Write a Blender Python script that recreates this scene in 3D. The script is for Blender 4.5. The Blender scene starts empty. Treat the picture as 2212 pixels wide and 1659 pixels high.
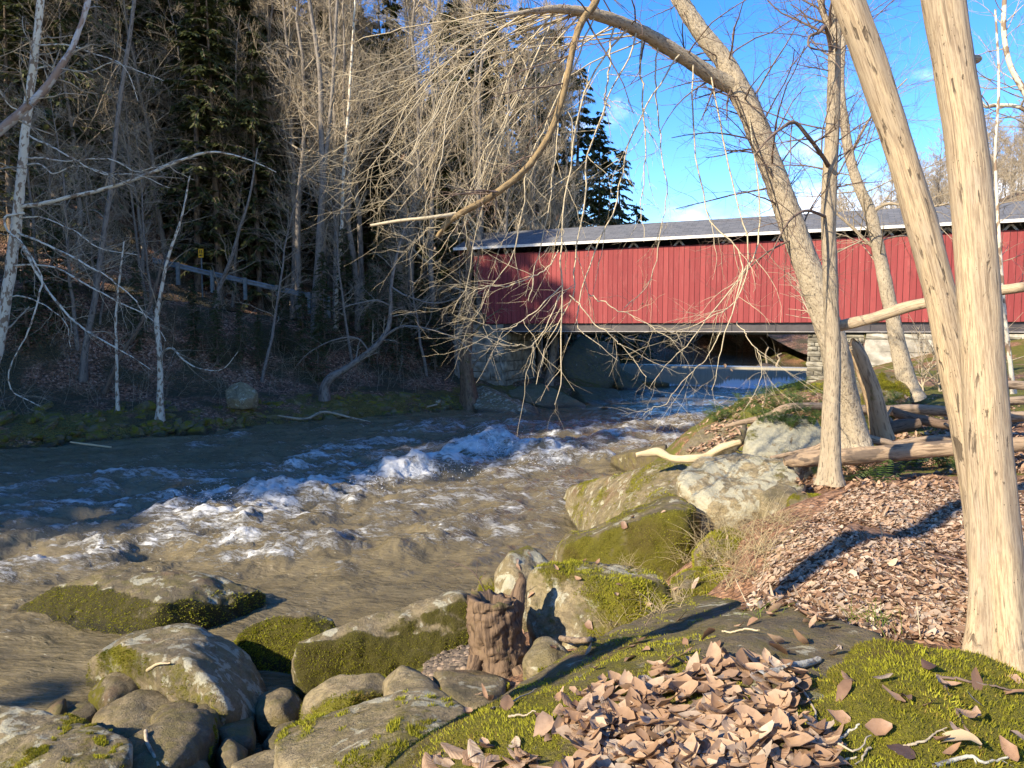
import bpy, bmesh, math, random
import numpy as np
from mathutils import Vector, Matrix
from mathutils.bvhtree import BVHTree

C = bpy.context.scene.collection
scene = bpy.context.scene
R = np.random.default_rng(11)
random.seed(5)

# ------------------------------------------------------------------ camera
EYE = 4.2
F0, U0, V0 = 1579.0, 1106.0, 829.5          # focal length and centre in a 2212 x 1659 frame
PITCH = math.atan((V0 - 711.0) / F0)
cam = bpy.data.cameras.new('camera')
cam.sensor_width = 36.0
cam.lens = 36.0 * F0 / 2212.0
cam.clip_start, cam.clip_end = 0.1, 2000.0
cam_o = bpy.data.objects.new('camera', cam)
cam_o.location = (0, 0, EYE)
cam_o.rotation_euler = (math.pi / 2 - PITCH, 0, 0)
C.objects.link(cam_o)
scene.camera = cam_o

# ------------------------------------------------------------------ sun, sky, exposure
SUN_AZ = np.array([-0.80, -0.60])           # towards the sun, on the ground
SUN_EL = math.radians(30)
world = bpy.data.worlds.new('World')
scene.world = world
world.use_nodes = True
wn = world.node_tree
wn.nodes.clear()
w_out = wn.nodes.new('ShaderNodeOutputWorld')
w_bg = wn.nodes.new('ShaderNodeBackground')
w_sky = wn.nodes.new('ShaderNodeTexSky')
w_sky.sky_type = 'NISHITA'
w_sky.sun_disc = False
w_sky.sun_elevation = SUN_EL
w_sky.sun_rotation = math.atan2(SUN_AZ[0], SUN_AZ[1]) % (2 * math.pi)
w_sky.altitude = 300
w_sky.air_density = 1.0
w_sky.dust_density = 0.1
w_sky.ozone_density = 3.0
w_bg.inputs['Strength'].default_value = 0.15
w_hsv = wn.nodes.new('ShaderNodeHueSaturation')
w_hsv.inputs['Saturation'].default_value = 1.34
w_hsv.inputs['Hue'].default_value = 0.512
w_hsv.inputs['Value'].default_value = 0.78
wn.links.new(w_sky.outputs[0], w_hsv.inputs['Color'])
w_tc = wn.nodes.new('ShaderNodeTexCoord')
w_map = wn.nodes.new('ShaderNodeMapping')
w_map.inputs['Scale'].default_value = (2.2, 2.2, 5.0)
w_map.inputs['Location'].default_value = (1.15, 0.6, 0.3)
w_n = wn.nodes.new('ShaderNodeTexNoise')
w_n.inputs['Scale'].default_value = 1.6
w_n.inputs['Detail'].default_value = 9
w_n.inputs['Roughness'].default_value = 0.56
wn.links.new(w_tc.outputs['Generated'], w_map.inputs[0])
wn.links.new(w_map.outputs[0], w_n.inputs['Vector'])
w_sep = wn.nodes.new('ShaderNodeSeparateXYZ')
wn.links.new(w_tc.outputs['Generated'], w_sep.inputs[0])
# clouds gather low over the horizon and thin out overhead
w_lo = wn.nodes.new('ShaderNodeMapRange')
w_lo.inputs['From Min'].default_value = 0.42
w_lo.inputs['From Max'].default_value = 0.10
w_lo.inputs['To Min'].default_value = -0.12
w_lo.inputs['To Max'].default_value = 0.09
wn.links.new(w_sep.outputs[2], w_lo.inputs['Value'])
w_add = wn.nodes.new('ShaderNodeMath'); w_add.operation = 'ADD'
wn.links.new(w_n.outputs[0], w_add.inputs[0])
wn.links.new(w_lo.outputs[0], w_add.inputs[1])
w_r = wn.nodes.new('ShaderNodeMapRange')
w_r.interpolation_type = 'SMOOTHSTEP'
w_r.inputs['From Min'].default_value = 0.52
w_r.inputs['From Max'].default_value = 0.70
w_r.inputs['To Max'].default_value = 0.85
wn.links.new(w_add.outputs[0], w_r.inputs['Value'])
w_mix = wn.nodes.new('ShaderNodeMix'); w_mix.data_type = 'RGBA'
w_mix.inputs['B'].default_value = (5.6, 5.9, 6.5, 1)
wn.links.new(w_r.outputs[0], w_mix.inputs['Factor'])
wn.links.new(w_hsv.outputs[0], w_mix.inputs['A'])
wn.links.new(w_mix.outputs['Result'], w_bg.inputs['Color'])
wn.links.new(w_bg.outputs[0], w_out.inputs[0])

sun = bpy.data.lights.new('sun', 'SUN')
sun.energy = 3.9
sun.angle = math.radians(0.53)
sun.color = (1.0, 0.88, 0.70)
sun_o = bpy.data.objects.new('sun', sun)
sd = Vector((SUN_AZ[0] * math.cos(SUN_EL), SUN_AZ[1] * math.cos(SUN_EL), math.sin(SUN_EL)))
sun_o.rotation_euler = sd.to_track_quat('Z', 'Y').to_euler()
sun_o.location = (-30, -20, 40)
C.objects.link(sun_o)

vs = scene.view_settings
vs.view_transform = 'Standard'
vs.look = 'None'
vs.gamma = 1.0
vs.use_curve_mapping = False
vs.exposure = 1.56
scene.cycles.max_bounces = 5
scene.cycles.diffuse_bounces = 3
scene.cycles.glossy_bounces = 2
scene.cycles.transparent_max_bounces = 4
scene.cycles.use_denoising = True

# ------------------------------------------------------------------ numeric helpers
cp, sp = math.cos(PITCH), math.sin(PITCH)


def ray(u, v):
    a, b = (u - U0) / F0, (V0 - v) / F0
    return np.array([a, cp + b * sp, -sp + b * cp])


def w(u, v, Y):
    """point seen along (u, v) at world distance Y"""
    d = ray(u, v)
    return np.array([0, 0, EYE]) + d * (Y / d[1])


def g(u, v, z):
    """point seen along (u, v) at world height z"""
    d = ray(u, v)
    return np.array([0, 0, EYE]) + d * ((z - EYE) / d[2])


_pr = np.random.default_rng(3)
_perm = np.concatenate([_pr.permutation(256)] * 3).astype(np.int32)
_grad = _pr.normal(size=(256, 3))
_grad /= np.linalg.norm(_grad, axis=1)[:, None]


def pn(p):
    """vectorised gradient noise, about -0.7..0.7"""
    p = np.asarray(p, dtype=np.float64)
    i = np.floor(p).astype(np.int64)
    f = p - i
    i &= 255
    s = f * f * f * (f * (f * 6 - 15) + 10)
    out = 0
    for dx in (0, 1):
        wx = s[..., 0] if dx else 1 - s[..., 0]
        for dy in (0, 1):
            wy = s[..., 1] if dy else 1 - s[..., 1]
            for dz in (0, 1):
                wz = s[..., 2] if dz else 1 - s[..., 2]
                h = _perm[(_perm[(_perm[(i[..., 0] + dx) & 255] + i[..., 1] + dy) & 255] + i[..., 2] + dz) & 255]
                gr = _grad[h]
                out = out + wx * wy * wz * (gr[..., 0] * (f[..., 0] - dx) + gr[..., 1] * (f[..., 1] - dy) + gr[..., 2] * (f[..., 2] - dz))
    return out


def fbm(p, octaves=4, gain=0.5, lac=2.03):
    p = np.asarray(p, dtype=np.float64)
    a, out = 1.0, 0
    for k in range(octaves):
        out = out + a * pn(p + 17.3 * k)
        p = p * lac
        a *= gain
    return out


def norm(a):
    return a / np.maximum(np.linalg.norm(a, axis=-1, keepdims=True), 1e-9)


def sstep(a, b, x):
    t = np.clip((x - a) / (b - a), 0, 1)
    return t * t * (3 - 2 * t)


# ------------------------------------------------------------------ mesh and object helpers
def mesh(name, v, quads=None, tris=None, attrs=None, smooth=True):
    v = np.asarray(v, dtype=np.float32)
    me = bpy.data.meshes.new(name)
    me.vertices.add(len(v))
    me.vertices.foreach_set('co', v.ravel())
    idx, starts, n = [], [], 0
    if quads is not None and len(quads):
        q = np.asarray(quads, dtype=np.int32)
        idx.append(q.ravel()); starts.append(np.arange(len(q)) * 4); n += q.size
    if tris is not None and len(tris):
        t = np.asarray(tris, dtype=np.int32)
        idx.append(t.ravel()); starts.append(n + np.arange(len(t)) * 3); n += t.size
    idx = np.concatenate(idx); starts = np.concatenate(starts).astype(np.int32)
    me.loops.add(len(idx))
    me.loops.foreach_set('vertex_index', idx)
    me.polygons.add(len(starts))
    me.polygons.foreach_set('loop_start', starts)
    me.polygons.foreach_set('use_smooth', np.full(len(starts), smooth, dtype=bool))
    for k, a in (attrs or {}).items():
        a = np.asarray(a, dtype=np.float32)
        if a.ndim == 1:
            at = me.attributes.new(k, 'FLOAT', 'POINT')
            at.data.foreach_set('value', a)
        else:
            at = me.attributes.new(k, 'FLOAT_VECTOR', 'POINT')
            at.data.foreach_set('vector', a.ravel())
    me.update(calc_edges=True)
    return me


def obj(name, me, mat, parent=None, loc=None):
    o = bpy.data.objects.new(name, me)
    if mat and not me.materials:
        me.materials.append(mat)
    C.objects.link(o)
    if parent is not None:
        o.parent = parent
    if loc is not None:
        o.location = loc
    return o


def tag(o, label=None, cat=None, group=None, kind=None):
    if label: o['label'] = label
    if cat: o['category'] = cat
    if group: o['group'] = group
    if kind: o['kind'] = kind
    return o


def thing(name, label, cat, loc=(0, 0, 0), group=None):
    o = bpy.data.objects.new(name, None)
    o.empty_display_size = 0.2
    o.location = [float(c) for c in loc]
    C.objects.link(o)
    return tag(o, label, cat, group)


def dup(root, loc, rz=0.0, sc=1.0, label=None, group=None, tilt=(0, 0)):
    r = root.copy()
    C.objects.link(r)
    r.location = [float(c) for c in loc]
    r.rotation_euler = (tilt[0], tilt[1], rz)
    r.scale = (sc, sc, sc) if not isinstance(sc, tuple) else sc
    if label: r['label'] = label
    if group: r['group'] = group
    for ch in root.children:
        c = ch.copy()
        C.objects.link(c)
        c.parent = r
        for gc in ch.children:
            d = gc.copy()
            C.objects.link(d)
            d.parent = c
    return r


class Geo:
    def __init__(s):
        s.v, s.q, s.t, s.b, s.n = [], [], [], [], 0

    def add(s, v, q=None, t=None, b=None):
        v = np.asarray(v, dtype=np.float32).reshape(-1, 3)
        s.v.append(v)
        if q is not None: s.q.append(np.asarray(q).reshape(-1, 4) + s.n)
        if t is not None: s.t.append(np.asarray(t).reshape(-1, 3) + s.n)
        s.b.append(np.asarray(b if b is not None else v, dtype=np.float32).reshape(-1, 3))
        s.n += len(v)

    def tubes(s, P, Rr, S=5):
        v, q, b = tubes(P, Rr, S)
        s.add(v, q, None, b)

    def box(s, lo, hi, M=None):
        x0, y0, z0 = lo; x1, y1, z1 = hi
        v = np.array([[x0, y0, z0], [x1, y0, z0], [x1, y1, z0], [x0, y1, z0], [x0, y0, z1], [x1, y0, z1], [x1, y1, z1], [x0, y1, z1]], float)
        if M is not None:
            v = v @ np.array(M[0]).T + np.array(M[1])
        s.add(v, [[0, 3, 2, 1], [4, 5, 6, 7], [0, 1, 5, 4], [1, 2, 6, 5], [2, 3, 7, 6], [3, 0, 4, 7]])

    def mesh(s, name, origin=(0, 0, 0), smooth=True, extra=None):
        v = np.concatenate(s.v) - np.asarray(origin, dtype=np.float32)
        at = {'bark': np.concatenate(s.b)}
        if extra: at.update(extra)
        return mesh(name, v, np.concatenate(s.q) if s.q else None, np.concatenate(s.t) if s.t else None, at, smooth)

    def obj(s, name, mat, parent=None, origin=(0, 0, 0), smooth=True):
        return obj(name, s.mesh(name, origin, smooth), mat, parent)


def tubes(P, Rr, S):
    """P (N,K,3) centre lines, Rr (N,K) radii -> verts, quads, bark coordinates (straightened)"""
    P = np.asarray(P, float); Rr = np.asarray(Rr, float)
    N, K, _ = P.shape
    T = norm(np.gradient(P, axis=1))
    md = norm(P[:, -1] - P[:, 0])
    ref = np.where(np.abs(md[:, 2:3]) < 0.75, np.array([[0, 0, 1.0]]), np.array([[0.0, 1, 0.05]]))
    n1 = norm(np.cross(T, ref[:, None, :]))
    n2 = np.cross(T, n1)
    a = np.arange(S) * 2 * math.pi / S
    ca, sa = np.cos(a), np.sin(a)
    ring = ca[None, None, :, None] * n1[:, :, None, :] + sa[None, None, :, None] * n2[:, :, None, :]
    v = P[:, :, None, :] + Rr[:, :, None, None] * ring
    L = np.concatenate([np.zeros((N, 1)), np.cumsum(np.linalg.norm(np.diff(P, axis=1), axis=2), axis=1)], axis=1)
    off = (np.arange(N) * 3.7)[:, None, None]
    b = np.stack([np.broadcast_to(Rr[:, :, None] * ca, (N, K, S)) + off, np.broadcast_to(Rr[:, :, None] * sa, (N, K, S)), np.broadcast_to(L[:, :, None], (N, K, S))], axis=-1)
    i = (np.arange(N)[:, None, None] * K + np.arange(K - 1)[None, :, None]) * S
    j = np.arange(S)[None, None, :]
    j2 = (j + 1) % S
    q = np.stack([i + j, i + j2, i + S + j2, i + S + j], axis=-1).reshape(-1, 4)
    return v.reshape(-1, 3), q, b.reshape(-1, 3)


def spline(pts, n):
    """Catmull-Rom through rows of pts -> n rows"""
    p = np.asarray(pts, float)
    p = np.vstack([2 * p[0] - p[1], p, 2 * p[-1] - p[-2]])
    m = len(p) - 3
    t = np.linspace(0, m - 1e-6, n)
    i = t.astype(int); f = (t - i)[:, None]
    a, b, c, d = p[i], p[i + 1], p[i + 2], p[i + 3]
    return 0.5 * (2 * b + (c - a) * f + (2 * a - 5 * b + 4 * c - d) * f ** 2 + (3 * b - a - 3 * c + d) * f ** 3)


def grow(start, dirs, length, K, jit, trop, rng):
    p = np.array(start, float); d = norm(np.array(dirs, float))
    out = [p]
    trop = np.asarray(trop, float)
    for k in range(K - 1):
        d = norm(d + jit * rng.normal(size=d.shape) + trop)
        p = p + d * (length / (K - 1))[:, None]
        out.append(p)
    return np.stack(out, axis=1)


def spawn(P, Rr, n, rng, t0=0.2, t1=1.0, a0=35, a1=65, bias=None):
    """n children for each parent line: start points, directions, parent radius, parent t"""
    N, K, _ = P.shape
    i = np.repeat(np.arange(N), n)
    t = rng.uniform(t0, t1, size=len(i))
    x = t * (K - 1) - 1e-6
    k = np.clip(x.astype(int), 0, K - 2); f = (x - k)[:, None]
    s = P[i, k] * (1 - f) + P[i, k + 1] * f
    T = norm(P[i, k + 1] - P[i, k])
    r = Rr[i, k] * (1 - f[:, 0]) + Rr[i, k + 1] * f[:, 0]
    h = rng.normal(size=s.shape)
    if bias is not None:
        h = h + np.asarray(bias)
    h = norm(h - (h * T).sum(1, keepdims=True) * T)
    a = np.radians(rng.uniform(a0, a1, size=len(i)))[:, None]
    return s, np.cos(a) * T + np.sin(a) * h, r, t, i


def taper(r0, K, tip=0.25):
    return r0[:, None] * np.linspace(1, tip, K)[None, :]

# ------------------------------------------------------------------ materials
def nodes(name):
    m = bpy.data.materials.new(name)
    m.use_nodes = True
    nt = m.node_tree
    b = nt.nodes['Principled BSDF']
    b.inputs['Specular IOR Level'].default_value = 0.3
    return m, nt, b


def put(nt, sock, val):
    if hasattr(val, 'is_output'):
        nt.links.new(val, sock)
    elif isinstance(val, tuple) and len(val) == 3 and sock.type == 'RGBA':
        sock.default_value = (*val, 1)
    else:
        sock.default_value = val


def attr(nt, name, kind='GEOMETRY', out='Fac'):
    n = nt.nodes.new('ShaderNodeAttribute')
    n.attribute_type = kind
    n.attribute_name = name
    return n.outputs[out]


def noise(nt, vec, scale, detail=4, rough=0.55, dist=0.0):
    n = nt.nodes.new('ShaderNodeTexNoise')
    put(nt, n.inputs['Vector'], vec)
    n.inputs['Scale'].default_value = scale
    n.inputs['Detail'].default_value = detail
    n.inputs['Roughness'].default_value = rough
    n.inputs['Distortion'].default_value = dist
    return n.outputs[0]


def voro(nt, vec, scale, feature='F1', out='Distance'):
    n = nt.nodes.new('ShaderNodeTexVoronoi')
    n.feature = feature
    put(nt, n.inputs['Vector'], vec)
    n.inputs['Scale'].default_value = scale
    return n.outputs[out]


def mapping(nt, vec, scale=(1, 1, 1), rot=(0, 0, 0)):
    n = nt.nodes.new('ShaderNodeMapping')
    put(nt, n.inputs[0], vec)
    n.inputs['Scale'].default_value = scale
    n.inputs['Rotation'].default_value = rot
    return n.outputs[0]


def rng_(nt, val, a, b, c=0.0, d=1.0):
    n = nt.nodes.new('ShaderNodeMapRange')
    n.interpolation_type = 'SMOOTHSTEP'
    put(nt, n.inputs['Value'], val)
    for k, x in zip(('From Min', 'From Max', 'To Min', 'To Max'), (a, b, c, d)):
        n.inputs[k].default_value = x
    return n.outputs[0]


def op(nt, kind, a, b=0.0):
    n = nt.nodes.new('ShaderNodeMath')
    n.operation = kind
    put(nt, n.inputs[0], a); put(nt, n.inputs[1], b)
    return n.outputs[0]


def mix(nt, fac, a, b):
    n = nt.nodes.new('ShaderNodeMix')
    n.data_type = 'RGBA'
    put(nt, n.inputs['Factor'], fac); put(nt, n.inputs['A'], a); put(nt, n.inputs['B'], b)
    return n.outputs['Result']


def ramp(nt, fac, stops):
    n = nt.nodes.new('ShaderNodeValToRGB')
    put(nt, n.inputs[0], fac)
    e = n.color_ramp.elements
    while len(e) < len(stops): e.new(0.5)
    for el, (p, c) in zip(e, stops):
        el.position = p
        el.color = (*c, 1)
    return n.outputs[0]


def bump(nt, b, h, strength=0.5, dist=0.02, prev=None):
    n = nt.nodes.new('ShaderNodeBump')
    put(nt, n.inputs['Height'], h)
    n.inputs['Strength'].default_value = strength
    n.inputs['Distance'].default_value = dist
    if prev is not None: nt.links.new(prev, n.inputs['Normal'])
    nt.links.new(n.outputs[0], b.inputs['Normal'])
    return n.outputs[0]


def coords(nt, kind='Object'):
    return nt.nodes.new('ShaderNodeTexCoord').outputs[kind]


def worldpos(nt):
    return nt.nodes.new('ShaderNodeNewGeometry').outputs['Position']


def m_rock_():
    m, nt, b = nodes('river_rock')
    p = worldpos(nt)
    tone = attr(nt, 'tone', 'OBJECT')
    lich = attr(nt, 'lichen', 'OBJECT')
    n1 = noise(nt, p, 3.0, 8, 0.62)
    n2 = noise(nt, p, 22, 6, 0.7)
    dark = mix(nt, n1, (0.048, 0.037, 0.020), (0.17, 0.130, 0.070))
    pale = mix(nt, n1, (0.20, 0.150, 0.076), (0.44, 0.355, 0.200))
    base = mix(nt, tone, dark, pale)
    base = mix(nt, rng_(nt, noise(nt, mapping(nt, p, (1, 1, 2.6), (0.35, 0.25, 0)), 7, 8, 0.75, 0.6), 0.47, 0.58, 0, 0.45), base, (0.060, 0.046, 0.026))
    base = mix(nt, rng_(nt, n2, 0.45, 0.70, 0, 0.65), base, (0.05, 0.042, 0.028))
    base = mix(nt, rng_(nt, noise(nt, p, 11, 7, 0.75), 0.54, 0.68, 0, 0.6), base, mix(nt, tone, (0.22, 0.19, 0.13), (0.50, 0.44, 0.31)))
    rust = rng_(nt, noise(nt, p, 1.3, 3), 0.58, 0.72, 0, 0.5)
    base = mix(nt, rust, base, (0.17, 0.085, 0.04))
    film = rng_(nt, noise(nt, p, 5.5, 8, 0.68, 0.4), 0.44, 0.60, 0, 0.75)
    film = op(nt, 'MULTIPLY', film, op(nt, 'SUBTRACT', 1.30, tone))
    base = mix(nt, film, base, mix(nt, n2, (0.080, 0.068, 0.018), (0.19, 0.155, 0.048)))
    # crusts of pale lichen: irregular patches with hard rims
    lp = noise(nt, p, 4.2, 7, 0.66, 0.6)
    lm = rng_(nt, op(nt, 'ADD', lp, op(nt, 'MULTIPLY', lich, 0.40)), 0.66, 0.71)
    base = mix(nt, rng_(nt, noise(nt, p, 1.9, 7, 0.7, 0.5), 0.50, 0.66, 0, 0.7), base, mix(nt, n2, (0.030, 0.025, 0.016), (0.10, 0.085, 0.05)))
    base = mix(nt, op(nt, 'MULTIPLY', lm, 0.72), base, mix(nt, n2, (0.27, 0.26, 0.17), (0.56, 0.53, 0.39)))
    # moss where the mesh says so, frayed by fine noise
    mo = op(nt, 'ADD', attr(nt, 'moss'), op(nt, 'MULTIPLY', op(nt, 'SUBTRACT', noise(nt, p, 14, 6, 0.7), 0.5), 0.9))
    mm = rng_(nt, mo, 0.37, 0.66)
    mcol = mix(nt, noise(nt, p, 9, 6, 0.7), (0.06, 0.058, 0.006), (0.27, 0.235, 0.018))
    mcol = mix(nt, rng_(nt, noise(nt, p, 2.1, 3), 0.5, 0.7, 0, 0.6), mcol, (0.10, 0.062, 0.02))
    mcol = mix(nt, attr(nt, 'darkmoss', 'OBJECT'), mcol, mix(nt, noise(nt, p, 7, 6, 0.7), (0.020, 0.020, 0.006), (0.095, 0.078, 0.018)))  # darker moss colour per rock, partly painting in shade on its front
    col = mix(nt, mm, base, mcol)
    sz = nt.nodes.new('ShaderNodeSeparateXYZ'); nt.links.new(p, sz.inputs[0])
    wet = rng_(nt, op(nt, 'ADD', sz.outputs[2], op(nt, 'MULTIPLY', op(nt, 'SUBTRACT', n1, 0.5), 0.25)), 0.10, 0.22, 0.75, 0)      # dark wet foot at the waterline
    col = mix(nt, wet, col, (0.022, 0.019, 0.013))
    put(nt, b.inputs['Base Color'], col)
    put(nt, b.inputs['Roughness'], op(nt, 'SUBTRACT', op(nt, 'ADD', op(nt, 'MULTIPLY', mm, 0.2), 0.74), op(nt, 'MULTIPLY', wet, 0.5)))
    h = op(nt, 'ADD', op(nt, 'MULTIPLY', n2, 0.5), op(nt, 'MULTIPLY', noise(nt, p, 75, 4, 0.7), op(nt, 'ADD', op(nt, 'MULTIPLY', mm, 0.9), 0.35)))
    h = op(nt, 'ADD', h, op(nt, 'MULTIPLY', noise(nt, p, 8, 6, 0.65), 0.8))
    bump(nt, b, h, 0.9, 0.045)
    return m


def m_bark_(name, c1, c2, c3, zs=0.18, scale=30.0, strength=0.8, crack=0.0, dist=0.02, moss=0.0, patch=None):
    """bark on straightened coordinates: c1..c2 body, c3 in the cracks"""
    m, nt, b = nodes(name)
    p = mapping(nt, attr(nt, 'bark', out='Vector'), (1, 1, zs))
    n1 = noise(nt, p, scale, 7, 0.65, 0.3)
    n2 = noise(nt, attr(nt, 'bark', out='Vector'), scale * 0.16, 5, 0.6)
    col = mix(nt, n2, c1, c2)
    cr = rng_(nt, n1, 0.38 + crack, 0.50 + crack, 1, 0)
    col = mix(nt, op(nt, 'MULTIPLY', cr, 0.8), col, c3)
    if patch:
        pm = rng_(nt, noise(nt, mapping(nt, attr(nt, 'bark', out='Vector'), (1, 1, 0.5)), patch[1], 4, 0.5), 0.5, 0.56)
        col = mix(nt, pm, col, patch[0])
    if moss:
        mm = rng_(nt, op(nt, 'ADD', noise(nt, worldpos(nt), 3.0, 5), moss), 0.6, 0.75)
        col = mix(nt, mm, col, (0.10, 0.10, 0.015))
    put(nt, b.inputs['Base Color'], col)
    b.inputs['Roughness'].default_value = 0.85
    bump(nt, b, n1, strength, dist)
    return m


def m_dead_(name, scar):
    """barkless weathered trunk: long grain, grey and ochre bands, dark flecks"""
    m, nt, b = nodes(name)
    q = attr(nt, 'bark', out='Vector')
    grain = noise(nt, mapping(nt, q, (1, 1, 0.05)), 150, 6, 0.75)
    split = rng_(nt, noise(nt, mapping(nt, q, (1, 1, 0.03)), 60, 3, 0.6, 0.3), 0.60, 0.66)
    band = noise(nt, mapping(nt, q, (1, 1, 0.16)), 9, 5, 0.6, 0.4)
    col = mix(nt, rng_(nt, band, 0.36, 0.64), (0.36, 0.285, 0.19), (0.49, 0.375, 0.225))
    col = mix(nt, rng_(nt, noise(nt, mapping(nt, q, (1, 1, 0.3)), 5, 4), 0.50, 0.68, 0, 0.7), col, (0.36, 0.305, 0.24))
    col = mix(nt, rng_(nt, grain, 0.40, 0.56, 0.7, 0), col, (0.20, 0.14, 0.085))
    col = mix(nt, op(nt, 'MULTIPLY', split, 0.6), col, (0.10, 0.07, 0.045))
    fl = noise(nt, mapping(nt, q, (1, 1, 0.22)), 34, 5, 0.6, 0.5)
    fm = op(nt, 'MULTIPLY', rng_(nt, fl, 0.60, 0.66), rng_(nt, noise(nt, q, 3.0, 3), 0.62 - scar * 0.35, 0.72 - scar * 0.35))
    col = mix(nt, op(nt, 'MULTIPLY', fm, 0.85), col, (0.075, 0.055, 0.036))
    pit = rng_(nt, voro(nt, mapping(nt, q, (1, 1, 0.6)), 60), 0.10, 0.16, 1, 0)
    col = mix(nt, op(nt, 'MULTIPLY', pit, rng_(nt, noise(nt, q, 7, 2), 0.5, 0.6, 0, 0.8)), col, (0.07, 0.05, 0.03))
    put(nt, b.inputs['Base Color'], col)
    b.inputs['Roughness'].default_value = 0.8
    h = op(nt, 'SUBTRACT', op(nt, 'ADD', op(nt, 'MULTIPLY', grain, 0.7), band), op(nt, 'MULTIPLY', fm, 0.8))
    bump(nt, b, h, 0.7, 0.014)
    return m


def m_plain_(name, c1, c2, scale=6.0, rough=0.8, spec=0.3, bmp=0.0, stretch=(1, 1, 1), kind='Object'):
    m, nt, b = nodes(name)
    p = mapping(nt, worldpos(nt) if kind == 'W' else coords(nt, kind), stretch)
    n = noise(nt, p, scale, 6, 0.6)
    put(nt, b.inputs['Base Color'], mix(nt, rng_(nt, n, 0.3, 0.7), c1, c2))
    b.inputs['Roughness'].default_value = rough
    b.inputs['Specular IOR Level'].default_value = spec
    if bmp: bump(nt, b, n, bmp, 0.01)
    return m


def m_leaf_(name, stops, trans=0.25, rough=0.6, veins=False):
    m, nt, b = nodes(name)
    oi = nt.nodes.new('ShaderNodeObjectInfo').outputs['Random']
    t = op(nt, 'FRACT', op(nt, 'ADD', attr(nt, 'tint'), oi))
    col = ramp(nt, t, stops)
    n = noise(nt, coords(nt), 40, 3)
    col = mix(nt, rng_(nt, n, 0.35, 0.75, 0, 0.35), col, stops[0][1])
    col = mix(nt, op(nt, 'MULTIPLY', attr(nt, 'rib'), 0.55), col, stops[0][1])
    vein = op(nt, 'SINE', op(nt, 'MULTIPLY', attr(nt, 'vein'), 6.283))
    col = mix(nt, rng_(nt, vein, 0.2, 1.0, 0, 0.14), col, stops[0][1])
    if veins: bump(nt, b, vein, 0.25, 0.002)
    put(nt, b.inputs['Base Color'], col)
    b.inputs['Roughness'].default_value = rough
    tr = nt.nodes.new('ShaderNodeBsdfTranslucent')
    nt.links.new(col, tr.inputs[0])
    mx = nt.nodes.new('ShaderNodeMixShader')
    mx.inputs[0].default_value = trans
    nt.links.new(b.outputs[0], mx.inputs[1]); nt.links.new(tr.outputs[0], mx.inputs[2])
    nt.links.new(mx.outputs[0], nt.nodes['Material Output'].inputs['Surface'])
    return m


def m_ground_():
    m, nt, b = nodes('leafy_ground')
    p = worldpos(nt)
    v = voro(nt, p, 24, 'F1', 'Color')
    s = nt.nodes.new('ShaderNodeSeparateColor'); nt.links.new(v, s.inputs[0])
    leaf = ramp(nt, s.outputs[0], [(0.0, (0.09, 0.045, 0.022)), (0.5, (0.22, 0.115, 0.06)), (1.0, (0.36, 0.21, 0.12))])
    mo = op(nt, 'ADD', attr(nt, 'moss'), op(nt, 'MULTIPLY', op(nt, 'SUBTRACT', noise(nt, p, 6, 6, 0.7), 0.5), 1.2))
    mm = rng_(nt, mo, 0.45, 0.6)
    mcol = mix(nt, noise(nt, p, 7, 5), (0.05, 0.05, 0.01), (0.17, 0.16, 0.02))
    put(nt, b.inputs['Base Color'], mix(nt, mm, leaf, mcol))
    b.inputs['Roughness'].default_value = 0.95
    bump(nt, b, op(nt, 'ADD', voro(nt, p, 24), noise(nt, p, 30, 4)), 0.9, 0.03)
    return m


def m_hill_():
    m, nt, b = nodes('wooded_hillside')
    p = worldpos(nt)
    v = voro(nt, p, 12, 'F1', 'Color')
    s = nt.nodes.new('ShaderNodeSeparateColor'); nt.links.new(v, s.inputs[0])
    leaf = ramp(nt, s.outputs[0], [(0.0, (0.07, 0.038, 0.020)), (0.5, (0.19, 0.095, 0.052)), (0.85, (0.33, 0.175, 0.105)), (1.0, (0.48, 0.31, 0.21))])
    leaf = mix(nt, rng_(nt, noise(nt, p, 0.5, 5), 0.42, 0.6), leaf, (0.075, 0.060, 0.028))
    mm = rng_(nt, op(nt, 'ADD', attr(nt, 'moss'), op(nt, 'MULTIPLY', op(nt, 'SUBTRACT', noise(nt, p, 1.2, 7, 0.7), 0.5), 1.4)), 0.42, 0.62)
    mcol = mix(nt, noise(nt, p, 3, 6), (0.055, 0.047, 0.013), (0.22, 0.165, 0.034))
    put(nt, b.inputs['Base Color'], mix(nt, mm, leaf, mcol))
    b.inputs['Roughness'].default_value = 0.95
    bump(nt, b, op(nt, 'ADD', voro(nt, p, 12), noise(nt, p, 5, 6)), 1.0, 0.12)
    return m


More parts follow.
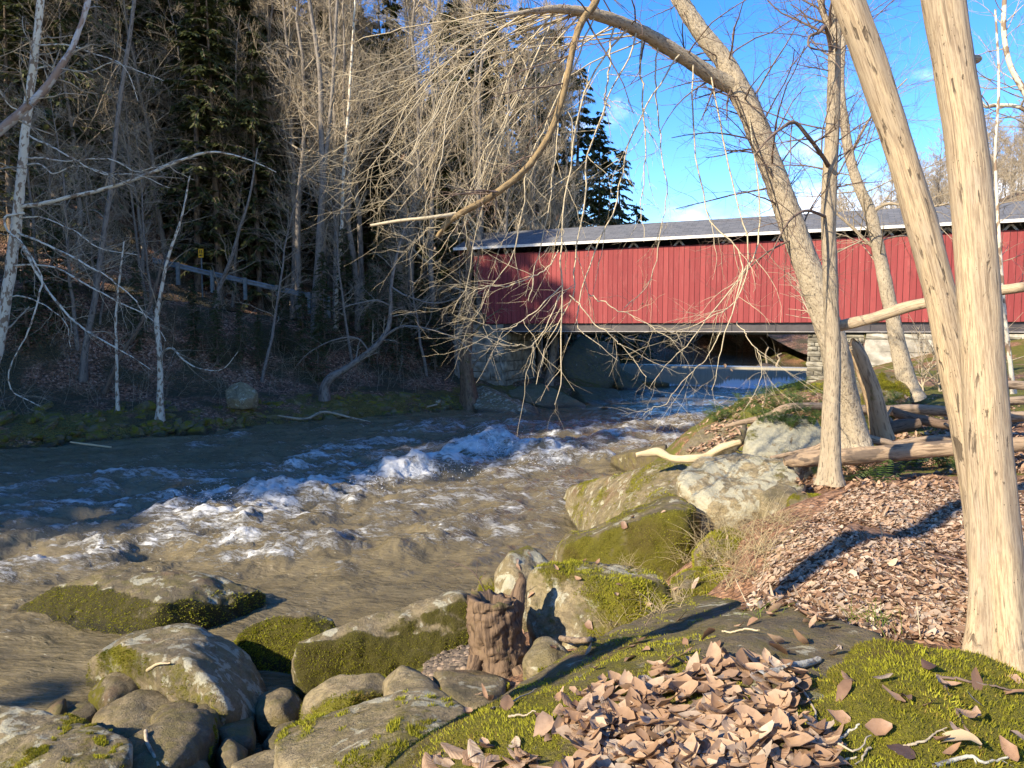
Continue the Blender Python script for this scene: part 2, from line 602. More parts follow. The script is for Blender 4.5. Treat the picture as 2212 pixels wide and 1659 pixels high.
def m_water_(name, foam=True, base=(0.122, 0.097, 0.050)):
    m, nt, b = nodes(name)
    p = worldpos(nt)
    fl = mapping(nt, p, (0.40, 1.35, 1), (0, 0, -math.radians(24)))   # stretched along the current
    n1 = noise(nt, fl, 2.2, 6, 0.6, 0.8)
    n2 = noise(nt, fl, 9, 5, 0.6, 0.5)
    col = mix(nt, rng_(nt, n1, 0.35, 0.65), base, tuple(c * 1.35 for c in base))
    b.inputs['IOR'].default_value = 1.40
    b.inputs['Specular IOR Level'].default_value = 0.5
    if foam:
        fa = attr(nt, 'foam')
        patch = op(nt, 'SUBTRACT', noise(nt, fl, 1.5, 4, 0.6, 0.8), 0.5)
        lace = op(nt, 'ADD', op(nt, 'SUBTRACT', noise(nt, fl, 5.0, 8, 0.70, 1.6), 0.5), op(nt, 'MULTIPLY', patch, 0.7))
        lace2 = op(nt, 'SUBTRACT', noise(nt, fl, 26, 6, 0.75, 1.0), 0.5)
        lace = op(nt, 'ADD', lace, op(nt, 'MULTIPLY', lace2, 0.7))
        fm = rng_(nt, op(nt, 'ADD', fa, op(nt, 'MULTIPLY', lace, 1.9)), 0.50, 0.98)
        fleck = op(nt, 'MULTIPLY', rng_(nt, noise(nt, fl, 15, 5, 0.75, 1.5), 0.62, 0.70), rng_(nt, op(nt, 'ADD', patch, op(nt, 'MULTIPLY', fa, 0.6)), -0.02, 0.22, 0, 0.8))
        fm = op(nt, 'MAXIMUM', fm, fleck)
        fcol = mix(nt, n2, (0.36, 0.34, 0.27), (0.72, 0.72, 0.69))
        col = mix(nt, fm, col, fcol)
        put(nt, b.inputs['Roughness'], op(nt, 'ADD', op(nt, 'MULTIPLY', fm, 0.6), 0.055))
    else:
        b.inputs['Roughness'].default_value = 0.08
    put(nt, b.inputs['Base Color'], col)
    h = op(nt, 'ADD', n1, op(nt, 'MULTIPLY', n2, 0.40))
    if foam: h = op(nt, 'ADD', h, op(nt, 'MULTIPLY', fm, 0.35))
    bump(nt, b, h, 0.8 if foam else 0.15, 0.16 if foam else 0.05)
    return m


ROCK = m_rock_()
GROUND = m_ground_()
HILL = m_hill_()
WATER = m_water_('rapids_water')
POND = m_water_('mill_pond_water', False, (0.075, 0.065, 0.04))
DEADWOOD = m_dead_('barkless_wood', 0.50)
BARK_ROUGH = m_bark_('rough_flaky_bark', (0.28, 0.22, 0.145), (0.50, 0.42, 0.29), (0.09, 0.065, 0.042), 0.36, 52, 1.0, -0.02, 0.03)
BARK_FINE = m_bark_('fine_ridged_bark', (0.24, 0.19, 0.125), (0.43, 0.35, 0.235), (0.08, 0.06, 0.04), 0.13, 85, 1.0, -0.02, 0.02)
BARK_GREY = m_bark_('grey_bark', (0.13, 0.108, 0.085), (0.25, 0.215, 0.17), (0.05, 0.04, 0.03), 0.3, 14, 0.7)
BARK_BROWN = m_bark_('brown_bark', (0.10, 0.07, 0.048), (0.2, 0.15, 0.1), (0.03, 0.022, 0.016), 0.2, 12, 0.9)
SYCAMORE = m_bark_('mottled_pale_bark', (0.46, 0.41, 0.30), (0.66, 0.60, 0.46), (0.28, 0.22, 0.14), 0.6, 7, 0.3, -0.1, 0.02, 0.0, ((0.22, 0.155, 0.10), 9.0))
TWIG_PALE = m_bark_('pale_twig_bark', (0.36, 0.29, 0.18), (0.54, 0.46, 0.30), (0.16, 0.11, 0.05), 0.4, 30, 0.4, -0.05)
TWIG_TAN = m_bark_('tan_twig_bark', (0.30, 0.24, 0.16), (0.46, 0.38, 0.26), (0.12, 0.09, 0.06), 0.4, 10, 0.3)
TWIG_GREY = m_bark_('grey_twig_bark', (0.22, 0.175, 0.115), (0.38, 0.31, 0.21), (0.07, 0.055, 0.04), 0.4, 10, 0.3)
TWIG_DARK = m_bark_('dark_twig_bark', (0.11, 0.075, 0.055), (0.20, 0.14, 0.10), (0.04, 0.03, 0.02), 0.4, 30, 0.4)
LOGWOOD = m_bark_('weathered_log_wood', (0.20, 0.14, 0.09), (0.38, 0.28, 0.18), (0.06, 0.04, 0.025), 0.1, 40, 0.9, 0.0, 0.02)
PALEWOOD = m_bark_('pale_stick_wood', (0.42, 0.32, 0.18), (0.58, 0.47, 0.28), (0.2, 0.13, 0.07), 0.08, 40, 0.6, -0.05, 0.015)
STUMPWOOD = m_bark_('rotten_stump_wood', (0.10, 0.064, 0.037), (0.235, 0.155, 0.09), (0.045, 0.028, 0.018), 0.12, 26, 1.0, 0.02, 0.03, 0.04)
HEMLOCK = m_leaf_('hemlock_needles', [(0.0, (0.030, 0.043, 0.014)), (0.6, (0.064, 0.080, 0.024)), (1.0, (0.13, 0.13, 0.040))], 0.3, 0.6)
LEAF = m_leaf_('dry_leaf', [(0.0, (0.16, 0.095, 0.055)), (0.15, (0.31, 0.185, 0.10)), (0.45, (0.43, 0.28, 0.165)), (0.7, (0.50, 0.35, 0.22)), (0.84, (0.36, 0.285, 0.21)), (1.0, (0.62, 0.49, 0.34))], 0.25, 0.5, True)
LEAF_WET = m_leaf_('leaf_litter', [(0.0, (0.11, 0.062, 0.036)), (0.25, (0.29, 0.170, 0.098)), (0.5, (0.41, 0.26, 0.155)), (0.72, (0.49, 0.34, 0.22)), (0.85, (0.34, 0.27, 0.20)), (1.0, (0.62, 0.49, 0.35))], 0.2, 0.5)
MOSS = m_leaf_('moss_tuft', [(0.0, (0.13, 0.12, 0.010)), (0.5, (0.29, 0.28, 0.018)), (0.85, (0.42, 0.41, 0.03)), (1.0, (0.27, 0.17, 0.04))], 0.35, 0.8)
FERN = m_leaf_('fern_frond', [(0.0, (0.045, 0.085, 0.015)), (0.6, (0.085, 0.14, 0.025)), (1.0, (0.14, 0.17, 0.04))], 0.3, 0.5)
DRYGRASS = m_leaf_('dry_grass', [(0.0, (0.28, 0.21, 0.10)), (0.6, (0.44, 0.35, 0.19)), (1.0, (0.58, 0.48, 0.28))], 0.25, 0.7)
STONE = m_plain_('abutment_stone', (0.12, 0.105, 0.075), (0.30, 0.27, 0.20), 2.2, 0.9, 0.2, 0.9, kind='W')
STONE_PALE = m_plain_('pale_wall_stone', (0.20, 0.18, 0.14), (0.42, 0.385, 0.31), 2.0, 0.9, 0.2, 0.9, kind='W')
MORTAR = m_plain_('mortar_core', (0.05, 0.045, 0.036), (0.09, 0.08, 0.06), 3.0, 0.95)
def m_red_():
    m, nt, b = nodes('red_barn_paint')
    p = worldpos(nt)
    rnd = nt.nodes.new('ShaderNodeObjectInfo').outputs['Random']
    n = noise(nt, mapping(nt, p, (5, 5, 0.5)), 1.6, 6, 0.65)
    col = mix(nt, rnd, (0.185, 0.029, 0.028), (0.250, 0.046, 0.042))
    col = mix(nt, rng_(nt, n, 0.5, 0.72, 0, 0.55), col, (0.29, 0.080, 0.070))       # chalky faded streaks
    col = mix(nt, rng_(nt, noise(nt, mapping(nt, p, (2, 2, 0.7)), 2.2, 5), 0.56, 0.74, 0, 0.5), col, (0.13, 0.026, 0.024))
    put(nt, b.inputs['Base Color'], col)
    b.inputs['Roughness'].default_value = 0.75
    bump(nt, b, n, 0.2, 0.01)
    return m


RED = m_red_()
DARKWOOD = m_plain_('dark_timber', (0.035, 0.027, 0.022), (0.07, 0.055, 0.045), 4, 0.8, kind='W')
STEEL = m_plain_('dark_painted_steel', (0.035, 0.028, 0.027), (0.06, 0.05, 0.048), 3, 0.45, 0.5, kind='W')
FLANGE = m_plain_('worn_steel_flange', (0.26, 0.235, 0.21), (0.38, 0.35, 0.32), 3, 0.5, 0.5, kind='W')
FASCIA = m_plain_('weathered_white_fascia', (0.55, 0.52, 0.45), (0.74, 0.71, 0.63), 2.5, 0.7, 0.3, 0.2, (3, 3, 1), 'W')
GUARD = m_plain_('galvanised_steel', (0.06, 0.075, 0.08), (0.13, 0.155, 0.165), 3, 0.4, 0.5, kind='W')
POSTWOOD = m_plain_('weathered_post', (0.10, 0.12, 0.115), (0.18, 0.2, 0.19), 6, 0.8, kind='W')
YELLOW = m_plain_('yellow_sign_paint', (0.80, 0.38, 0.01), (0.86, 0.44, 0.02), 5, 0.45, 0.4)
BLACK = m_plain_('black_sign_paint', (0.02, 0.02, 0.02), (0.03, 0.03, 0.03), 5, 0.5)
PEBBLE = m_leaf_('pebbles', [(0.0, (0.05, 0.04, 0.03)), (0.6, (0.13, 0.10, 0.072)), (1.0, (0.30, 0.22, 0.15))], 0.0, 0.8)
ROAD = m_plain_('road_asphalt', (0.045, 0.042, 0.04), (0.075, 0.07, 0.065), 4, 0.9, kind='W')


def m_roof_():
    m, nt, b = nodes('grey_roof_shingle')
    p = worldpos(nt)
    uv = attr(nt, 'bark', out='Vector')
    n = noise(nt, p, 3, 6, 0.6)
    wv = nt.nodes.new('ShaderNodeTexBrick')
    put(nt, wv.inputs['Vector'], uv)
    wv.inputs['Scale'].default_value = 1.0
    wv.inputs['Brick Width'].default_value = 0.5
    wv.inputs['Row Height'].default_value = 0.19
    wv.inputs['Mortar Size'].default_value = 0.012
    wv.inputs['Color1'].default_value = (0.095, 0.097, 0.10, 1)
    wv.inputs['Color2'].default_value = (0.14, 0.142, 0.146, 1)
    wv.inputs['Mortar'].default_value = (0.045, 0.045, 0.047, 1)
    put(nt, b.inputs['Base Color'], mix(nt, rng_(nt, n, 0.4, 0.7, 0, 0.5), wv.outputs[0], (0.16, 0.155, 0.15)))
    b.inputs['Roughness'].default_value = 0.85
    bump(nt, b, wv.outputs['Fac'], -0.4, 0.02)
    return m


ROOF = m_roof_()


def m_weir_():
    m, nt, b = nodes('weir_water')
    p = attr(nt, 'bark', out='Vector')      # x along the crest, z down the fall
    st = noise(nt, mapping(nt, p, (3.5, 1, 0.35)), 2.5, 6, 0.65)
    fo = rng_(nt, op(nt, 'ADD', attr(nt, 'foam'), op(nt, 'MULTIPLY', op(nt, 'SUBTRACT', st, 0.5), 1.1)), 0.4, 0.75)
    col = mix(nt, fo, mix(nt, st, (0.20, 0.175, 0.115), (0.40, 0.36, 0.26)), (0.78, 0.80, 0.82))
    put(nt, b.inputs['Base Color'], col)
    put(nt, b.inputs['Roughness'], op(nt, 'ADD', op(nt, 'MULTIPLY', fo, 0.5), 0.12))
    b.inputs['IOR'].default_value = 1.33
    bump(nt, b, st, 0.3, 0.05)
    return m


WEIR = m_weir_()

# ------------------------------------------------------------------ terrain
def grid_mesh(name, X, Y, Z, mat, attrs=None):
    ny, nx = X.shape
    v = np.stack([X, Y, Z], axis=-1).reshape(-1, 3)
    i = np.arange(ny - 1)[:, None] * nx + np.arange(nx - 1)[None, :]
    q = np.stack([i, i + 1, i + nx + 1, i + nx], axis=-1).reshape(-1, 4)
    return mesh(name, v, q, None, attrs)


class TPS:
    def __init__(s, pts, lam=0.02):
        p = np.array(pts, float)
        s.c = p[:, :2]
        n = len(p)
        K = s.k(s.c) + lam * np.eye(n)
        Pm = np.hstack([np.ones((n, 1)), s.c])
        A = np.block([[K, Pm], [Pm.T, np.zeros((3, 3))]])
        sol = np.linalg.solve(A, np.concatenate([p[:, 2], np.zeros(3)]))
        s.w, s.a = sol[:n], sol[n:]

    def k(s, q):
        d2 = ((q[:, None, :] - s.c[None, :, :]) ** 2).sum(-1)
        return 0.5 * d2 * np.log(d2 + 1e-9)

    def __call__(s, x, y):
        q = np.stack([np.ravel(x), np.ravel(y)], axis=-1)
        out = np.concatenate([s.k(q[i:i + 20000]) @ s.w + s.a[0] + q[i:i + 20000] @ s.a[1:] for i in range(0, len(q), 20000)])
        return out.reshape(np.shape(x))


bank_pts = [w(1750, 1395, 3.6), w(2090, 1395, 3.7), w(1700, 1250, 4.8), w(1650, 1165, 5.7), w(1900, 1150, 5.8), w(2090, 1180, 5.4),
            w(1800, 1062, 7.8), w(2080, 1042, 8.0), w(1960, 855, 15), w(2150, 855, 15), w(1740, 850, 16.5),
            w(1560, 885, 15.2), w(1480, 950, 14.4), w(950, 1430, 6.8), w(1620, 1290, 4.9)]
bank_pts = [tuple(p) for p in bank_pts] + [
    (0, -1, 2.5), (0, 1, 2.42), (3, 0, 2.7), (2.0, 2.2, 2.5), (6, 0, 2.9), (6, 6, 2.75), (-3, -1, 2.0), (-1.6, 2.6, 1.5), (-4, 2, 0.9), (-7, 2, 0.2), (-9, -2, 0.9), (-12, 3.6, -0.4), (-20, -1.5, -0.4), (-30, -11, -0.4), (-40, -20, -0.5), (-52, -30, -0.5), (-20, -5, 1.0), (-28, -14, 1.2), (-20, -20, 2.5), (-44, -30, 1.0), (-14, 7, -1.6), (-30, -2, -1.6), (-45, -42, 2.5), (0, -40, 4), (30, -40, 5),
    (-3.5, 6.3, 0.0), (-1.5, 6.8, 0.5), (-5.5, 5.5, -0.1), (-2.4, 4.8, 0.9), (-0.4, 5.0, 1.4), (0.6, 6.9, 1.3), (1.3, 8.2, 1.0), (1.75, 6.5, 1.75), (1.5, 7.3, 1.3), (1.45, 6.1, 1.75), (2.0, 7.6, 1.8), (0.3, 9.5, 0.7), (-0.6, 8.4, 0.5), (1.6, 9.2, 0.95), (2.1, 8.4, 1.45), (2.6, 9.0, 1.55), (3.2, 9.2, 1.8), (3.9, 9.2, 2.1), (2.9, 10.6, 1.5), (3.6, 11.4, 1.6), (4.3, 11.2, 1.8), (4.8, 9.8, 2.2), (5.8, 9.8, 2.22), (6.5, 11.5, 2.3), (5.2, 12, 2.15), (5.2, 8.9, 2.3),
    (-7, 7.5, -0.5), (-4.5, 8.2, -0.5), (-3, 8.6, -0.5), (-1.8, 10.2, -0.5), (0, 13.0, -0.4), (1.6, 16.2, -0.4), (2.9, 19.5, -0.4), (4.4, 23, -0.4), (7, 28, -0.5),
    (10, 33, -0.5), (13.2, 38, -0.4), (17, 46, 0.3), (22, 52, 1.0), (-9, 12, -1.5), (-3, 16, -1.6), (1, 24, -1.6), (6, 34, -1.6), (-9, 5, -0.8), (12, 46, -1.5),
    (1.3, 11.8, 0.5), (2.0, 13.4, 0.5), (2.9, 12.3, 1.3), (4.5, 17.5, 1.8), (6.5, 20, 2.0), (9, 25, 1.9), (12.5, 31, 1.6), (15.5, 34, 2.0),
    (10, 10, 2.9), (16, 15, 3.2), (14, 24, 2.9), (20, 28, 3.2), (25, 31, 4.2), (33, 28, 4.5), (30, 15, 3.8), (30, 0, 3.8), (15, 2, 3.1), (28, 42, 4.2), (38, 52, 5), (30, 60, 4.0), (45, 30, 6)]
bank = TPS(bank_pts)


def ground_z(x, y):
    x, y = np.asarray(x, float), np.asarray(y, float)
    z = bank(x, y)
    p = np.stack([x, y, 0 * x], -1)
    return z + 0.10 * fbm(p * 0.9, 4) * sstep(1.5, 6, y) + 0.02 * fbm(p * 5, 3)


ys = np.concatenate([np.linspace(-45, -5, 20)[:-1], np.linspace(-5, 2.5, 40), 2.5 + (np.linspace(0, 1, 260) ** 1.6) * 62])
xs = np.concatenate([np.linspace(-60, -12, 30)[:-1], np.linspace(-12, 0, 70)[:-1], np.linspace(0, 9, 130)[:-1], 9 + np.linspace(0, 1, 80) ** 1.4 * 45])
X, Y = np.meshgrid(xs, ys)
Z = ground_z(X, Y)
gp = np.stack([X, Y, 0 * X], -1)
gm = 0.15 + 0.9 * fbm(gp * 0.55, 4) + 0.5 * sstep(10, 13, Y) + 0.35 * sstep(1.9, 0.9, Z)
GROUND_ME = grid_mesh('ground', X, Y, Z, GROUND, {'moss': gm.ravel()})
o = obj('ground', GROUND_ME, GROUND)
tag(o, kind='structure')

# the far side of the river: a wooded hillside that follows this shoreline (inland is on its left)
SHORE = np.array([(-150, -95), (-100, -57.5), (-62, -29), (-46, -17), (-39, -6), (-33, 5), (-26, 17), (-17.6, 25.0), (-10, 31.2), (-4.2, 36.2), (-0.6, 39.6), (2.4, 42.0), (4.6, 45.5), (6.6, 50), (8.2, 55), (10, 62), (16, 73), (30, 84), (60, 90), (120, 96)], float)  # unseen downstream stretch bulges out so the hill shades river and bridge
SH = spline(SHORE, 240)


def shore(x, y):
    """signed distance inland and shoreline parameter 0..1"""
    q = np.stack([np.ravel(x), np.ravel(y)], -1)
    D = np.empty(len(q)); S = np.empty(len(q))
    a, b = SH[:-1], SH[1:]
    ab = b - a
    for i in range(0, len(q), 8000):
        pq = q[i:i + 8000, None, :] - a[None]
        t = np.clip((pq * ab).sum(-1) / (ab ** 2).sum(-1), 0, 1)
        dv = pq - t[..., None] * ab
        d = np.sqrt((dv ** 2).sum(-1))
        k = d.argmin(1)
        r = np.arange(len(k))
        cr = ab[k, 0] * pq[r, k, 1] - ab[k, 1] * pq[r, k, 0]
        D[i:i + 8000] = d[r, k] * np.sign(cr)
        S[i:i + 8000] = (k + t[r, k]) / len(a)
    return D.reshape(np.shape(x)), S.reshape(np.shape(x))


def hill_z(x, y, detail=True):
    d, s = shore(x, y)
    low_up = sstep(-6, 15, x) * sstep(55, 68, y)
    # road bench climbs away from the bridge (s about 0.5) to the left
    road = 4.45 + sstep(0.485, 0.26, s) * 4.4
    d0 = 9.0 - 4.0 * sstep(0.42, 0.5, s)
    low = np.interp(d, [-8, -1, 0, 0.6, 2.2, 4.2], [-2.2, -0.5, -0.08, 0.5, 0.95, 1.35])
    up = 1.35 + (road - 1.35) * sstep(4.0, 9.6, d) * 1.0
    z = np.where(d < 4.2, low, up)
    slope = 0.80
    tall = (46 + 40 * sstep(0.45, 0.25, s)) * (1 - 0.85 * low_up)
    over = np.maximum(d - 13.5, 0)
    z = z + tall * (1 - np.exp(-slope * over / tall))
    # upstream of the weir the banks are low
    z = np.where(d < 13.5, z * (1 - 0.2 * sstep(0.66, 0.8, s)), z)
    if detail:
        p = np.stack([x, y, 0 * x], -1)
        z = z + sstep(0.2, 2, d) * (0.28 * fbm(p * 0.8, 4) + 0.10 * np.abs(pn(p * 2.6))) * (1 - 0.8 * (sstep(9.5, 10.2, d) - sstep(12.8, 13.5, d)))
        z = z + sstep(14, 22, d) * 1.1 * fbm(p * 0.13, 3)
    return z


tt = np.linspace(0, 1, 420)
dd = np.concatenate([np.linspace(-5, 6, 60), 6 + np.linspace(0, 1, 80)[1:] ** 1.5 * 95])
k = np.clip((tt * 239).astype(int), 0, 238)
f = (tt * 239 - k)[:, None]
base = SH[k] * (1 - f) + SH[k + 1] * f
tang = norm(np.gradient(base, axis=0))
# smooth the normals so that inland lines do not cross much
for _ in range(60):
    tang[1:-1] = norm(tang[:-2] + 2 * tang[1:-1] + tang[2:])
nrm = np.stack([-tang[:, 1], tang[:, 0]], -1)
hx0, hx1, hy0, hy1 = -130, 120, -70, 150
hx = np.concatenate([np.linspace(-130, -32, 70)[:-1], np.linspace(-32, 14, 260)[:-1], np.linspace(14, 120, 60)])
hy = np.concatenate([np.linspace(-70, 14, 50)[:-1], np.linspace(14, 62, 260)[:-1], np.linspace(62, 150, 70)])
X, Y = np.meshgrid(hx, hy)
D, S = shore(X, Y)
Z = hill_z(X, Y)
hm = 0.50 * sstep(5.0, 1.0, D) + 0.10 + 0.3 * fbm(np.stack([X, Y, 0 * X], -1) * 0.2, 3)
keep = (D > -3).ravel()
ny, nx = X.shape
i = np.arange(ny - 1)[:, None] * nx + np.arange(nx - 1)[None, :]
q = np.stack([i, i + 1, i + nx + 1, i + nx], axis=-1).reshape(-1, 4)
q = q[keep[q].all(1)]
used = np.unique(q)
remap = np.full(nx * ny, -1); remap[used] = np.arange(len(used))
v = np.stack([X, Y, Z], -1).reshape(-1, 3)[used]
HILL_ME = mesh('hillside', v, remap[q], None, {'moss': hm.ravel()[used]})
tag(obj('hillside', HILL_ME, HILL), kind='structure')

# the hill beyond the right end of the bridge
def rhill_z(x, y):
    q = x - 0.38 * y
    p = np.stack([x, y, 0 * x], -1)
    return 2.5 + 46 * (1 - np.exp(-np.maximum(q + 12, 0) * 0.6 / 46)) * sstep(52, 95, y) + 1.5 * fbm(p * 0.05, 3)


X, Y = np.meshgrid(np.linspace(22, 260, 90), np.linspace(48, 300, 90))
tag(obj('far_hill', grid_mesh('far_hill', X, Y, rhill_z(X, Y), HILL, {'moss': np.full(X.size, 0.1)}), HILL), kind='structure')

# road bench on the hillside
kk = np.linspace(0.22, 0.497, 90)
rv, rq = [], []
for i, s in enumerate(kk):
    a = s * 239; j = int(a); fr = a - j
    p0 = SH[j] * (1 - fr) + SH[j + 1] * fr
    jj = int(s * 419)
    for d in (10.2, 12.9):
        xy = p0 + nrm[jj] * d
        rv.append((xy[0], xy[1], float(hill_z(np.array([xy[0]]), np.array([xy[1]]), False)[0]) + 0.12))
    if i: rq.append((2 * i - 2, 2 * i - 1, 2 * i + 1, 2 * i))
tag(obj('road', mesh('road', rv, rq), ROAD), kind='structure')

# ------------------------------------------------------------------ river
FLOW = norm(np.array([-0.86, -0.51]))
ry = 6.0 * np.exp(np.linspace(0, 1, 470) * math.log(57.0 / 6.0))
rx = np.linspace(-1.15, 0.55, 520)
Yw, Xr = np.meshgrid(ry, rx, indexing='ij')
Xw = Xr * Yw * (1 + 0.0 * Yw)
p = np.stack([Xw, Yw], -1)
along = p @ FLOW
across = p @ np.array([-FLOW[1], FLOW[0]])
fp = np.stack([along * 0.55, across * 1.35, 0 * along], -1)
rough = 0.35 + 0.65 * sstep(8.5, 14, Yw) * (1 - 0.75 * sstep(31, 38, Yw))
calm_pool = sstep(36, 44, Yw)
h = 0.20 * fbm(fp * 0.42 + 3.1, 3) + 0.26 * (0.35 - np.abs(fbm(fp * 0.9, 4))) + 0.07 * (0.4 - np.abs(fbm(fp * 2.6 + 7, 3))) + 0.03 * fbm(fp * 4.0, 2)
h = h * rough + 0.02 * fbm(fp * 2.0 + 9, 3) + 0.05 * calm_pool * (0.4 - np.abs(fbm(np.stack([Xw, Yw * 2.2, 0 * Xw], -1) * 0.9, 3)))
foam = np.zeros_like(h)
# how lively the current is: strongest along the main tongue
tong = spline(np.array([g(u, v, 0)[:2] for u, v in ((1560, 905), (1400, 935), (1050, 1000), (560, 1095), (0, 1235), (-250, 1300))]), 40)
en_d = np.full(h.shape, 99.0)
for a_ in tong:
    en_d = np.minimum(en_d, np.sqrt(((p - a_) ** 2).sum(-1)))
energy = np.exp(-(en_d / 5.0) ** 2)
energy = np.maximum(energy, 0.65 * sstep(24, 30, Yw) * (1 - sstep(36, 42, Yw)) * sstep(-12, -3, Xw))
h = h * (0.75 + 1.15 * energy)
# standing waves and crests: polylines in the photo plane laid on the water, width m, height m, foam
crests = [([(1180, 1000), (1060, 985), (985, 1010), (880, 1035)], 0.85, 0.46, 1.25),
          ([(1090, 985), (1060, 978), (1020, 990)], 0.5, 0.36, 1.1),
          ([(1310, 1005), (1240, 1000), (1160, 1010)], 0.7, 0.25, 0.6),
          ([(880, 1035), (760, 1052), (650, 1082), (560, 1090)], 0.75, 0.24, 1.1),
          ([(600, 1100), (500, 1082), (430, 1090), (370, 1112)], 0.75, 0.28, 1.1),
          ([(1230, 985), (1290, 962), (1370, 950)], 0.9, 0.25, 0.45),
          ([(850, 968), (780, 962), (715, 972)], 0.7, 0.22, 0.6),
          ([(520, 948), (450, 960), (380, 985)], 0.6, 0.2, 0.62),
          ([(330, 997), (310, 1000), (285, 1008)], 0.5, 0.16, 0.6),
          ([(990, 928), (945, 932), (905, 938)], 0.8, 0.32, 0.55),
          ([(1110, 935), (1060, 940)], 0.7, 0.2, 0.4),
          ([(1500, 915), (1400, 925), (1280, 925), (1180, 935)], 1.6, 0.10, 0.25),
          ([(1440, 960), (1380, 965), (1330, 985)], 1.1, 0.2, 0.35),
          ([(900, 1075), (760, 1085), (640, 1100), (500, 1130), (300, 1160)], 0.45, 0.06, 0.42),
          ([(760, 1130), (560, 1145), (380, 1170), (200, 1200), (0, 1250)], 0.4, 0.05, 0.40),
          ([(420, 1160), (300, 1185), (200, 1205)], 0.5, 0.04, 0.3),
          ([(200, 1215), (100, 1240), (-40, 1262)], 0.35, 0.08, 0.62),
          ([(560, 1195), (400, 1212), (220, 1240), (60, 1268), (-60, 1285)], 0.22, 0.03, 0.5),
          ([(1120, 1090), (900, 1115), (700, 1130)], 0.4, 0.04, 0.32),
          ([(1290, 1108), (1250, 1120), (1200, 1130)], 0.4, 0.10, 0.55),
          ([(1180, 1158), (1150, 1168), (1120, 1180)], 0.3, 0.14, 0.55),
          ([(700, 1000), (560, 1015), (420, 1040), (200, 1060)], 0.8, 0.08, 0.30),
          ([(250, 1040), (100, 1060), (-40, 1075)], 0.6, 0.08, 0.2),
          ([(150, 1340), (80, 1355), (20, 1375)], 0.35, 0.08, 0.55),
          ([(330, 1362), (270, 1358), (200, 1350)], 0.16, 0.03, 0.45),
          ([(600, 1300), (520, 1320), (440, 1345)], 0.2, 0.02, 0.2),
          ([(930, 880), (860, 890), (780, 905)], 0.6, 0.05, 0.1),
          ([(1130, 893), (1060, 897), (1015, 893)], 0.25, 0.03, 0.5)]
cr_ = np.random.default_rng(17)
for _ in range(110):                      # short choppy crests over the whole channel
    u_, v_ = cr_.uniform(-80, 1480), cr_.uniform(905, 1240)
    q_ = g(u_, v_, 0)
    if v_ < np.interp(u_, [0, 300, 640, 1010, 1480], [1000, 965, 935, 905, 880]) or u_ > np.interp(v_, [900, 1000, 1100, 1240], [1480, 1300, 1200, 1050]): continue
    L_ = cr_.uniform(25, 110); sl = cr_.uniform(-.30, -.02)
    k_ = cr_.random() ** 1.5
    crests.append(([(u_ - L_, v_ - L_ * sl), (u_ - L_ * .3, v_ - cr_.uniform(0, 5)), (u_ + L_ * .4, v_ + L_ * sl * .4), (u_ + L_, v_ + L_ * sl)], cr_.uniform(.18, .5), .04 + .16 * k_, .22 + .45 * k_))
for line, wd, ht, fo in crests:
    a = np.array([g(u, v, 0)[:2] for u, v in line])
    a = spline(a, 24) if len(a) > 2 else np.linspace(a[0], a[-1], 24)
    lo, hi = a.min(0) - 3 * wd - 1, a.max(0) + 3 * wd + 1
    ii = np.nonzero(((p > lo) & (p < hi)).all(-1))
    pp = p[ii]
    wob = fbm(np.stack([pp[:, 0], pp[:, 1], 0 * pp[:, 0] + wd * 9], -1) * 1.3, 3)
    dv = pp[:, None, :] - a[None]
    d = np.sqrt((dv ** 2).sum(-1)); k = d.argmin(1); dm = d.min(1)
    side = ((pp - a[k]) * np.array([0.25, -0.95])).sum(1)        # steeper towards the viewer
    sk = np.where(side > 0, 0.75, 1.35)
    env = np.exp(-(dm / (wd * sk * (1 + 0.5 * wob))) ** 2)
    tear = 1 - 1.6 * np.abs(fbm(np.stack([pp[:, 0], pp[:, 1] * 1.6, 0 * pp[:, 0]], -1) * 2.3, 3))
    h[ii] += ht * 0.70 * env * (0.7 + 0.7 * wob + 0.3 * tear)
    foam[ii] = np.maximum(foam[ii], 0.26 * np.exp(-(dm / (wd * 2.6)) ** 2))
    foam[ii] = np.maximum(foam[ii], 0.70 * fo * np.exp(-(dm / (wd * 1.15 * (1 + 0.6 * wob))) ** 2) * (0.80 + 0.9 * wob))
ch = fbm(fp * 1.7 + 40, 4)
foam = foam * (0.8 + 0.45 * ch) + 0.32 * sstep(0.06, 0.24, h) * rough + 0.25 * ch * rough + 0.03 * rough + 0.13 * energy
foam = foam - 0.5 * calm_pool
h += 0.05 * foam.clip(0, 1) * (0.4 - np.abs(fbm(np.stack([Xw, Yw * 1.5, 0 * Xw], -1) * 4.5, 3)))
attrs = {'foam': foam.ravel()}
RIVER_ME = grid_mesh('river', Xw, Yw, h, WATER, attrs)
tag(obj('river', RIVER_ME, WATER), kind='structure')
# the water goes on outside the detailed stretch, a little lower
edge = mesh('river_beyond', [(-120, -70, -0.35), (14, -70, -0.35), (14, 58, -0.35), (-120, 58, -0.35)], [(0, 1, 2, 3)], None, {'foam': [0, 0, 0, 0]})
tag(obj('river_beyond', edge, WATER), kind='structure')

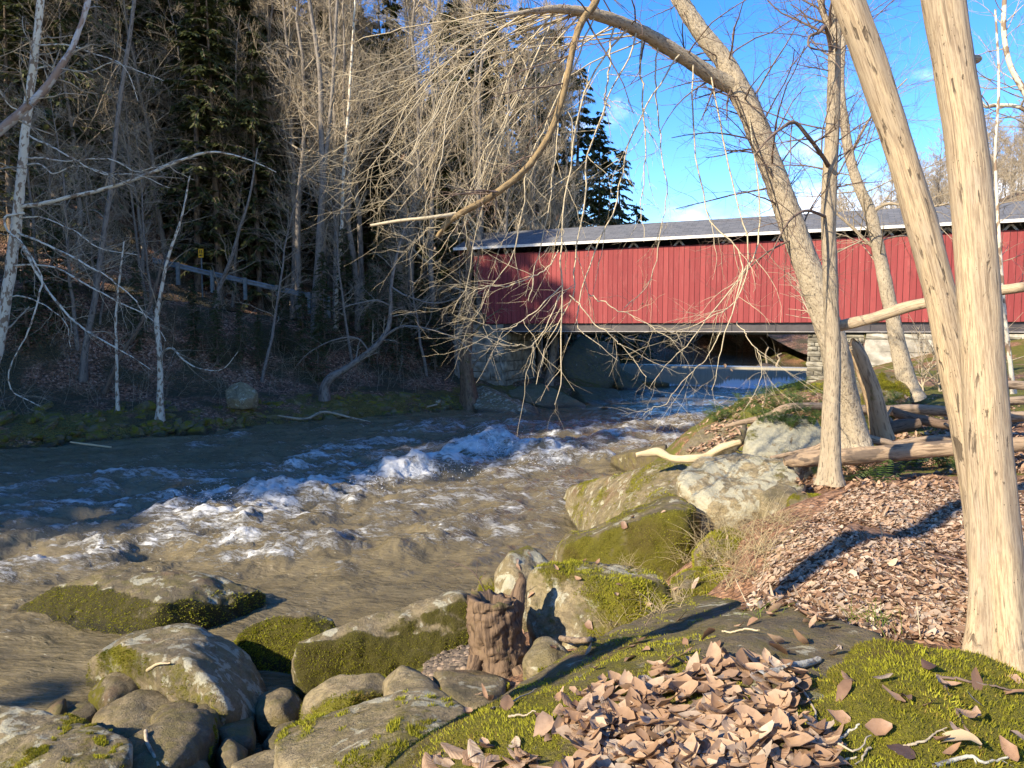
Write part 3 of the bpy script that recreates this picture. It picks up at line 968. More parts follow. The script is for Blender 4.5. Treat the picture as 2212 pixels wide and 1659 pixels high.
# spray thrown up by the standing wave
bm = bmesh.new(); bmesh.ops.create_icosphere(bm, subdivisions=1, radius=1.0)
dv = np.array([v.co[:] for v in bm.verts]); df = np.array([[v.index for v in f.verts] for f in bm.faces]); bm.free()
sg = Geo()
for (u, v, n, sx, sz) in ((1062, 985, 1300, 0.55, 0.30), (930, 1022, 500, .8, 0.14), (470, 1085, 500, 0.6, 0.16), (1160, 1000, 400, 0.5, 0.14), (790, 1048, 300, .5, .12)):
    c = g(u, v, 0.25)
    pts = c + R.normal(size=(n, 3)) * np.array([sx, 0.5, 0.04]) + np.abs(R.normal(size=(n, 1))) * np.array([0, 0, sz])
    for q_ in pts:
        r = 0.003 + 0.011 * R.random() ** 3
        sg.add(dv * r + q_, None, df)
SPRAY = m_plain_('white_water_spray', (0.72, 0.72, 0.70), (0.85, 0.86, 0.86), 5, 0.4, 0.5)
tag(sg.obj('spray', SPRAY), 'fine white droplets thrown up by the standing waves', 'spray', kind='stuff')

# ------------------------------------------------------------------ weir and mill pond
LA, LB = w(1325, 786, 57.0), w(1768, 792, 51.0)
CREST = 1.5
LA[2] = LB[2] = CREST
ex = norm((LB - LA)[:2]); en = np.array([ex[1], -ex[0]])      # downstream
wl = np.linalg.norm((LB - LA)[:2])
prof = np.array([(-1.2, 0.0), (-0.5, 0.0), (0, -0.02), (0.25, -0.12), (0.45, -0.38), (0.6, -0.75), (0.72, -1.1), (0.9, -1.42), (1.3, -1.60)])
na = 120
V, B, Fo = [], [], []
for i in range(na):
    s = i / (na - 1) * wl
    wob = 0.04 * float(pn(np.array([s * 0.9, 0.3, 0.1])))
    for (dn, dz) in prof:
        xy = LA[:2] + ex * s + en * (dn + wob * (dz < -0.1))
        V.append((xy[0], xy[1], CREST + dz)); B.append((s, 0, -dz))
        right = sstep(0.52, 0.62, s / wl)
        Fo.append(float((0.05 + 0.85 * right) * sstep(-0.15 - 0.45 * (1 - sstep(0.6, 0.95, s / wl)), -1.1, dz) + 0.55 * sstep(-1.15, -1.5, dz)))
m_ = len(prof)
ii = np.arange(na - 1)[:, None] * m_ + np.arange(m_ - 1)[None]
wq = np.stack([ii, ii + 1, ii + m_ + 1, ii + m_], -1).reshape(-1, 4)
weir = obj('weir', mesh('weir', V, wq, None, {'bark': np.array(B), 'foam': np.array(Fo)}), WEIR)
tag(weir, 'low mill weir with brown water pouring over under the bridge', 'weir')
pb = LA[:2] - en * 1.19; pc = LB[:2] - en * 1.19
pond = [(*pb, CREST), (*pc, CREST), (*(pc - en * 14 + ex * 16), CREST), (60, 100, CREST), (-6, 100, CREST), (*(pb - en * 10), CREST)]
me = bpy.data.meshes.new('mill_pond'); me.from_pydata([tuple(map(float, q_)) for q_ in pond], [], [tuple(range(6))]); me.update()
tag(obj('mill_pond', me, POND), kind='structure')
# foam skirt at the foot of the fall belongs to the weir
ft = Geo()
for i in range(60):
    s = wl * (0.55 + 0.45 * R.random()); c = LA[:2] + ex * s + en * (1.3 + 0.35 * abs(R.normal()))
    r = 0.06 + 0.14 * R.random()
    ft.add(dv * np.array([r * 1.6, r, r * 0.7]) + np.array([c[0], c[1], -0.02 + 0.5 * R.random() * sstep(0.8, 1, s / wl)]), None, df)
sk = ft.obj('foam', SPRAY, weir); tag(sk, kind='stuff')

# ------------------------------------------------------------------ covered bridge
BA = np.array([-2.48, 43.0]); BD = norm(np.array([24.83, -11.1])); BN = np.array([BD[1], -BD[0]])   # BN points to the viewer
if BN @ np.array([0, -1]) < 0: BN = -BN
BL, BW = 31.6, 4.7
Z0, Z1 = 4.53, 8.50
RB = (np.array([[BD[0], -BN[0], 0], [BD[1], -BN[1], 0], [0, 0, 1.0]]))      # local x along, y away from the viewer, z up


def bridge_pt(s, t, z):
    return np.array([*(BA + BD * s - BN * t), z])


bridge = thing('covered_bridge', 'long red covered bridge of vertical boards with a grey roof over the river', 'covered bridge', bridge_pt(0, 0, Z0))
bang = math.atan2(BD[1], BD[0])
bridge.rotation_euler = (0, 0, bang)
# from here on the bridge's parts live in local coordinates: x along, y away, z up from the sill
bw = 0.27
bg = Geo(); bg.box((0.010, -0.014, 0), (bw - 0.010, 0.014, 1.0))
# a lapped batten edge gives each board a seam with depth
bme = bg.mesh('board', smooth=False)
nb = int(BL / bw)
for i in range(nb):
    x = i * bw
    lo = 0.0
    if x < 0.95: lo = (0.95 - x) / 0.95 * (Z1 - Z0) * 0.96         # slanted portal edge
    if x > BL - 0.95: lo = (x - BL + 0.95) / 0.95 * (Z1 - Z0) * 0.96
    o = obj('board', bme, RED, bridge, (x, R.uniform(-0.006, 0.006), lo - R.uniform(0, 0.012)))
    o.scale = (1, 1, Z1 - Z0 - lo + R.uniform(-0.01, 0.01))
q_ = Geo()
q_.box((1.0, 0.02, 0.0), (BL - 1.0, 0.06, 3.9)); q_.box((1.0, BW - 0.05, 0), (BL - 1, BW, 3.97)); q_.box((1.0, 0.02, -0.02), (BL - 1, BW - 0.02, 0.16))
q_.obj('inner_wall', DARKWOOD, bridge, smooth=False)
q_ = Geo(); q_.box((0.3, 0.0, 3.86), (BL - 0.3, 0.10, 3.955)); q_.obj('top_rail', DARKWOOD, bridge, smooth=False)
# truss braces and rafters seen through the slot under the eave
br = Geo(); br.box((-0.05, 0.0, 0), (0.05, 0.12, 1.0)); brm = br.mesh('brace', smooth=False)
for i in range(26):
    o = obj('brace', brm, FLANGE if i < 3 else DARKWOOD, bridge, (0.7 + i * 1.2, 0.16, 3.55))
    o.rotation_euler = (0, 0.7 if i % 2 else -0.7, 0)
rh = 1.15                                              # rise of the roof
ez = 4.25                                             # eave underside above the sill
ov = 0.50
for side, nm in ((0, 'roof'), (1, 'roof')):
    a = Geo()
    y0, y1 = (-ov, BW / 2) if side == 0 else (BW + ov, BW / 2)
    zz = [(y0, ez + 0.13), (y1, ez + 0.13 + rh * (abs(y1 - y0) / (BW / 2 + ov)))]
    x0, x1 = -0.75, BL + 0.6
    vv = np.array([[x0, zz[0][0], zz[0][1]], [x1, zz[0][0], zz[0][1]], [x1, zz[1][0], zz[1][1]], [x0, zz[1][0], zz[1][1]]])
    dn = np.array([0, 0, -0.07])
    vv = np.vstack([vv, vv + dn])
    b_ = np.array([[p_[0], abs(p_[1] - y0), 0] for p_ in vv])
    fq = [[0, 1, 2, 3], [7, 6, 5, 4], [0, 4, 5, 1], [1, 5, 6, 2], [2, 6, 7, 3], [3, 7, 4, 0]]
    a.add(vv, fq, None, b_)
    a.obj('roof', ROOF, bridge, smooth=False)
q_ = Geo(); q_.box((-0.77, -ov - 0.03, ez - 0.02), (BL + 0.62, -ov, ez + 0.115)); q_.box((-0.77, -ov - 0.045, ez + 0.07), (BL + 0.62, -ov - 0.031, ez + 0.118)); q_.obj('fascia', FASCIA, bridge, smooth=False)
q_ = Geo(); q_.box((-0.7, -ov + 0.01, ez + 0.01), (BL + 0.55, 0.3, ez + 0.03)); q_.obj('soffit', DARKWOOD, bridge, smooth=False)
for xx in (-0.7, BL + 0.5):                             # gables over the portals
    gv = [(xx, 0.02, 3.6), (xx, BW - 0.02, 3.6), (xx, BW - 0.02, ez), (xx, BW / 2, ez + rh), (xx, 0.02, ez)]
    gv2 = [(x_ + 0.06, y_, z_) for x_, y_, z_ in gv]
    me = bpy.data.meshes.new('gable')
    me.from_pydata(gv + gv2, [], [(0, 1, 2, 3, 4), (9, 8, 7, 6, 5)] + [(i, i + 5, (i + 1) % 5 + 5, (i + 1) % 5) for i in range(5)]); me.update()
    obj('gable', me, RED, bridge)
# steel girder under the floor
q_ = Geo(); q_.box((1.6, 0.16, -0.44), (BL - 1.2, 0.19, -0.03)); q_.box((1.6, 0.9, -0.6), (BL - 1.2, 1.2, -0.03)); q_.box((1.6, BW - 0.3, -0.6), (BL - 1.2, BW - 0.1, -0.03)); q_.obj('girder', STEEL, bridge, smooth=False)
q_ = Geo(); q_.box((1.6, -0.02, -0.475), (BL - 1.2, 0.3, -0.443)); q_.obj('girder_flange', FLANGE, bridge, smooth=False)
for i in range(14):
    q_ = Geo(); q_.box((2.2 + i * 2.1, 0.12, -0.44), (2.22 + i * 2.1, 0.158, -0.03)); q_.obj('stiffener', STEEL, bridge, smooth=False)


# ------------------------------------------------------------------ masonry
def stone_wall(name, label, cat, o2, ang, length, height, z0, course, blen, depth, mat, core=True, skew=0.0):
    root = thing(name, label, cat, (o2[0], o2[1], z0))
    root.rotation_euler = (0, 0, ang)
    rr = np.random.default_rng(int(length * 100) + int(course * 1000))
    z = 0.0
    protos = []
    for k in range(5):
        bm = bmesh.new()
        bmesh.ops.create_cube(bm, size=1.0)
        bmesh.ops.subdivide_edges(bm, edges=bm.edges[:], cuts=1, use_grid_fill=True)
        for v in bm.verts:
            if v.co.y < -0.4:
                v.co += Vector(rr.normal(size=3) * 0.035)
                if abs(v.co.x) < 0.1 and abs(v.co.z) < 0.1: v.co.y -= 0.12
        me = bpy.data.meshes.new('stone'); bm.to_mesh(me); bm.free()
        me.materials.append(mat)
        protos.append(me)
    while z < height - 0.1:
        hc = course * rr.uniform(0.85, 1.15)
        hc = min(hc, height - z)
        x = -rr.uniform(0, 0.5) * blen
        while x < length:
            lb = blen * rr.uniform(0.65, 1.35)
            a, b_ = max(x, 0), min(x + lb, length)
            if b_ - a > 0.1:
                o = obj('stone', protos[rr.integers(5)], mat, root, ((a + b_) / 2, depth / 2 + rr.uniform(-0.03, 0.03), z + hc / 2))
                o.scale = (b_ - a - 0.03, depth, hc - 0.03)
            x += lb
        z += hc
    if core:
        cg = Geo(); cg.box((0.03, 0.07, 0.0), (length - 0.03, depth * 1.6, height - 0.02)); cg.obj('core', MORTAR, root, smooth=False)
    return root


ca = bridge_pt(2.25, 0.02, 0)
stone_wall('bridge_abutment', 'grey stone block abutment with pale lichen under the left bridge end', 'abutment', ca[:2] - BD * 3.3, bang, 3.28, 3.75, 0.72, 0.54, 0.85, 0.5, STONE)
cside = bridge_pt(2.27, 0.04, 0)
stone_wall('abutment_return_wall', 'brown block wall of the left abutment facing the river under the bridge', 'wall', cside[:2], bang + math.pi / 2, 4.6, 3.3, 0.74, 0.54, 0.7, 0.45, STONE)
# right abutment and the retaining wall that goes on behind the trees
sR = 0
for s in np.linspace(10, 28, 400):
    q0 = bridge_pt(s, 0.1, 0)
    if U0 + F0 * q0[0] / q0[1] > 1742: sR = s; break
stone_wall('bridge_abutment', 'layered stone pier under the bridge right of the weir', 'abutment', bridge_pt(sR, 0.2, 0)[:2], bang, 2.5, 2.9, 1.05, 0.24, 0.6, 0.5, STONE)
stone_wall('retaining_wall', 'pale block wall below the bridge behind the thin trees', 'wall', bridge_pt(sR + 2.53, 0.1, 0)[:2], bang, 8.8, 2.6, 1.4, 0.62, 1.1, 0.5, STONE_PALE)
lo = Geo(); lo.box((0, 0, 0), (2.4, 1.4, 1.6)); lm = lo.mesh('footing', smooth=False)
o = obj('concrete_footing', lm, STONE, None, (*(bridge_pt(sR - 0.25, -0.1, 0)[:2]), -0.3)); o.rotation_euler = (0, 0, bang)
tag(o, 'dark concrete footing at the water below the stone pier', 'footing')

# ------------------------------------------------------------------ guardrail and sign on the road
gr = [w(330, 562, 39.2), w(385, 575, 39.4), w(459, 592, 39.8), w(530, 608, 40.2), w(601, 624, 40.6), w(668, 639, 41.0), w(710, 648, 41.3)]
rail = thing('guardrail', 'grey steel guardrail on posts beside the road up the wooded slope', 'guardrail', gr[0])
c = spline(np.array(gr), 60)
pr = [(0.0, 0.15), (0.05, 0.11), (0.05, 0.05), (0.0, 0.0), (0.05, -0.05), (0.05, -0.11), (0.0, -0.15)]
tv = norm(np.gradient(c, axis=0)); pv = norm(np.cross(tv, [0, 0, 1.0])); pv = np.where(pv[:, 1:2] > 0, -pv, pv)
V = (c[:, None, :] + pv[:, None, :] * np.array([a for a, _ in pr])[None, :, None] + np.array([0, 0, 1.0]) * np.array([b_ for _, b_ in pr])[None, :, None] - gr[0]).reshape(-1, 3)
ii = np.arange(59)[:, None] * 7 + np.arange(6)[None]
obj('rail', mesh('rail', V, np.stack([ii, ii + 1, ii + 8, ii + 7], -1).reshape(-1, 4)), GUARD, rail)
pg = Geo(); pg.box((-0.08, -0.1, -1.0), (0.08, 0.06, 0.2)); pm = pg.mesh('post', smooth=False)
for q_ in gr[1:]:
    obj('post', pm, POSTWOOD, rail, (q_ - gr[0] + np.array([0.02, -0.09, 0])))

sp_ = w(434, 547, 40.6)
sign = thing('speed_sign', 'small yellow speed sign reading 15 above the guardrail', 'sign', sp_)
sign.rotation_euler = (0, 0, math.radians(-16))
q_ = Geo(); q_.box((-0.165, -0.012, -0.24), (0.165, 0.0, 0.24)); q_.obj('plate', YELLOW, sign, smooth=False)
q_ = Geo(); q_.box((-0.03, 0.0, -2.4), (0.03, 0.05, 0.2)); q_.obj('post', POSTWOOD, sign, smooth=False)
for txt, size, dz in (('15', 0.24, 0.0), ('MPH', 0.10, -0.15)):
    cu = bpy.data.curves.new('lettering', 'FONT'); cu.body = txt; cu.size = size; cu.extrude = 0.004; cu.align_x = 'CENTER'; cu.offset = 0.004
    tmp = bpy.data.objects.new('lettering', cu); C.objects.link(tmp)
    me = bpy.data.meshes.new_from_object(tmp.evaluated_get(bpy.context.evaluated_depsgraph_get()))
    bpy.data.objects.remove(tmp)
    me.materials.clear()
    t = obj('lettering', me, BLACK, sign); t.location = (0, -0.018, dz); t.rotation_euler = (math.pi / 2, 0, 0)

# ------------------------------------------------------------------ rocks
_ico = {}


def ico(n):
    if n not in _ico:
        bm = bmesh.new(); bmesh.ops.create_icosphere(bm, subdivisions=n, radius=1.0)
        _ico[n] = (norm(np.array([v.co[:] for v in bm.verts])), np.array([[v.index for v in f.verts] for f in bm.faces])); bm.free()
    return _ico[n]


ROCKS = []           # (verts, tris, moss) in world space, for scattering


def rock_geo(pts, base_z, seed=0, sub=5, p=14, amp=0.035, moss=0.3, up=0.0, side=0.35, toward=(0.3, -1), strata=0.0, back=0.5, deep=0.9, chips=12):
    """rounded polyhedron through the given points, its foot pushed down to base_z and back from the viewer"""
    pts = np.array(pts, float)
    c = pts.mean(0)
    extra = pts.copy()
    extra[:, :2] = c[:2] + (pts[:, :2] - c[:2]) * deep
    extra[:, 2] = base_z
    away = norm(np.array([c[0], c[1] + 1e-6]))
    ext2 = pts.copy(); ext2[:, :2] += away * back; ext2[:, 2] = c[2] * 0.55 + base_z * 0.45
    allp = np.vstack([pts, extra, ext2])
    bm = bmesh.new()
    for q_ in allp: bm.verts.new(q_)
    bmesh.ops.convex_hull(bm, input=bm.verts)
    bm.normal_update()
    c0 = (allp.min(0) + allp.max(0)) / 2
    pl = []
    for f in bm.faces:
        n = np.array(f.normal[:]); hh = n @ (np.array(f.verts[0].co[:]) - c0)
        if hh < 1e-4 or f.calc_area() < 1e-6: continue
        for i, (n2, h2, a2) in enumerate(pl):
            if n2 @ n > 0.965:
                pl[i] = (n2, max(h2, hh), a2); break
        else:
            pl.append((n, hh, f.calc_area()))
    bm.free()
    # broken corners: extra flat facets shaved off the block
    cr_ = np.random.default_rng(seed * 13 + 5)
    for _ in range(chips):
        n = norm(cr_.normal(size=3) * np.array([1, 1, .8])); sup = float(((allp - c0) @ n).max())
        pl.append((n, sup * cr_.uniform(.84, .97), 0))
    sc = (allp.max(0) - allp.min(0)) / 2
    N = np.array([a for a, _, _ in pl]); H = np.array([b for _, b, _ in pl])
    Ns = N * sc; ln = np.linalg.norm(Ns, axis=1); Ns /= ln[:, None]; H = H / ln      # in box-normalised space
    d, tri = ico(sub)
    k = np.clip(d @ Ns.T, 0, None) / H[None]
    p = p * 2.2
    r = ((k ** p).sum(1)) ** (-1.0 / p)
    r = r * (1 + 0.9 / p)
    v = c0 + d * r[:, None] * sc
    size = float(np.median(sc))
    nn = norm(d / sc)
    q_ = v + seed * 7.77
    a = amp * 1.35 * (0.5 + size)
    disp = a * (1.1 * fbm(q_ * 1.1 / (0.35 + size), 3) + 0.6 * fbm(q_ * 4.5, 3) + 0.22 * fbm(q_ * 13, 3) - 0.5 * np.abs(fbm(q_ * 2.2 + 5, 3)))
    if strata:
        disp = disp + strata * pn(np.stack([q_[:, 0] * 0.3, q_[:, 1] * 0.3, q_[:, 2] * 9 + 0.6 * q_[:, 0]], -1))
    v = v + nn * disp[:, None]
    # face normals -> vertex normals
    fn = np.cross(v[tri[:, 1]] - v[tri[:, 0]], v[tri[:, 2]] - v[tri[:, 0]])
    vn = np.zeros_like(v)
    for j in range(3): np.add.at(vn, tri[:, j], fn)
    vn = norm(vn)
    t = norm(np.array([toward[0], toward[1], 0]))
    mo = moss + up * np.clip(vn[:, 2], 0, 1) + side * np.clip(vn @ t + 0.15, 0, 1) - 0.35 * (side > 0) * sstep(0.55, 0.9, vn[:, 2]) * (up <= 0) + 0.55 * fbm(q_ * 1.5 / (0.3 + size), 3)
    # moss stands up in cushions
    v = v + vn * (.022 * np.clip((mo - .42) / .3, 0, 1) * (0.4 + 1.3 * fbm(q_ * 8, 3)))[:, None]
    return v, tri, mo, vn


def rock(label, pts, base_z, tone=0.4, lichen=0.0, name='boulder', cat='boulder', group=None, fuzz=0, darkmoss=0.0, **kw):
    v, tri, mo, vn = rock_geo(pts, base_z, seed=len(ROCKS) + 1, **kw)
    o0 = v.mean(0); o0[2] = v[:, 2].min()
    me = mesh(name, v - o0, None, tri, {'moss': mo})
    o = obj(name, me, ROCK, None, o0)
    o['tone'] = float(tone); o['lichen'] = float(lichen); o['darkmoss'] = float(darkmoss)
    tag(o, label, cat, group)
    ROCKS.append((v, tri, mo, vn, o, fuzz))
    return o


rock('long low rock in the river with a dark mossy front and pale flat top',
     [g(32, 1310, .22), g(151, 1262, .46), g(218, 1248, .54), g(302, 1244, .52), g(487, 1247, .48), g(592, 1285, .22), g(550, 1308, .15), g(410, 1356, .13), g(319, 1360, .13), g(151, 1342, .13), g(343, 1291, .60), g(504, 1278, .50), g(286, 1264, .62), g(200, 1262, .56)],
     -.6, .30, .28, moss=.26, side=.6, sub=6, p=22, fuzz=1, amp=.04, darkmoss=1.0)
rock('big smooth dome shaped boulder at the lower left water edge with mossy side',
     [g(180, 1431, .30), g(215, 1409, .5), g(286, 1366, .72), g(370, 1351, .72), g(437, 1357, .68), g(506, 1382, .55), g(545, 1424, .45), g(580, 1478, .30), g(574, 1528, .15), g(546, 1572, .15), g(480, 1556, .45), g(396, 1512, .45), g(292, 1470, .35), g(208, 1462, .2), g(250, 1395, .72), g(437, 1440, .82), g(500, 1510, .62)],
     -.5, .60, .34, moss=.10, side=.45, toward=(-.75, -1), sub=6, p=16, fuzz=1, amp=.022)
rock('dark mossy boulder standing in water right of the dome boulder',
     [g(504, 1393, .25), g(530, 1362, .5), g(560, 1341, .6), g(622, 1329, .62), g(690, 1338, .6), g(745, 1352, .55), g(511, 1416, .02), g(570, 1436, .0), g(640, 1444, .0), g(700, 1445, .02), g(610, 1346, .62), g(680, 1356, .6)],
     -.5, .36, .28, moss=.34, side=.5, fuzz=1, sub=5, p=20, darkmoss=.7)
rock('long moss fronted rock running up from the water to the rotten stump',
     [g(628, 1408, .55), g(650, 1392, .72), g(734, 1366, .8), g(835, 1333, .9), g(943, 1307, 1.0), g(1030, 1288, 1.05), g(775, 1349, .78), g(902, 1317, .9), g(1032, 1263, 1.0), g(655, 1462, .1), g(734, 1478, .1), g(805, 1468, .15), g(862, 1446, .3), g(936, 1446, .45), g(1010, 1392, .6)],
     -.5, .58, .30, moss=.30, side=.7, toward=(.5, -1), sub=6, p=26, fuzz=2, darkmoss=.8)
rock('pale rounded boulder with mossy crown directly behind the stump',
     [w(1072, 1229, 8), w(1097, 1188, 8.2), w(1138, 1181, 8.4), w(1181, 1201, 8.4), w(1198, 1233, 8.2), w(1074, 1272, 7.8), w(1097, 1296, 7.7), w(1150, 1280, 7.7), w(1085, 1205, 7.9)],
     .6, .85, .32, moss=.18, up=.34, side=-.1)
rock('small mossy rock between the water and the pale boulder behind the stump',
     [w(1028, 1265, 8.4), w(1040, 1242, 8.4), w(1062, 1232, 8.4), w(1080, 1245, 8.4), w(1080, 1292, 8.1), w(1035, 1290, 8.1)], .4, .35, .1, moss=.42, sub=4, fuzz=1)
rock('large flat topped boulder right of the stump with a white left edge',
     [w(1138, 1246, 6.6), w(1141, 1265, 6.5), w(1185, 1318, 6.25), w(1202, 1352, 6.15), w(1258, 1381, 6.05), w(1280, 1393, 6.0), w(1315, 1372, 6.0), w(1406, 1345, 6.0), w(1476, 1325, 6.1), w(1472, 1298, 6.3), w(1406, 1243, 7.0), w(1322, 1227, 7.2), w(1238, 1228, 7.1), w(1181, 1235, 6.9)],
     1.0, .78, .32, moss=.06, up=.40, side=.30, toward=(.7, -1), sub=6, p=20, fuzz=1)
rock('dark sloping bedrock ledge under the heap of dry leaves in the foreground',
     [w(1047, 1537, 4.1), w(1097, 1496, 4.35), w(1171, 1459, 4.6), w(1238, 1424, 4.8), w(1289, 1392, 5.0), w(1339, 1365, 5.15), w(1406, 1343, 5.2), w(1477, 1332, 5.2), w(1586, 1323, 5.0), w(1637, 1325, 4.9), w(1711, 1366, 4.35), w(1745, 1396, 4.0), w(1760, 1500, 2.9), w(1400, 1659, 2.3), w(1000, 1659, 2.75), w(840, 1659, 3.0), w(1000, 1580, 3.6), w(1400, 2000, 1.7), w(900, 1900, 2.2), w(1800, 1900, 1.75)],
     .9, .22, .16, moss=.27, up=.16, side=0, sub=6, p=26, amp=.024, back=.2, fuzz=2)
rock('rounded lichen spotted rock at the bottom edge left of the leaf heap',
     [w(735, 1560, 4.0), w(835, 1502, 4.3), w(892, 1486, 4.4), w(936, 1492, 4.35), w(976, 1510, 4.2), w(1015, 1541, 3.95), w(960, 1600, 3.5), w(850, 1659, 3.15), w(570, 1662, 3.7), w(640, 1625, 3.8), w(700, 1700, 3.2), w(900, 1580, 3.6)],
     1.0, .75, .26, moss=.16, up=.22, side=.1, sub=6, p=20, amp=.02, fuzz=1)
rock('yellow mossy boulder with a cream top beside the round stone',
     [w(648, 1535, 5.8), w(665, 1490, 5.9), w(706, 1471, 6.0), w(743, 1463, 6.0), w(818, 1458, 6.0), w(845, 1485, 5.7), w(740, 1560, 5.3), w(647, 1602, 5.6), w(660, 1560, 5.6), w(800, 1480, 5.8)],
     .4, .85, .1, moss=.52, side=.35, toward=(-.2, -1), fuzz=1, p=18)
rock('pale pointed rock between the yellow mossy boulder and the spotted rock',
     [w(835, 1470, 5.4), w(862, 1433, 5.5), w(880, 1441, 5.5), w(920, 1463, 5.3), w(958, 1490, 5.1), w(838, 1500, 5.1), w(940, 1510, 4.9)], .9, .85, .15, moss=-.02, side=.2, sub=5, p=20)
rock('half shaded mossy rock in the hollow below the stump',
     [w(943, 1455, 5.35), w(1020, 1448, 5.5), w(1070, 1451, 5.5), w(1096, 1473, 5.3), w(1091, 1500, 5.0), w(1056, 1537, 4.8), w(970, 1508, 4.9), w(960, 1480, 5.1)], .9, .48, .2, moss=.2, side=.35, fuzz=1)
rock('small pale rock with moss in front of the large flat topped boulder',
     [w(1168, 1379, 5.6), w(1138, 1421, 5.6), w(1132, 1452, 5.4), w(1190, 1383, 5.7), w(1240, 1421, 5.5), w(1215, 1445, 5.2), w(1156, 1466, 5.2), w(1205, 1395, 5.6)], .9, .66, .15, moss=.14, side=.4, fuzz=1)
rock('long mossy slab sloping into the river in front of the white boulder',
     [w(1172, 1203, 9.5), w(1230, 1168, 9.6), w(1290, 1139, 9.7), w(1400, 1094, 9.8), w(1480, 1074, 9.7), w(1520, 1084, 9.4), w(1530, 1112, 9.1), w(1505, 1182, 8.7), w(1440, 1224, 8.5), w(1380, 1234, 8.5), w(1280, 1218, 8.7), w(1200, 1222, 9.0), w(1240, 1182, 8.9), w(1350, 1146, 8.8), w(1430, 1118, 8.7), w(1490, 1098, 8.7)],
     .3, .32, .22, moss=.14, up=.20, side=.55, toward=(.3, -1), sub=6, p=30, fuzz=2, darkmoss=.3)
rock('broad mossy bedrock slab running down to the rapids beyond the white boulder',
     [g(1216, 1096, .12), g(1300, 1052, .75), w(1400, 1008, 13.2), w(1480, 985, 12.6), w(1560, 980, 12.2), w(1240, 1118, 15.0), g(1292, 1134, .05), w(1400, 1096, 11.6), w(1500, 1075, 10.6), w(1600, 1000, 11.5), w(1380, 1060, 12.6)],
     -.5, .62, .25, moss=.24, up=.28, side=.05, sub=6, p=22, amp=.03, fuzz=1)
rock('white lichen covered boulder under the pale branch left of the thin trunk',
     [w(1463, 1020, 9.9), w(1500, 1000, 10.2), w(1600, 985, 10.4), w(1690, 998, 10.2), w(1712, 1022, 9.9), w(1620, 1050, 9.4), w(1500, 1068, 9.4), w(1525, 1094, 9.1), w(1612, 1094, 8.9), w(1740, 1044, 9.3), w(1466, 1042, 9.6)],
     1.3, 1.0, .5, moss=.0, up=.22, side=-.1, sub=6, p=22, strata=.05)
rock('white and mossy boulder behind the logs left of the thin trunk',
     [w(1605, 960, 11.4), w(1612, 938, 11.5), w(1632, 915, 11.7), w(1700, 886, 11.9), w(1760, 905, 11.7), w(1778, 958, 11.3), w(1720, 985, 11.0), w(1620, 985, 11.1)], 1.4, 1.0, .7, moss=.05, up=.15, side=.25, toward=(.9, -.5), sub=5, p=16)
rock('small tan boulder with dry grass below the white boulder',
     [w(1646, 1062, 8.5), w(1680, 1040, 8.6), w(1712, 1050, 8.6), w(1722, 1082, 8.4), w(1718, 1112, 8.2), w(1650, 1112, 8.2)], 1.8, .72, .15, moss=.08, side=.1, sub=5)
rock('mossy yellow green hummock rock beside the small tan boulder',
     [w(1705, 1088, 8.1), w(1730, 1062, 8.3), w(1770, 1066, 8.2), w(1790, 1090, 8.0), w(1760, 1120, 7.8), w(1710, 1118, 7.8)], 1.8, .4, .05, moss=.62, side=.1, sub=5, fuzz=2)
rock('low mossy rock at the grassy edge of the leaf path',
     [w(1450, 1262, 6.5), w(1480, 1228, 6.7), w(1540, 1218, 6.8), w(1590, 1240, 6.6), w(1600, 1275, 6.2), w(1520, 1300, 6.0), w(1455, 1290, 6.2)], 1.5, .35, .1, moss=.45, up=.1, side=.1, sub=5, fuzz=1)
rock('rounded grassy rock at the corner of the dark slab hollow',
     [w(1500, 1185, 7.4), w(1530, 1150, 7.6), w(1575, 1140, 7.6), w(1620, 1160, 7.3), w(1620, 1210, 7.0), w(1510, 1215, 7.0)], 1.6, .5, .15, moss=.35, up=.1, side=.1, sub=5, fuzz=1)
rock('large moss capped boulder behind the broken snag',
     [w(1808, 858, 13.6), w(1830, 820, 14), w(1880, 800, 14.2), w(1935, 806, 14.2), w(1965, 840, 13.8), w(1970, 900, 13.2), w(1820, 905, 13.2)], 2.2, .45, .25, moss=.3, up=.2, side=.05, sub=5, fuzz=1)
rock('mossy ferny ledge at the top of the promontory above the river',
     [w(1545, 900, 15.4), w(1580, 872, 15.8), w(1650, 852, 16.2), w(1740, 838, 16.6), w(1800, 826, 16.6), w(1840, 850, 15.8), w(1780, 895, 14.8), w(1620, 925, 14.4), w(1530, 925, 14.8)], 1.6, .45, .2, moss=.3, up=.1, side=.1, sub=6, fuzz=1)
rock('bare sloping rock face among leaves on the promontory',
     [w(1490, 945, 13.8), w(1560, 912, 14.2), w(1620, 915, 13.8), w(1600, 950, 13.0), w(1520, 985, 12.6), w(1470, 975, 13.2)], 1.4, .5, .1, moss=.12, up=.05, side=.0, sub=5)
rock('dark wet rock at the river edge below the promontory',
     [g(1316, 1000, .15), g(1345, 980, .45), g(1400, 965, .8), w(1440, 960, 18.2), g(1410, 1012, .2), g(1345, 1016, .0)], -.6, .12, .1, moss=.05, side=.1, sub=5)
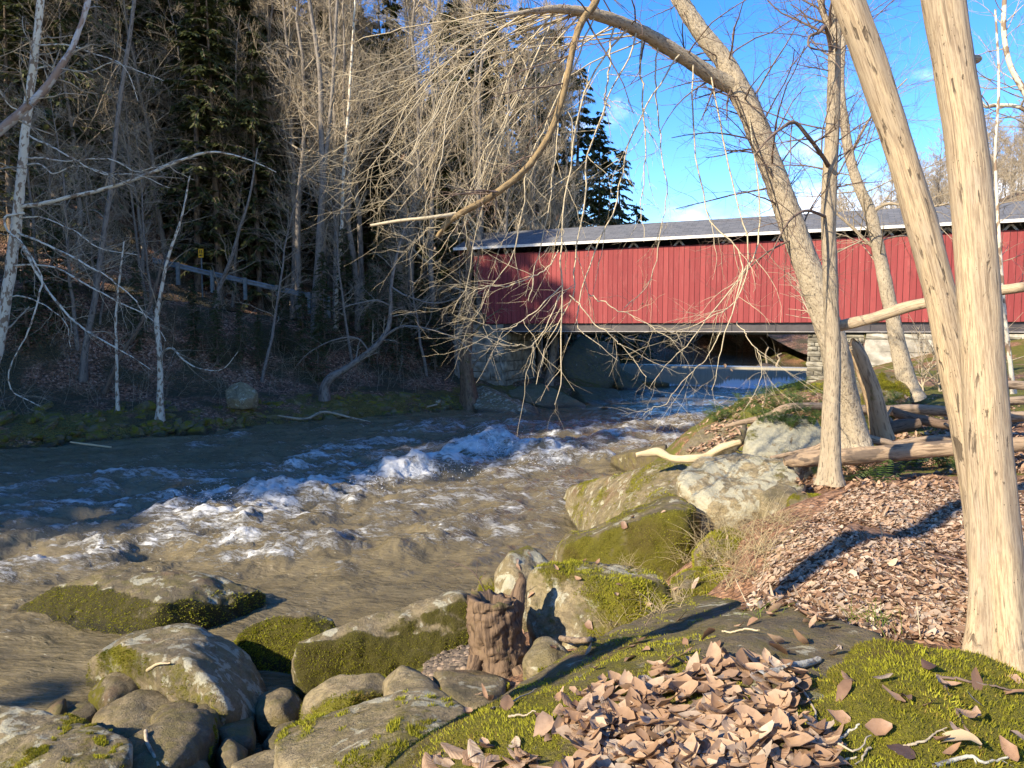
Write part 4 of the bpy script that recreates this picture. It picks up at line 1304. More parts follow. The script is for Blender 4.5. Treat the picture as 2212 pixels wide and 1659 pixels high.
# stones at the lower left
rock('big lichen stone filling the bottom left corner',
     [w(-60, 1530, 6.3), w(0, 1524, 6.3), w(62, 1520, 6.4), w(142, 1556, 6.2), w(232, 1592, 5.9), w(278, 1604, 5.7), w(282, 1668, 5.2), w(100, 1700, 5.0), w(-80, 1700, 5.2), w(60, 1590, 5.8)], -.1, .58, .36, moss=.20, up=.12, side=.1, sub=6, fuzz=1)
rock('reddish brown moss edged stone at the bottom beside the corner stone',
     [w(281, 1596, 6.0), w(336, 1569, 6.2), w(403, 1542, 6.5), w(450, 1538, 6.5), w(462, 1565, 6.3), w(438, 1622, 5.8), w(330, 1668, 5.4), w(268, 1668, 5.4), w(390, 1560, 6.3)], -.1, .40, .05, moss=.40, side=.2, toward=(-.6, -1), sub=5, fuzz=1)
rock('smooth tan stone leaning on the dome boulder',
     [w(202, 1547, 6.9), w(262, 1506, 7.1), w(319, 1491, 7.2), w(370, 1495, 7.2), w(385, 1510, 7.1), w(340, 1560, 6.7), w(269, 1596, 6.4), w(215, 1570, 6.6)], -.2, .58, .10, moss=.16, side=.1, sub=5)
rock('pointed pale stone propped against the mossy side of the dome boulder',
     [w(195, 1513, 7.4), w(242, 1451, 7.7), w(276, 1450, 7.7), w(308, 1496, 7.5), w(238, 1528, 7.1), w(225, 1470, 7.5)], -.2, .58, .1, moss=.12, side=.4, toward=(-1, -.5), sub=5)
rock('dark grey stone at the water left of the pointed stone',
     [w(122, 1553, 7.2), w(168, 1517, 7.4), w(205, 1516, 7.4), w(214, 1535, 7.3), w(151, 1568, 7.0)], -.2, .14, .05, moss=-.1, side=0, sub=4)
rock('smaller dark stone at the water nearest the corner stone',
     [w(99, 1532, 7.3), w(120, 1517, 7.5), w(142, 1520, 7.5), w(137, 1542, 7.2), w(110, 1549, 7.1)], -.2, .16, .05, moss=-.1, side=0, sub=4)
rock('brown round backed stone between the tan and reddish stones',
     [w(325, 1552, 6.7), w(346, 1520, 6.9), w(395, 1505, 7.0), w(428, 1518, 6.9), w(432, 1545, 6.7), w(370, 1575, 6.4), w(330, 1572, 6.5)], -.2, .22, .0, moss=.1, side=.1, sub=5)
rock('dark wet stone under the right end of the dome boulder',
     [w(420, 1520, 6.9), w(440, 1504, 7.0), w(470, 1510, 7.0), w(482, 1545, 6.8), w(445, 1565, 6.6)], -.2, .10, .0, moss=-.1, side=0, sub=4)
rock('round speckled brown stone in shallow water',
     [w(554, 1528, 7.3), w(568, 1500, 7.4), w(600, 1488, 7.5), w(635, 1500, 7.4), w(650, 1525, 7.3), w(638, 1555, 7.1), w(600, 1566, 7.0), w(565, 1552, 7.1), w(600, 1525, 7.0)], -.1, .40, .05, moss=-.1, side=0, sub=5, p=10, deep=.6)
rock('flat brown stone just below the round speckled stone',
     [w(578, 1606, 6.4), w(598, 1579, 6.6), w(636, 1568, 6.7), w(650, 1596, 6.5), w(590, 1623, 6.2)], 0, .36, .05, moss=-.1, side=0, sub=4)
rock('small rounded upright stone near the bottom edge',
     [w(474, 1621, 6.0), w(484, 1602, 6.1), w(504, 1598, 6.1), w(525, 1616, 6.0), w(518, 1648, 5.8), w(484, 1652, 5.8)], 0, .33, .05, moss=.0, side=0, sub=4)
rock('brown stone cut by the bottom edge right of the reddish stone',
     [w(354, 1664, 5.8), w(380, 1632, 5.9), w(412, 1618, 6.0), w(445, 1639, 5.9), w(458, 1668, 5.7), w(400, 1690, 5.4)], 0, .33, .05, moss=.0, side=0, sub=4)
rock('pale yellowish rock at the bottom edge left of the spotted rock',
     [w(495, 1664, 5.2), w(560, 1632, 5.3), w(620, 1615, 5.4), w(640, 1640, 5.1), w(560, 1690, 4.8)], .3, .75, .0, moss=.05, side=.1, sub=5)
rock('dark pebbly stone behind the bottom upright stone',
     [w(468, 1575, 6.6), w(505, 1562, 6.8), w(545, 1580, 6.7), w(550, 1610, 6.3), w(480, 1600, 6.4)], 0, .12, .0, moss=-.1, side=0, sub=4)
rock('low dark rock on the leaf path showing through the litter',
     [w(1880, 1130, 6.2), w(1960, 1108, 6.4), w(2090, 1100, 6.5), w(2180, 1120, 6.3), w(2180, 1170, 5.7), w(2000, 1172, 5.7), w(1900, 1158, 5.9)], 2.0, .2, .1, moss=.3, up=.05, side=0, sub=5, p=22)
rock('moss covered hump of rock in the right foreground under twigs',
     [w(1680, 1500, 3.0), w(1740, 1430, 3.25), w(1850, 1396, 3.35), w(1950, 1388, 3.35), w(2080, 1412, 3.2), w(2200, 1452, 3.05), w(2330, 1520, 2.8), w(2250, 1659, 2.25), w(1900, 1659, 2.2), w(1700, 1620, 2.4), w(1900, 2100, 1.5), w(2500, 2000, 1.7)],
     1.4, .3, .1, moss=.85, up=.15, side=0, sub=6, p=16, amp=.03, back=.1, fuzz=3)

# rocks of the far bank
rock('big pale oval boulder lying on the far bank below the slope',
     [w(488, 842, 31.4), w(505, 828, 31.6), w(535, 826, 31.6), w(556, 845, 31.4), w(552, 860, 31.0), w(520, 866, 30.8), w(495, 858, 31.0)], .8, .8, .2, moss=-.2, side=-.1, sub=5, p=10)
rock('slanting white streaked rock slab at the foot of the left abutment',
     [w(1022, 838, 40.0), w(1040, 832, 40.2), w(1110, 862, 39.2), w(1180, 893, 37.6), g(1185, 903, -.1), g(1060, 902, -.1), g(1020, 898, -.1), w(1030, 860, 39.4)], -.6, .5, .34, moss=.02, side=.3, toward=(-.2, -1), sub=5, p=22, strata=.08)
rock('smooth grey sloping slab below the bridge dipping into the water',
     [w(1085, 845, 41.5), w(1130, 828, 43.0), w(1175, 838, 43.0), w(1225, 868, 41.0), g(1262, 886, -.05), g(1215, 892, -.1), w(1150, 870, 39.5)], -.6, .5, .02, moss=-.2, side=0, sub=5, p=24, amp=.02)
rock('dark rock overhang under the bridge left of the weir',
     [w(1215, 760, 51), w(1240, 735, 53), w(1330, 742, 53.5), w(1338, 775, 52.5), w(1320, 800, 51.5), w(1310, 835, 50), w(1230, 850, 48), w(1210, 820, 48)], -.4, .06, .05, moss=.0, side=.1, sub=5, p=14)
rock('dark rubble ledge at the waterline under the bridge',
     [w(1225, 850, 45.5), w(1290, 838, 47), w(1330, 850, 46.5), g(1345, 872, -.1), g(1270, 884, -.1), w(1225, 868, 44)], -.6, .12, .12, moss=.05, side=0, sub=5)
rock('tilted dark slab against the left end of the weir',
     [w(1322, 790, 53.5), w(1336, 792, 53.5), w(1392, 830, 51), g(1400, 842, 0), g(1350, 848, -.1), w(1325, 830, 50.5)], -.5, .1, .0, moss=-.1, side=0, sub=4, p=22)
rock('low dark slab with a wet blue sheen below the weir',
     [w(1350, 806, 53.5), w(1380, 812, 53.2), w(1450, 828, 52), g(1440, 838, 0), g(1390, 838, .0), w(1360, 822, 51.8)], -.5, .10, .0, moss=-.2, side=0, sub=4, p=22)
for i, (u, v, a, b_) in enumerate(((1388, 853, 18, 9), (1418, 858, 20, 7), (1455, 851, 16, 6), (1330, 872, 14, 5), (1310, 884, 14, 8), (1345, 866, 10, 4), (1425, 872, 8, 4), (1372, 868, 9, 4))):
    rock('small dark rock breaking the water below the weir', [g(u - a, v, .02), w(u - a * .4, v - b_, float(g(u, v, 0)[1]) + .3), w(u + a * .5, v - b_ * .8, float(g(u, v, 0)[1]) + .3), g(u + a, v, .02), g(u, v + 3, -.02)],
         -.4, .06, .0, group='dark rocks in the water below the weir', moss=-.3, side=0, sub=3)
# boulders and mossy cobbles along the far waterline
fr = np.random.default_rng(8)
pr_ = []
for k in range(7):
    pts = norm(fr.normal(size=(11, 3))) * np.array([1, .8, .62]) * fr.uniform(.85, 1.1, size=(11, 1))
    pr_.append(rock_geo(pts + np.array([0, 0, .25]), -.35, seed=60 + k, sub=4, p=12, amp=.10, moss=.42, up=.1, side=.1, back=.05, deep=.8))
pm_ = [mesh('boulder', v, None, t, {'moss': m}) for v, t, m, _ in pr_]
for m_ in pm_: m_.materials.append(ROCK)
fl = ['moss covered rock on the shaded far bank near the water', 'rust brown rock in the rubble left of the abutment', 'pale lichen rock at the far waterline left of the snag']
cnt = 0
while cnt < 290:
    u = fr.uniform(-60, 1010); S_ = fr.uniform(0, 1) ** 1.5
    v = np.interp(u, [-60, 0, 300, 640, 800, 1010], [1010, 975, 950, 925, 915, 898]) - S_ * np.interp(u, [0, 300, 640, 1010], [95, 85, 75, 45])
    q_ = None
    d_ = ray(u, v)
    ts = np.arange(20, 48, 0.15)
    P3 = np.array([0, 0, EYE]) + d_ * (ts / d_[1])[:, None]
    hz = hill_z(P3[:, 0], P3[:, 1])
    hit = np.nonzero(P3[:, 2] < hz)[0]
    if not len(hit): continue
    q_ = P3[hit[0]]
    s = fr.uniform(.14, .42) * (1 + .8 * (fr.random() < .12))
    k = 1 if (640 < u and fr.random() < .6) else (2 if (820 < u < 1010 and fr.random() < .5) else 0)
    o = obj('boulder', pm_[fr.integers(7)], ROCK, None, q_ - np.array([0, 0, s * .25]))
    o.scale = (s * fr.uniform(.9, 1.7), s, s * fr.uniform(.6, 1.0)); o.rotation_euler = (fr.normal() * .2, fr.normal() * .2, fr.uniform(0, 6.28))
    o['tone'] = float((fr.uniform(.05, .4), .2, .6)[k]); o['lichen'] = float((0, 0, .35)[k])
    tag(o, fl[k], 'boulder', ('mossy rocks along the far bank', 'rust brown rocks left of the abutment', 'pale rocks at the far waterline')[k])
    cnt += 1

# ------------------------------------------------------------------ one surface to scatter things on
allv, allt, n0 = [], [], 0
gv = np.empty(len(GROUND_ME.vertices) * 3, np.float32); GROUND_ME.vertices.foreach_get('co', gv); gv = gv.reshape(-1, 3)
gi = np.empty(len(GROUND_ME.loops), np.int32); GROUND_ME.loops.foreach_get('vertex_index', gi); gi = gi.reshape(-1, 4)
allv.append(gv); allt.append(gi[:, [0, 1, 2]]); allt.append(gi[:, [0, 2, 3]]); n0 = len(gv)
for v, t, m_, vn, o, fz in ROCKS:
    if v[:, 1].mean() < 19:
        allv.append(v); allt.append(t + n0); n0 += len(v)
SURF = BVHTree.FromPolygons(np.concatenate(allv).tolist(), np.concatenate(allt).tolist())


def drop(x, y, z=9.0):
    h_ = SURF.ray_cast(Vector((x, y, z)), Vector((0, 0, -1)))
    return (np.array(h_[0][:]), np.array(h_[1][:])) if h_[0] is not None else (None, None)


def hitpx(u, v):
    d_ = norm(ray(u, v))
    h_ = SURF.ray_cast(Vector((0, 0, EYE)), Vector(d_))
    return (np.array(h_[0][:]), np.array(h_[1][:])) if h_[0] is not None else (None, None)


# short moss fuzz on the near rocks, a part of each rock
def fuzz_mesh(v, tri, mo, vn, n, ln, rng, thr=0.52):
    a = v[tri[:, 0]]; fn = np.cross(v[tri[:, 1]] - a, v[tri[:, 2]] - a); ar = np.linalg.norm(fn, axis=1)
    fm = mo[tri].mean(1) + 0.5 * fbm(v[tri].mean(1) * 7, 3)
    nv = norm(vn[tri].mean(1))
    cen = v[tri].mean(1)
    view = norm(np.array([0, 0, EYE]) - cen)
    wgt = ar * (fm > thr) * ((nv * view).sum(1) > -0.25) * (nv[:, 2] > -0.5) / np.maximum(np.linalg.norm(cen - np.array([0, 0, EYE]), axis=1), 1.5)
    if wgt.sum() <= 0: return None
    k = rng.choice(len(tri), size=n, p=wgt / wgt.sum())
    r1, r2 = np.sqrt(rng.random(n))[:, None], rng.random(n)[:, None]
    p0 = v[tri[k, 0]] * (1 - r1) + v[tri[k, 1]] * (r1 * (1 - r2)) + v[tri[k, 2]] * (r1 * r2)
    N = nv[k]
    L = ln * rng.uniform(.5, 1.3, size=(n, 1)) * (0.7 + 0.8 * np.clip(fm[k] - thr, 0, .8))[:, None]
    side = norm(np.cross(N, rng.normal(size=(n, 3))))
    lean = norm(N + 0.55 * rng.normal(size=(n, 3)))
    wd = L * 0.20
    p1, p2 = p0 - side * wd - N * 0.004, p0 + side * wd - N * 0.004
    p3 = p0 + lean * L
    vv = np.stack([p1, p2, p3], 1).reshape(-1, 3)
    tint = np.repeat(np.clip(0.45 + 0.8 * fbm(p0 * 3.0, 3) + 0.12 * rng.normal(size=n), 0, .999), 3)
    return vv, np.arange(3 * n).reshape(-1, 3), tint


for v, t, m_, vn, o, fz in ROCKS:
    if not fz: continue
    dist = np.linalg.norm(v.mean(0) - np.array([0, 0, EYE]))
    n = {1: 9000, 2: 24000, 3: 90000}[fz]
    f_ = fuzz_mesh(v, t, m_, vn, n, {1: .022, 2: .014, 3: .013}[fz] * (1 + 0.04 * dist), np.random.default_rng(len(o.name) + n))
    if f_ is None: continue
    vv, tt_, tint = f_
    if o.get('darkmoss', 0) > .6: tint = tint * .35  # moss blades darkened as well, to match the painted shade
    fo = obj('moss', mesh('moss', vv - np.array(o.location), None, tt_, {'tint': tint}), MOSS, o)
    tag(fo, kind='stuff')

# ------------------------------------------------------------------ trees: tools
def px_line(pts, n):
    """rows (u, v, Y, width in px) -> centre line (1,n,3) and radii (1,n)"""
    # a round stem off the axis looks wider by 1/cos of its angle
    a = spline(np.array([[*w(u, v, Y), wd * 0.5 * Y / F0 / math.hypot(1, (u - U0) / F0)] for u, v, Y, wd in pts]), n)
    return a[None, :, :3], np.maximum(a[None, :, 3], 0.002)


def trunk_mesh(name, P, Rr, S, amp, freq, zs, origin, flare=0.0):
    v, q, b = tubes(P, Rr, S)
    c = np.repeat(P[0], S, axis=0)
    nn = norm(v - c)
    bb = b.copy(); bb[:, 2] *= zs
    r = np.repeat(Rr[0], S)
    d = amp * fbm(bb * freq, 4) + 0.10 * r * fbm(np.stack([b[:, 0] * 3, b[:, 1] * 3, b[:, 2] * 1.6], -1), 3)
    if flare:
        L = b[:, 2]; low = np.exp(-L / (5 * r.max() + .05)) if flare > 0 else np.exp(-(L.max() - L) / (5 * r.max() + .05))
        th = np.arctan2(b[:, 1], b[:, 0])
        d = d + abs(flare) * r * low * (0.75 + 0.6 * np.cos(th * 3 + 1) + .3 * np.cos(5 * th))
    v = v + nn * d[:, None]
    return mesh(name, v - np.asarray(origin), q, None, {'bark': b})


def twigs_on(P, Rr, spec, rng, trop=(0, 0, 0.03), bias=None):
    """spec: list of (children per line, t0, t1, angle0, angle1, length0, length1, jitter, K, S, radius factor); returns Geo"""
    G = Geo()
    cur = [(P, Rr)]
    for (n, t0, t1, a0, a1, l0, l1, jit, K, S, rf) in spec:
        nxt = []
        for (p, r) in cur:
            s, d, pr, t, i = spawn(p, r, n, rng, t0, t1, a0, a1, bias)
            L = rng.uniform(l0, l1, size=len(s)) * (1.15 - 0.55 * t)
            q = grow(s, d, L, K, jit, trop, rng)
            rr = taper(np.maximum(pr * rf, 0.0014), K, 0.35)
            G.tubes(q, rr, S)
            nxt.append((q, rr))
        cur = nxt
    return G


# ------------------------------------------------------------------ prototypes for the woods
def hemlock_proto(seed, H=20.0, dens=1.0, L0=3.6):
    rng = np.random.default_rng(seed)
    tr = np.stack([0.15 * np.sin(np.linspace(0, 3, 14) + seed), 0.12 * np.cos(np.linspace(0, 2.5, 14)), np.linspace(-0.5, H, 14)], -1)
    Tg = Geo(); Tg.tubes(tr[None], np.linspace(0.24, 0.02, 14)[None], 7)
    nb_ = int(200 * dens)
    z = H * (0.06 + 0.94 * rng.random(nb_) ** 0.85)
    f = 1 - z / H
    L = (L0 * 1.12 * f ** 0.6 * (1 - .35 * (f > .8)) + 0.3) * rng.uniform(.45, 1.2, nb_)
    az = rng.uniform(0, 6.283, nb_)
    st = np.stack([np.interp(z, tr[:, 2], tr[:, 0]), np.interp(z, tr[:, 2], tr[:, 1]), z], -1)
    d = np.stack([np.cos(az), np.sin(az), 0.25 * np.ones(nb_)], -1)
    K = 7
    B = grow(st, d, L, K, 0.10, (0, 0, -0.13), rng)
    Tg.tubes(B, taper(0.012 + 0.012 * L, K, .3), 3)
    ns = int(40)
    i = np.repeat(np.arange(nb_), ns); t = rng.uniform(.12, 1, len(i))
    x = t * (K - 1) - 1e-6; k = x.astype(int); fr_ = (x - k)[:, None]
    p0 = B[i, k] * (1 - fr_) + B[i, k + 1] * fr_
    T = norm(B[i, k + 1] - B[i, k])
    sd_ = norm(np.cross(T, [0, 0, 1.0])) * np.where(rng.random(len(i)) < .5, 1, -1)[:, None]
    a = rng.uniform(.35, 1.2, len(i))[:, None]
    dr = norm(np.cos(a) * T + np.sin(a) * sd_ + np.array([0, 0, -.28]) + .18 * rng.normal(size=p0.shape))
    ln = (0.30 + .35 * rng.random(len(i))) * (1.15 - .6 * t) * np.minimum(1, .5 + L[i] / 3)
    wv = norm(np.cross(dr, np.array([0, 0, 1.0]) + .35 * rng.normal(size=p0.shape)))
    wd = ln * rng.uniform(.14, .26, len(i))
    a0 = p0; a1 = p0 + dr * (ln * .45)[:, None] + wv * wd[:, None]; a2 = p0 + dr * ln[:, None] - np.array([0, 0, .12]) * ln[:, None]; a3 = p0 + dr * (ln * .45)[:, None] - wv * wd[:, None]
    V = np.stack([a0, a1, a2, a3], 1).reshape(-1, 3)
    tint = np.repeat(np.clip(.35 + .35 * t * rng.random(len(i)) + .2 * rng.normal(size=len(i)), 0, .75), 4) * 0.999
    cm = mesh('crown', V, np.arange(len(V)).reshape(-1, 4), None, {'tint': tint}, smooth=False)
    cm.materials.append(HEMLOCK)
    tm = Tg.mesh('trunk'); tm.materials.append(BARK_BROWN)
    return tm, cm


def bare_proto(seed, H=19.0, mat_t=None, mat_c=None, n=(26, 7, 6), upright=0.08, spread=1.0, fork=False, twig=0.006):
    rng = np.random.default_rng(seed)
    K = 14
    zz = np.linspace(-0.5, H, K)
    w1 = np.cumsum(rng.normal(size=(K, 2)) * .10, axis=0)
    tr = np.stack([w1[:, 0], w1[:, 1], zz], -1)
    rr = np.linspace(.17, .02, K)
    Tg = Geo(); Tg.tubes(tr[None], rr[None], 7)
    Cg = Geo()
    P, r = tr[None], rr[None]
    s, d, pr, t, _ = spawn(P, r, n[0], rng, .28, .98, 35, 70)
    L = spread * rng.uniform(1.6, 4.6, len(s)) * (1.35 - t)
    q1 = grow(s, d, L, 8, .13, (0, 0, upright), rng); r1 = taper(np.maximum(pr * .45, .018), 8, .25); Cg.tubes(q1, r1, 4)
    s, d, pr, t, i = spawn(q1, r1, n[1], rng, .15, 1, 25, 60)
    L2 = L[i] * rng.uniform(.25, .6, len(s)); q2 = grow(s, d, L2, 6, .16, (0, 0, upright), rng); r2 = taper(np.maximum(pr * .55, twig * 1.5), 6, .4); Cg.tubes(q2, r2, 3)
    s, d, pr, t, i = spawn(q2, r2, n[2], rng, .1, 1, 20, 55)
    L3 = np.maximum(L2[i] * rng.uniform(.3, .75, len(s)), .25); q3 = grow(s, d, L3, 4, .18, (0, 0, upright), rng); r3 = taper(np.full(len(s), twig), 4, .5); Cg.tubes(q3, r3, 3)
    tm, cm = Tg.mesh('trunk'), Cg.mesh('crown')
    tm.materials.append(mat_t); cm.materials.append(mat_c)
    return tm, cm


def proto_thing(name, label, cat, group, meshes):
    r = thing(name, label, cat, (0, 0, 0), group)
    for nm, me in zip(('trunk', 'crown'), meshes):
        obj(nm, me, None, r)
    return r


rng = np.random.default_rng(21)
HEM = [hemlock_proto(1), hemlock_proto(2, dens=.85, L0=3.2), hemlock_proto(3, dens=1.15, L0=4.1), hemlock_proto(4, H=18, dens=.6, L0=3.0)]
BARE_S = [bare_proto(11, 19, BARK_GREY, TWIG_TAN, (34, 8, 7), .03, 1.15), bare_proto(12, 17, BARK_GREY, TWIG_GREY, (30, 8, 7), .0, 1.35), bare_proto(13, 21, BARK_GREY, TWIG_GREY, (32, 8, 7), .04, 1.2)]
BARE_L = [bare_proto(14, 20, BARK_GREY, TWIG_TAN, (34, 8, 7), .10, .9, twig=.008), bare_proto(15, 18, BARK_GREY, TWIG_TAN, (36, 8, 7), .14, .9, twig=.008), bare_proto(16, 22, BARK_GREY, TWIG_TAN, (34, 8, 7), .08, 1.0, twig=.008)]
BARE_F = [bare_proto(17, 17, BARK_GREY, TWIG_TAN, (30, 6, 5), .10, 1.0, twig=.02), bare_proto(18, 15, BARK_GREY, TWIG_TAN, (32, 6, 5), .12, 1.1, twig=.02)]
used_proto = {}


def plant(protos, k, name, label, cat, group, loc, sc, rz, tilt=(0, 0)):
    key = (id(protos), k)
    if key not in used_proto:
        r = proto_thing(name, label, cat, group, protos[k])
        used_proto[key] = r
        r.location = [float(c) for c in loc]; r.scale = (sc, sc, sc); r.rotation_euler = (tilt[0], tilt[1], rz)
        return r
    r = dup(used_proto[key], loc, rz, sc, label, group, tilt)
    return r


def hz1(x, y):
    return float(hill_z(np.array([x]), np.array([y]))[0])


def sd1(x, y):
    d, s = shore(np.array([x]), np.array([y]))
    return float(d[0]), float(s[0])


# conifers: those whose tops stand against the sky first
for (u, v, Y, k) in ((1190, 45, 56, 1), (1130, 5, 54, 0), (1060, -60, 52, 2), (1245, 130, 59, 3), (1292, 232, 61, 0), (1338, 312, 63, 1), (1372, 430, 64, 3), (985, -90, 50, 0), (1010, 180, 47.5, 1), (1215, 300, 54, 2), (1290, 390, 58, 0), (1100, 330, 50, 2), (1160, 420, 50.5, 0)):
    x = (u - U0) / F0 * Y
    zb = hz1(x, Y); zt = float(w(u, v, Y)[2])
    plant(HEM, k, 'hemlock', 'hemlock standing on the slope behind the left end of the bridge', 'tree', 'hemlocks behind the bridge end', (x, Y, zb - .3), (zt - zb) / (20 if k < 3 else 18), rng.uniform(0, 6.28))
n = 0
while n < 225:
    u = rng.uniform(-250, 1040) if n < 135 else (rng.uniform(560, 1180) if n < 190 else rng.uniform(-200, 720)); Y = rng.uniform(33, 88) if n < 135 else (rng.uniform(58, 100) if n < 190 else rng.uniform(40, 56))
    if 375 < u < 500 and Y < 42: continue
    x = (u - U0) / F0 * Y
    d, s = sd1(x, Y)
    if not (d > 14 or (5 < d < 9 and rng.random() < .12)): continue
    sc = rng.uniform(.75, 1.15) if d > 14 else rng.uniform(.22, .4)
    plant(HEM, int(rng.integers(4)), 'hemlock', 'dark green hemlock in the dense wood on the shaded hillside', 'tree', 'hemlocks on the shaded hillside', (x, Y, hz1(x, Y) - .3), sc, rng.uniform(0, 6.28))
    n += 1
# young hemlocks low on the slope and by the abutment
for (u, v, s) in ((655, 800, .24), (700, 770, .30), (745, 730, .33), (800, 790, .28), (860, 800, .30), (905, 770, .28), (940, 800, .22), (610, 760, .2), (560, 800, .16), (470, 790, .2), (420, 770, .2), (690, 820, .2), (770, 690, .4), (820, 720, .34), (300, 760, .22), (130, 720, .3), (60, 760, .3), (740, 640, .4), (860, 640, .36), (920, 660, .34),  (880, 700, .3), (960, 690, .26), (520, 780, .16)):
    d_ = ray(u, v); ts = np.arange(22, 60, .1); P3 = np.array([0, 0, EYE]) + d_ * (ts / d_[1])[:, None]
    hit = np.nonzero(P3[:, 2] < hill_z(P3[:, 0], P3[:, 1]))[0]
    if not len(hit): continue
    plant(HEM, int(rng.integers(3)), 'hemlock', 'young hemlock with drooping green boughs low on the far bank', 'tree', 'young hemlocks low on the far bank', P3[hit[0]] - np.array([0, 0, .3]), s, rng.uniform(0, 6.28))
# bare trees on the shaded slope
n = 0
while n < 66:
    u = rng.uniform(-150, 1000); Y = rng.uniform(32, 60)
    if 375 < u < 500 and Y < 42: continue
    x = (u - U0) / F0 * Y
    d, s = sd1(x, Y)
    if d < 4 or 9 < d < 14: continue
    sc = rng.uniform(.7, 1.1) if d > 13 else rng.uniform(.3, .6)
    plant(BARE_S, int(rng.integers(3)), 'bare_tree', 'bare grey tree among the hemlocks on the shaded hillside', 'tree', 'bare trees on the shaded hillside', (x, Y, hz1(x, Y) - .3), sc, rng.uniform(0, 6.28), (rng.normal() * .06, rng.normal() * .06))
    n += 1
# sunlit bare crowns at the top centre and behind the bridge end
for i in range(62):
    u = rng.uniform(560, 1300); Y = rng.uniform(43, 62)
    x = (u - U0) / F0 * Y
    d, s = sd1(x, Y)
    vt = np.interp(u, [690, 1050, 1200, 1300, 1360], [-260, -160, 60, 230, 420]) + rng.uniform(-30, 160)
    zb, zt = hz1(x, Y), float(w(u, vt, Y)[2])
    if d < 3 or zt - zb < 4: continue
    plant(BARE_L, int(rng.integers(3)), 'bare_tree', 'bare tan twigged tree catching the sun above the bridge end', 'tree', 'sunlit bare trees above the bridge end', (x, Y, zb - .3), min((zt - zb) / 19.0, 1.35), rng.uniform(0, 6.28))
# woods beyond the weir, seen under the bridge
for i in range(30):
    u = rng.uniform(1330, 1760); Y = rng.uniform(80, 98)
    x = (u - U0) / F0 * Y
    zt = float(w(u, rng.uniform(560, 700), Y)[2]); zb = hz1(x, Y)
    if rng.random() < .55:
        plant(HEM, int(rng.integers(3)), 'hemlock', 'hemlock on the low bank upstream of the weir', 'tree', 'hemlocks upstream of the weir', (x, Y, zb - .3), max((zt - zb) / 20, .15), rng.uniform(0, 6.28))
    else:
        plant(BARE_F, int(rng.integers(2)), 'bare_tree', 'bare tree on the low bank upstream of the weir', 'tree', 'bare trees upstream of the weir', (x, Y, zb - .3), max((zt - zb) / 17, .2), rng.uniform(0, 6.28))
# bare woods on the hill behind the right end of the bridge
n = 0
while n < 230:
    Y = rng.uniform(75, 190); u = rng.uniform(1740, 2420)
    x = (u - U0) / F0 * Y
    zg = float(rhill_z(np.array([x]), np.array([Y]))[0])
    lim = float(w(u, np.interp(u, [1740, 1800, 1900, 2000, 2130, 2212, 2420], [455, 400, 345, 310, 255, 195, 120]), Y)[2])
    sc = rng.uniform(.45, .8)
    if zg + 15 * sc > lim: sc = (lim - zg) / 15
    if sc < .25: n += .2; continue
    plant(BARE_F, int(rng.integers(2)), 'bare_tree', 'bare brown tree on the hill beyond the right end of the bridge', 'tree', 'bare trees on the right hill', (x, Y, zg - .3), sc, rng.uniform(0, 6.28))
    n += 1
# the wood goes on to the left of the frame and keeps the sun off the river
n = 0
while n < 108:
    sp_, tp_ = rng.uniform(-42, -17.2), rng.uniform(18, 80)
    x, y = -.8 * tp_ + .6 * sp_, -.6 * tp_ - .8 * sp_
    if y > 2 and U0 + F0 * x / y > -260: continue
    if sd1(x, y)[0] < 1: n += .05; continue
    plant(HEM, int(rng.integers(4)), 'hemlock', 'hemlock on the hillside downstream outside the view', 'tree', 'hemlocks downstream', (x, y, hz1(x, y) - .3), rng.uniform(1.3, 1.85), rng.uniform(0, 6.28))
    n += 1
for (x, y, sc, pr_, k) in ((-20.3, -3.0, .62, HEM, 3), (-24, -6.5, .8, BARE_S, 0), (-34, -15.5, .9, BARE_S, 2)):  # unseen trees added to shade the water close to the near rocks
    plant(pr_, k, 'hemlock' if pr_ is HEM else 'bare_tree', 'tree on the near bank downstream outside the view', 'tree', 'trees on the near bank downstream', (x, y, float(ground_z(np.array([x]), np.array([y]))[0]) - .2), sc, x)


# ------------------------------------------------------------------ single trees of the far bank
def merge(G, g2):
    for vv, qq, bb in zip(g2.v, g2.q, g2.b):
        G.v.append(vv); G.b.append(bb)
    off = G.n
    for qq in g2.q: G.q.append(qq + off)
    G.n += sum(len(x) for x in g2.v)


TW1 = [(16, .2, 1, 30, 70, .8, 2.2, .16, 6, 4, .30), (4, .2, 1, 25, 60, .3, .9, .2, 5, 3, .5), (3, .2, 1, 25, 60, .15, .5, .2, 4, 3, .6)]
TW0 = [(12, .3, 1, 30, 70, .5, 1.6, .16, 6, 3, .30), (4, .2, 1, 25, 60, .2, .7, .2, 4, 3, .5)]


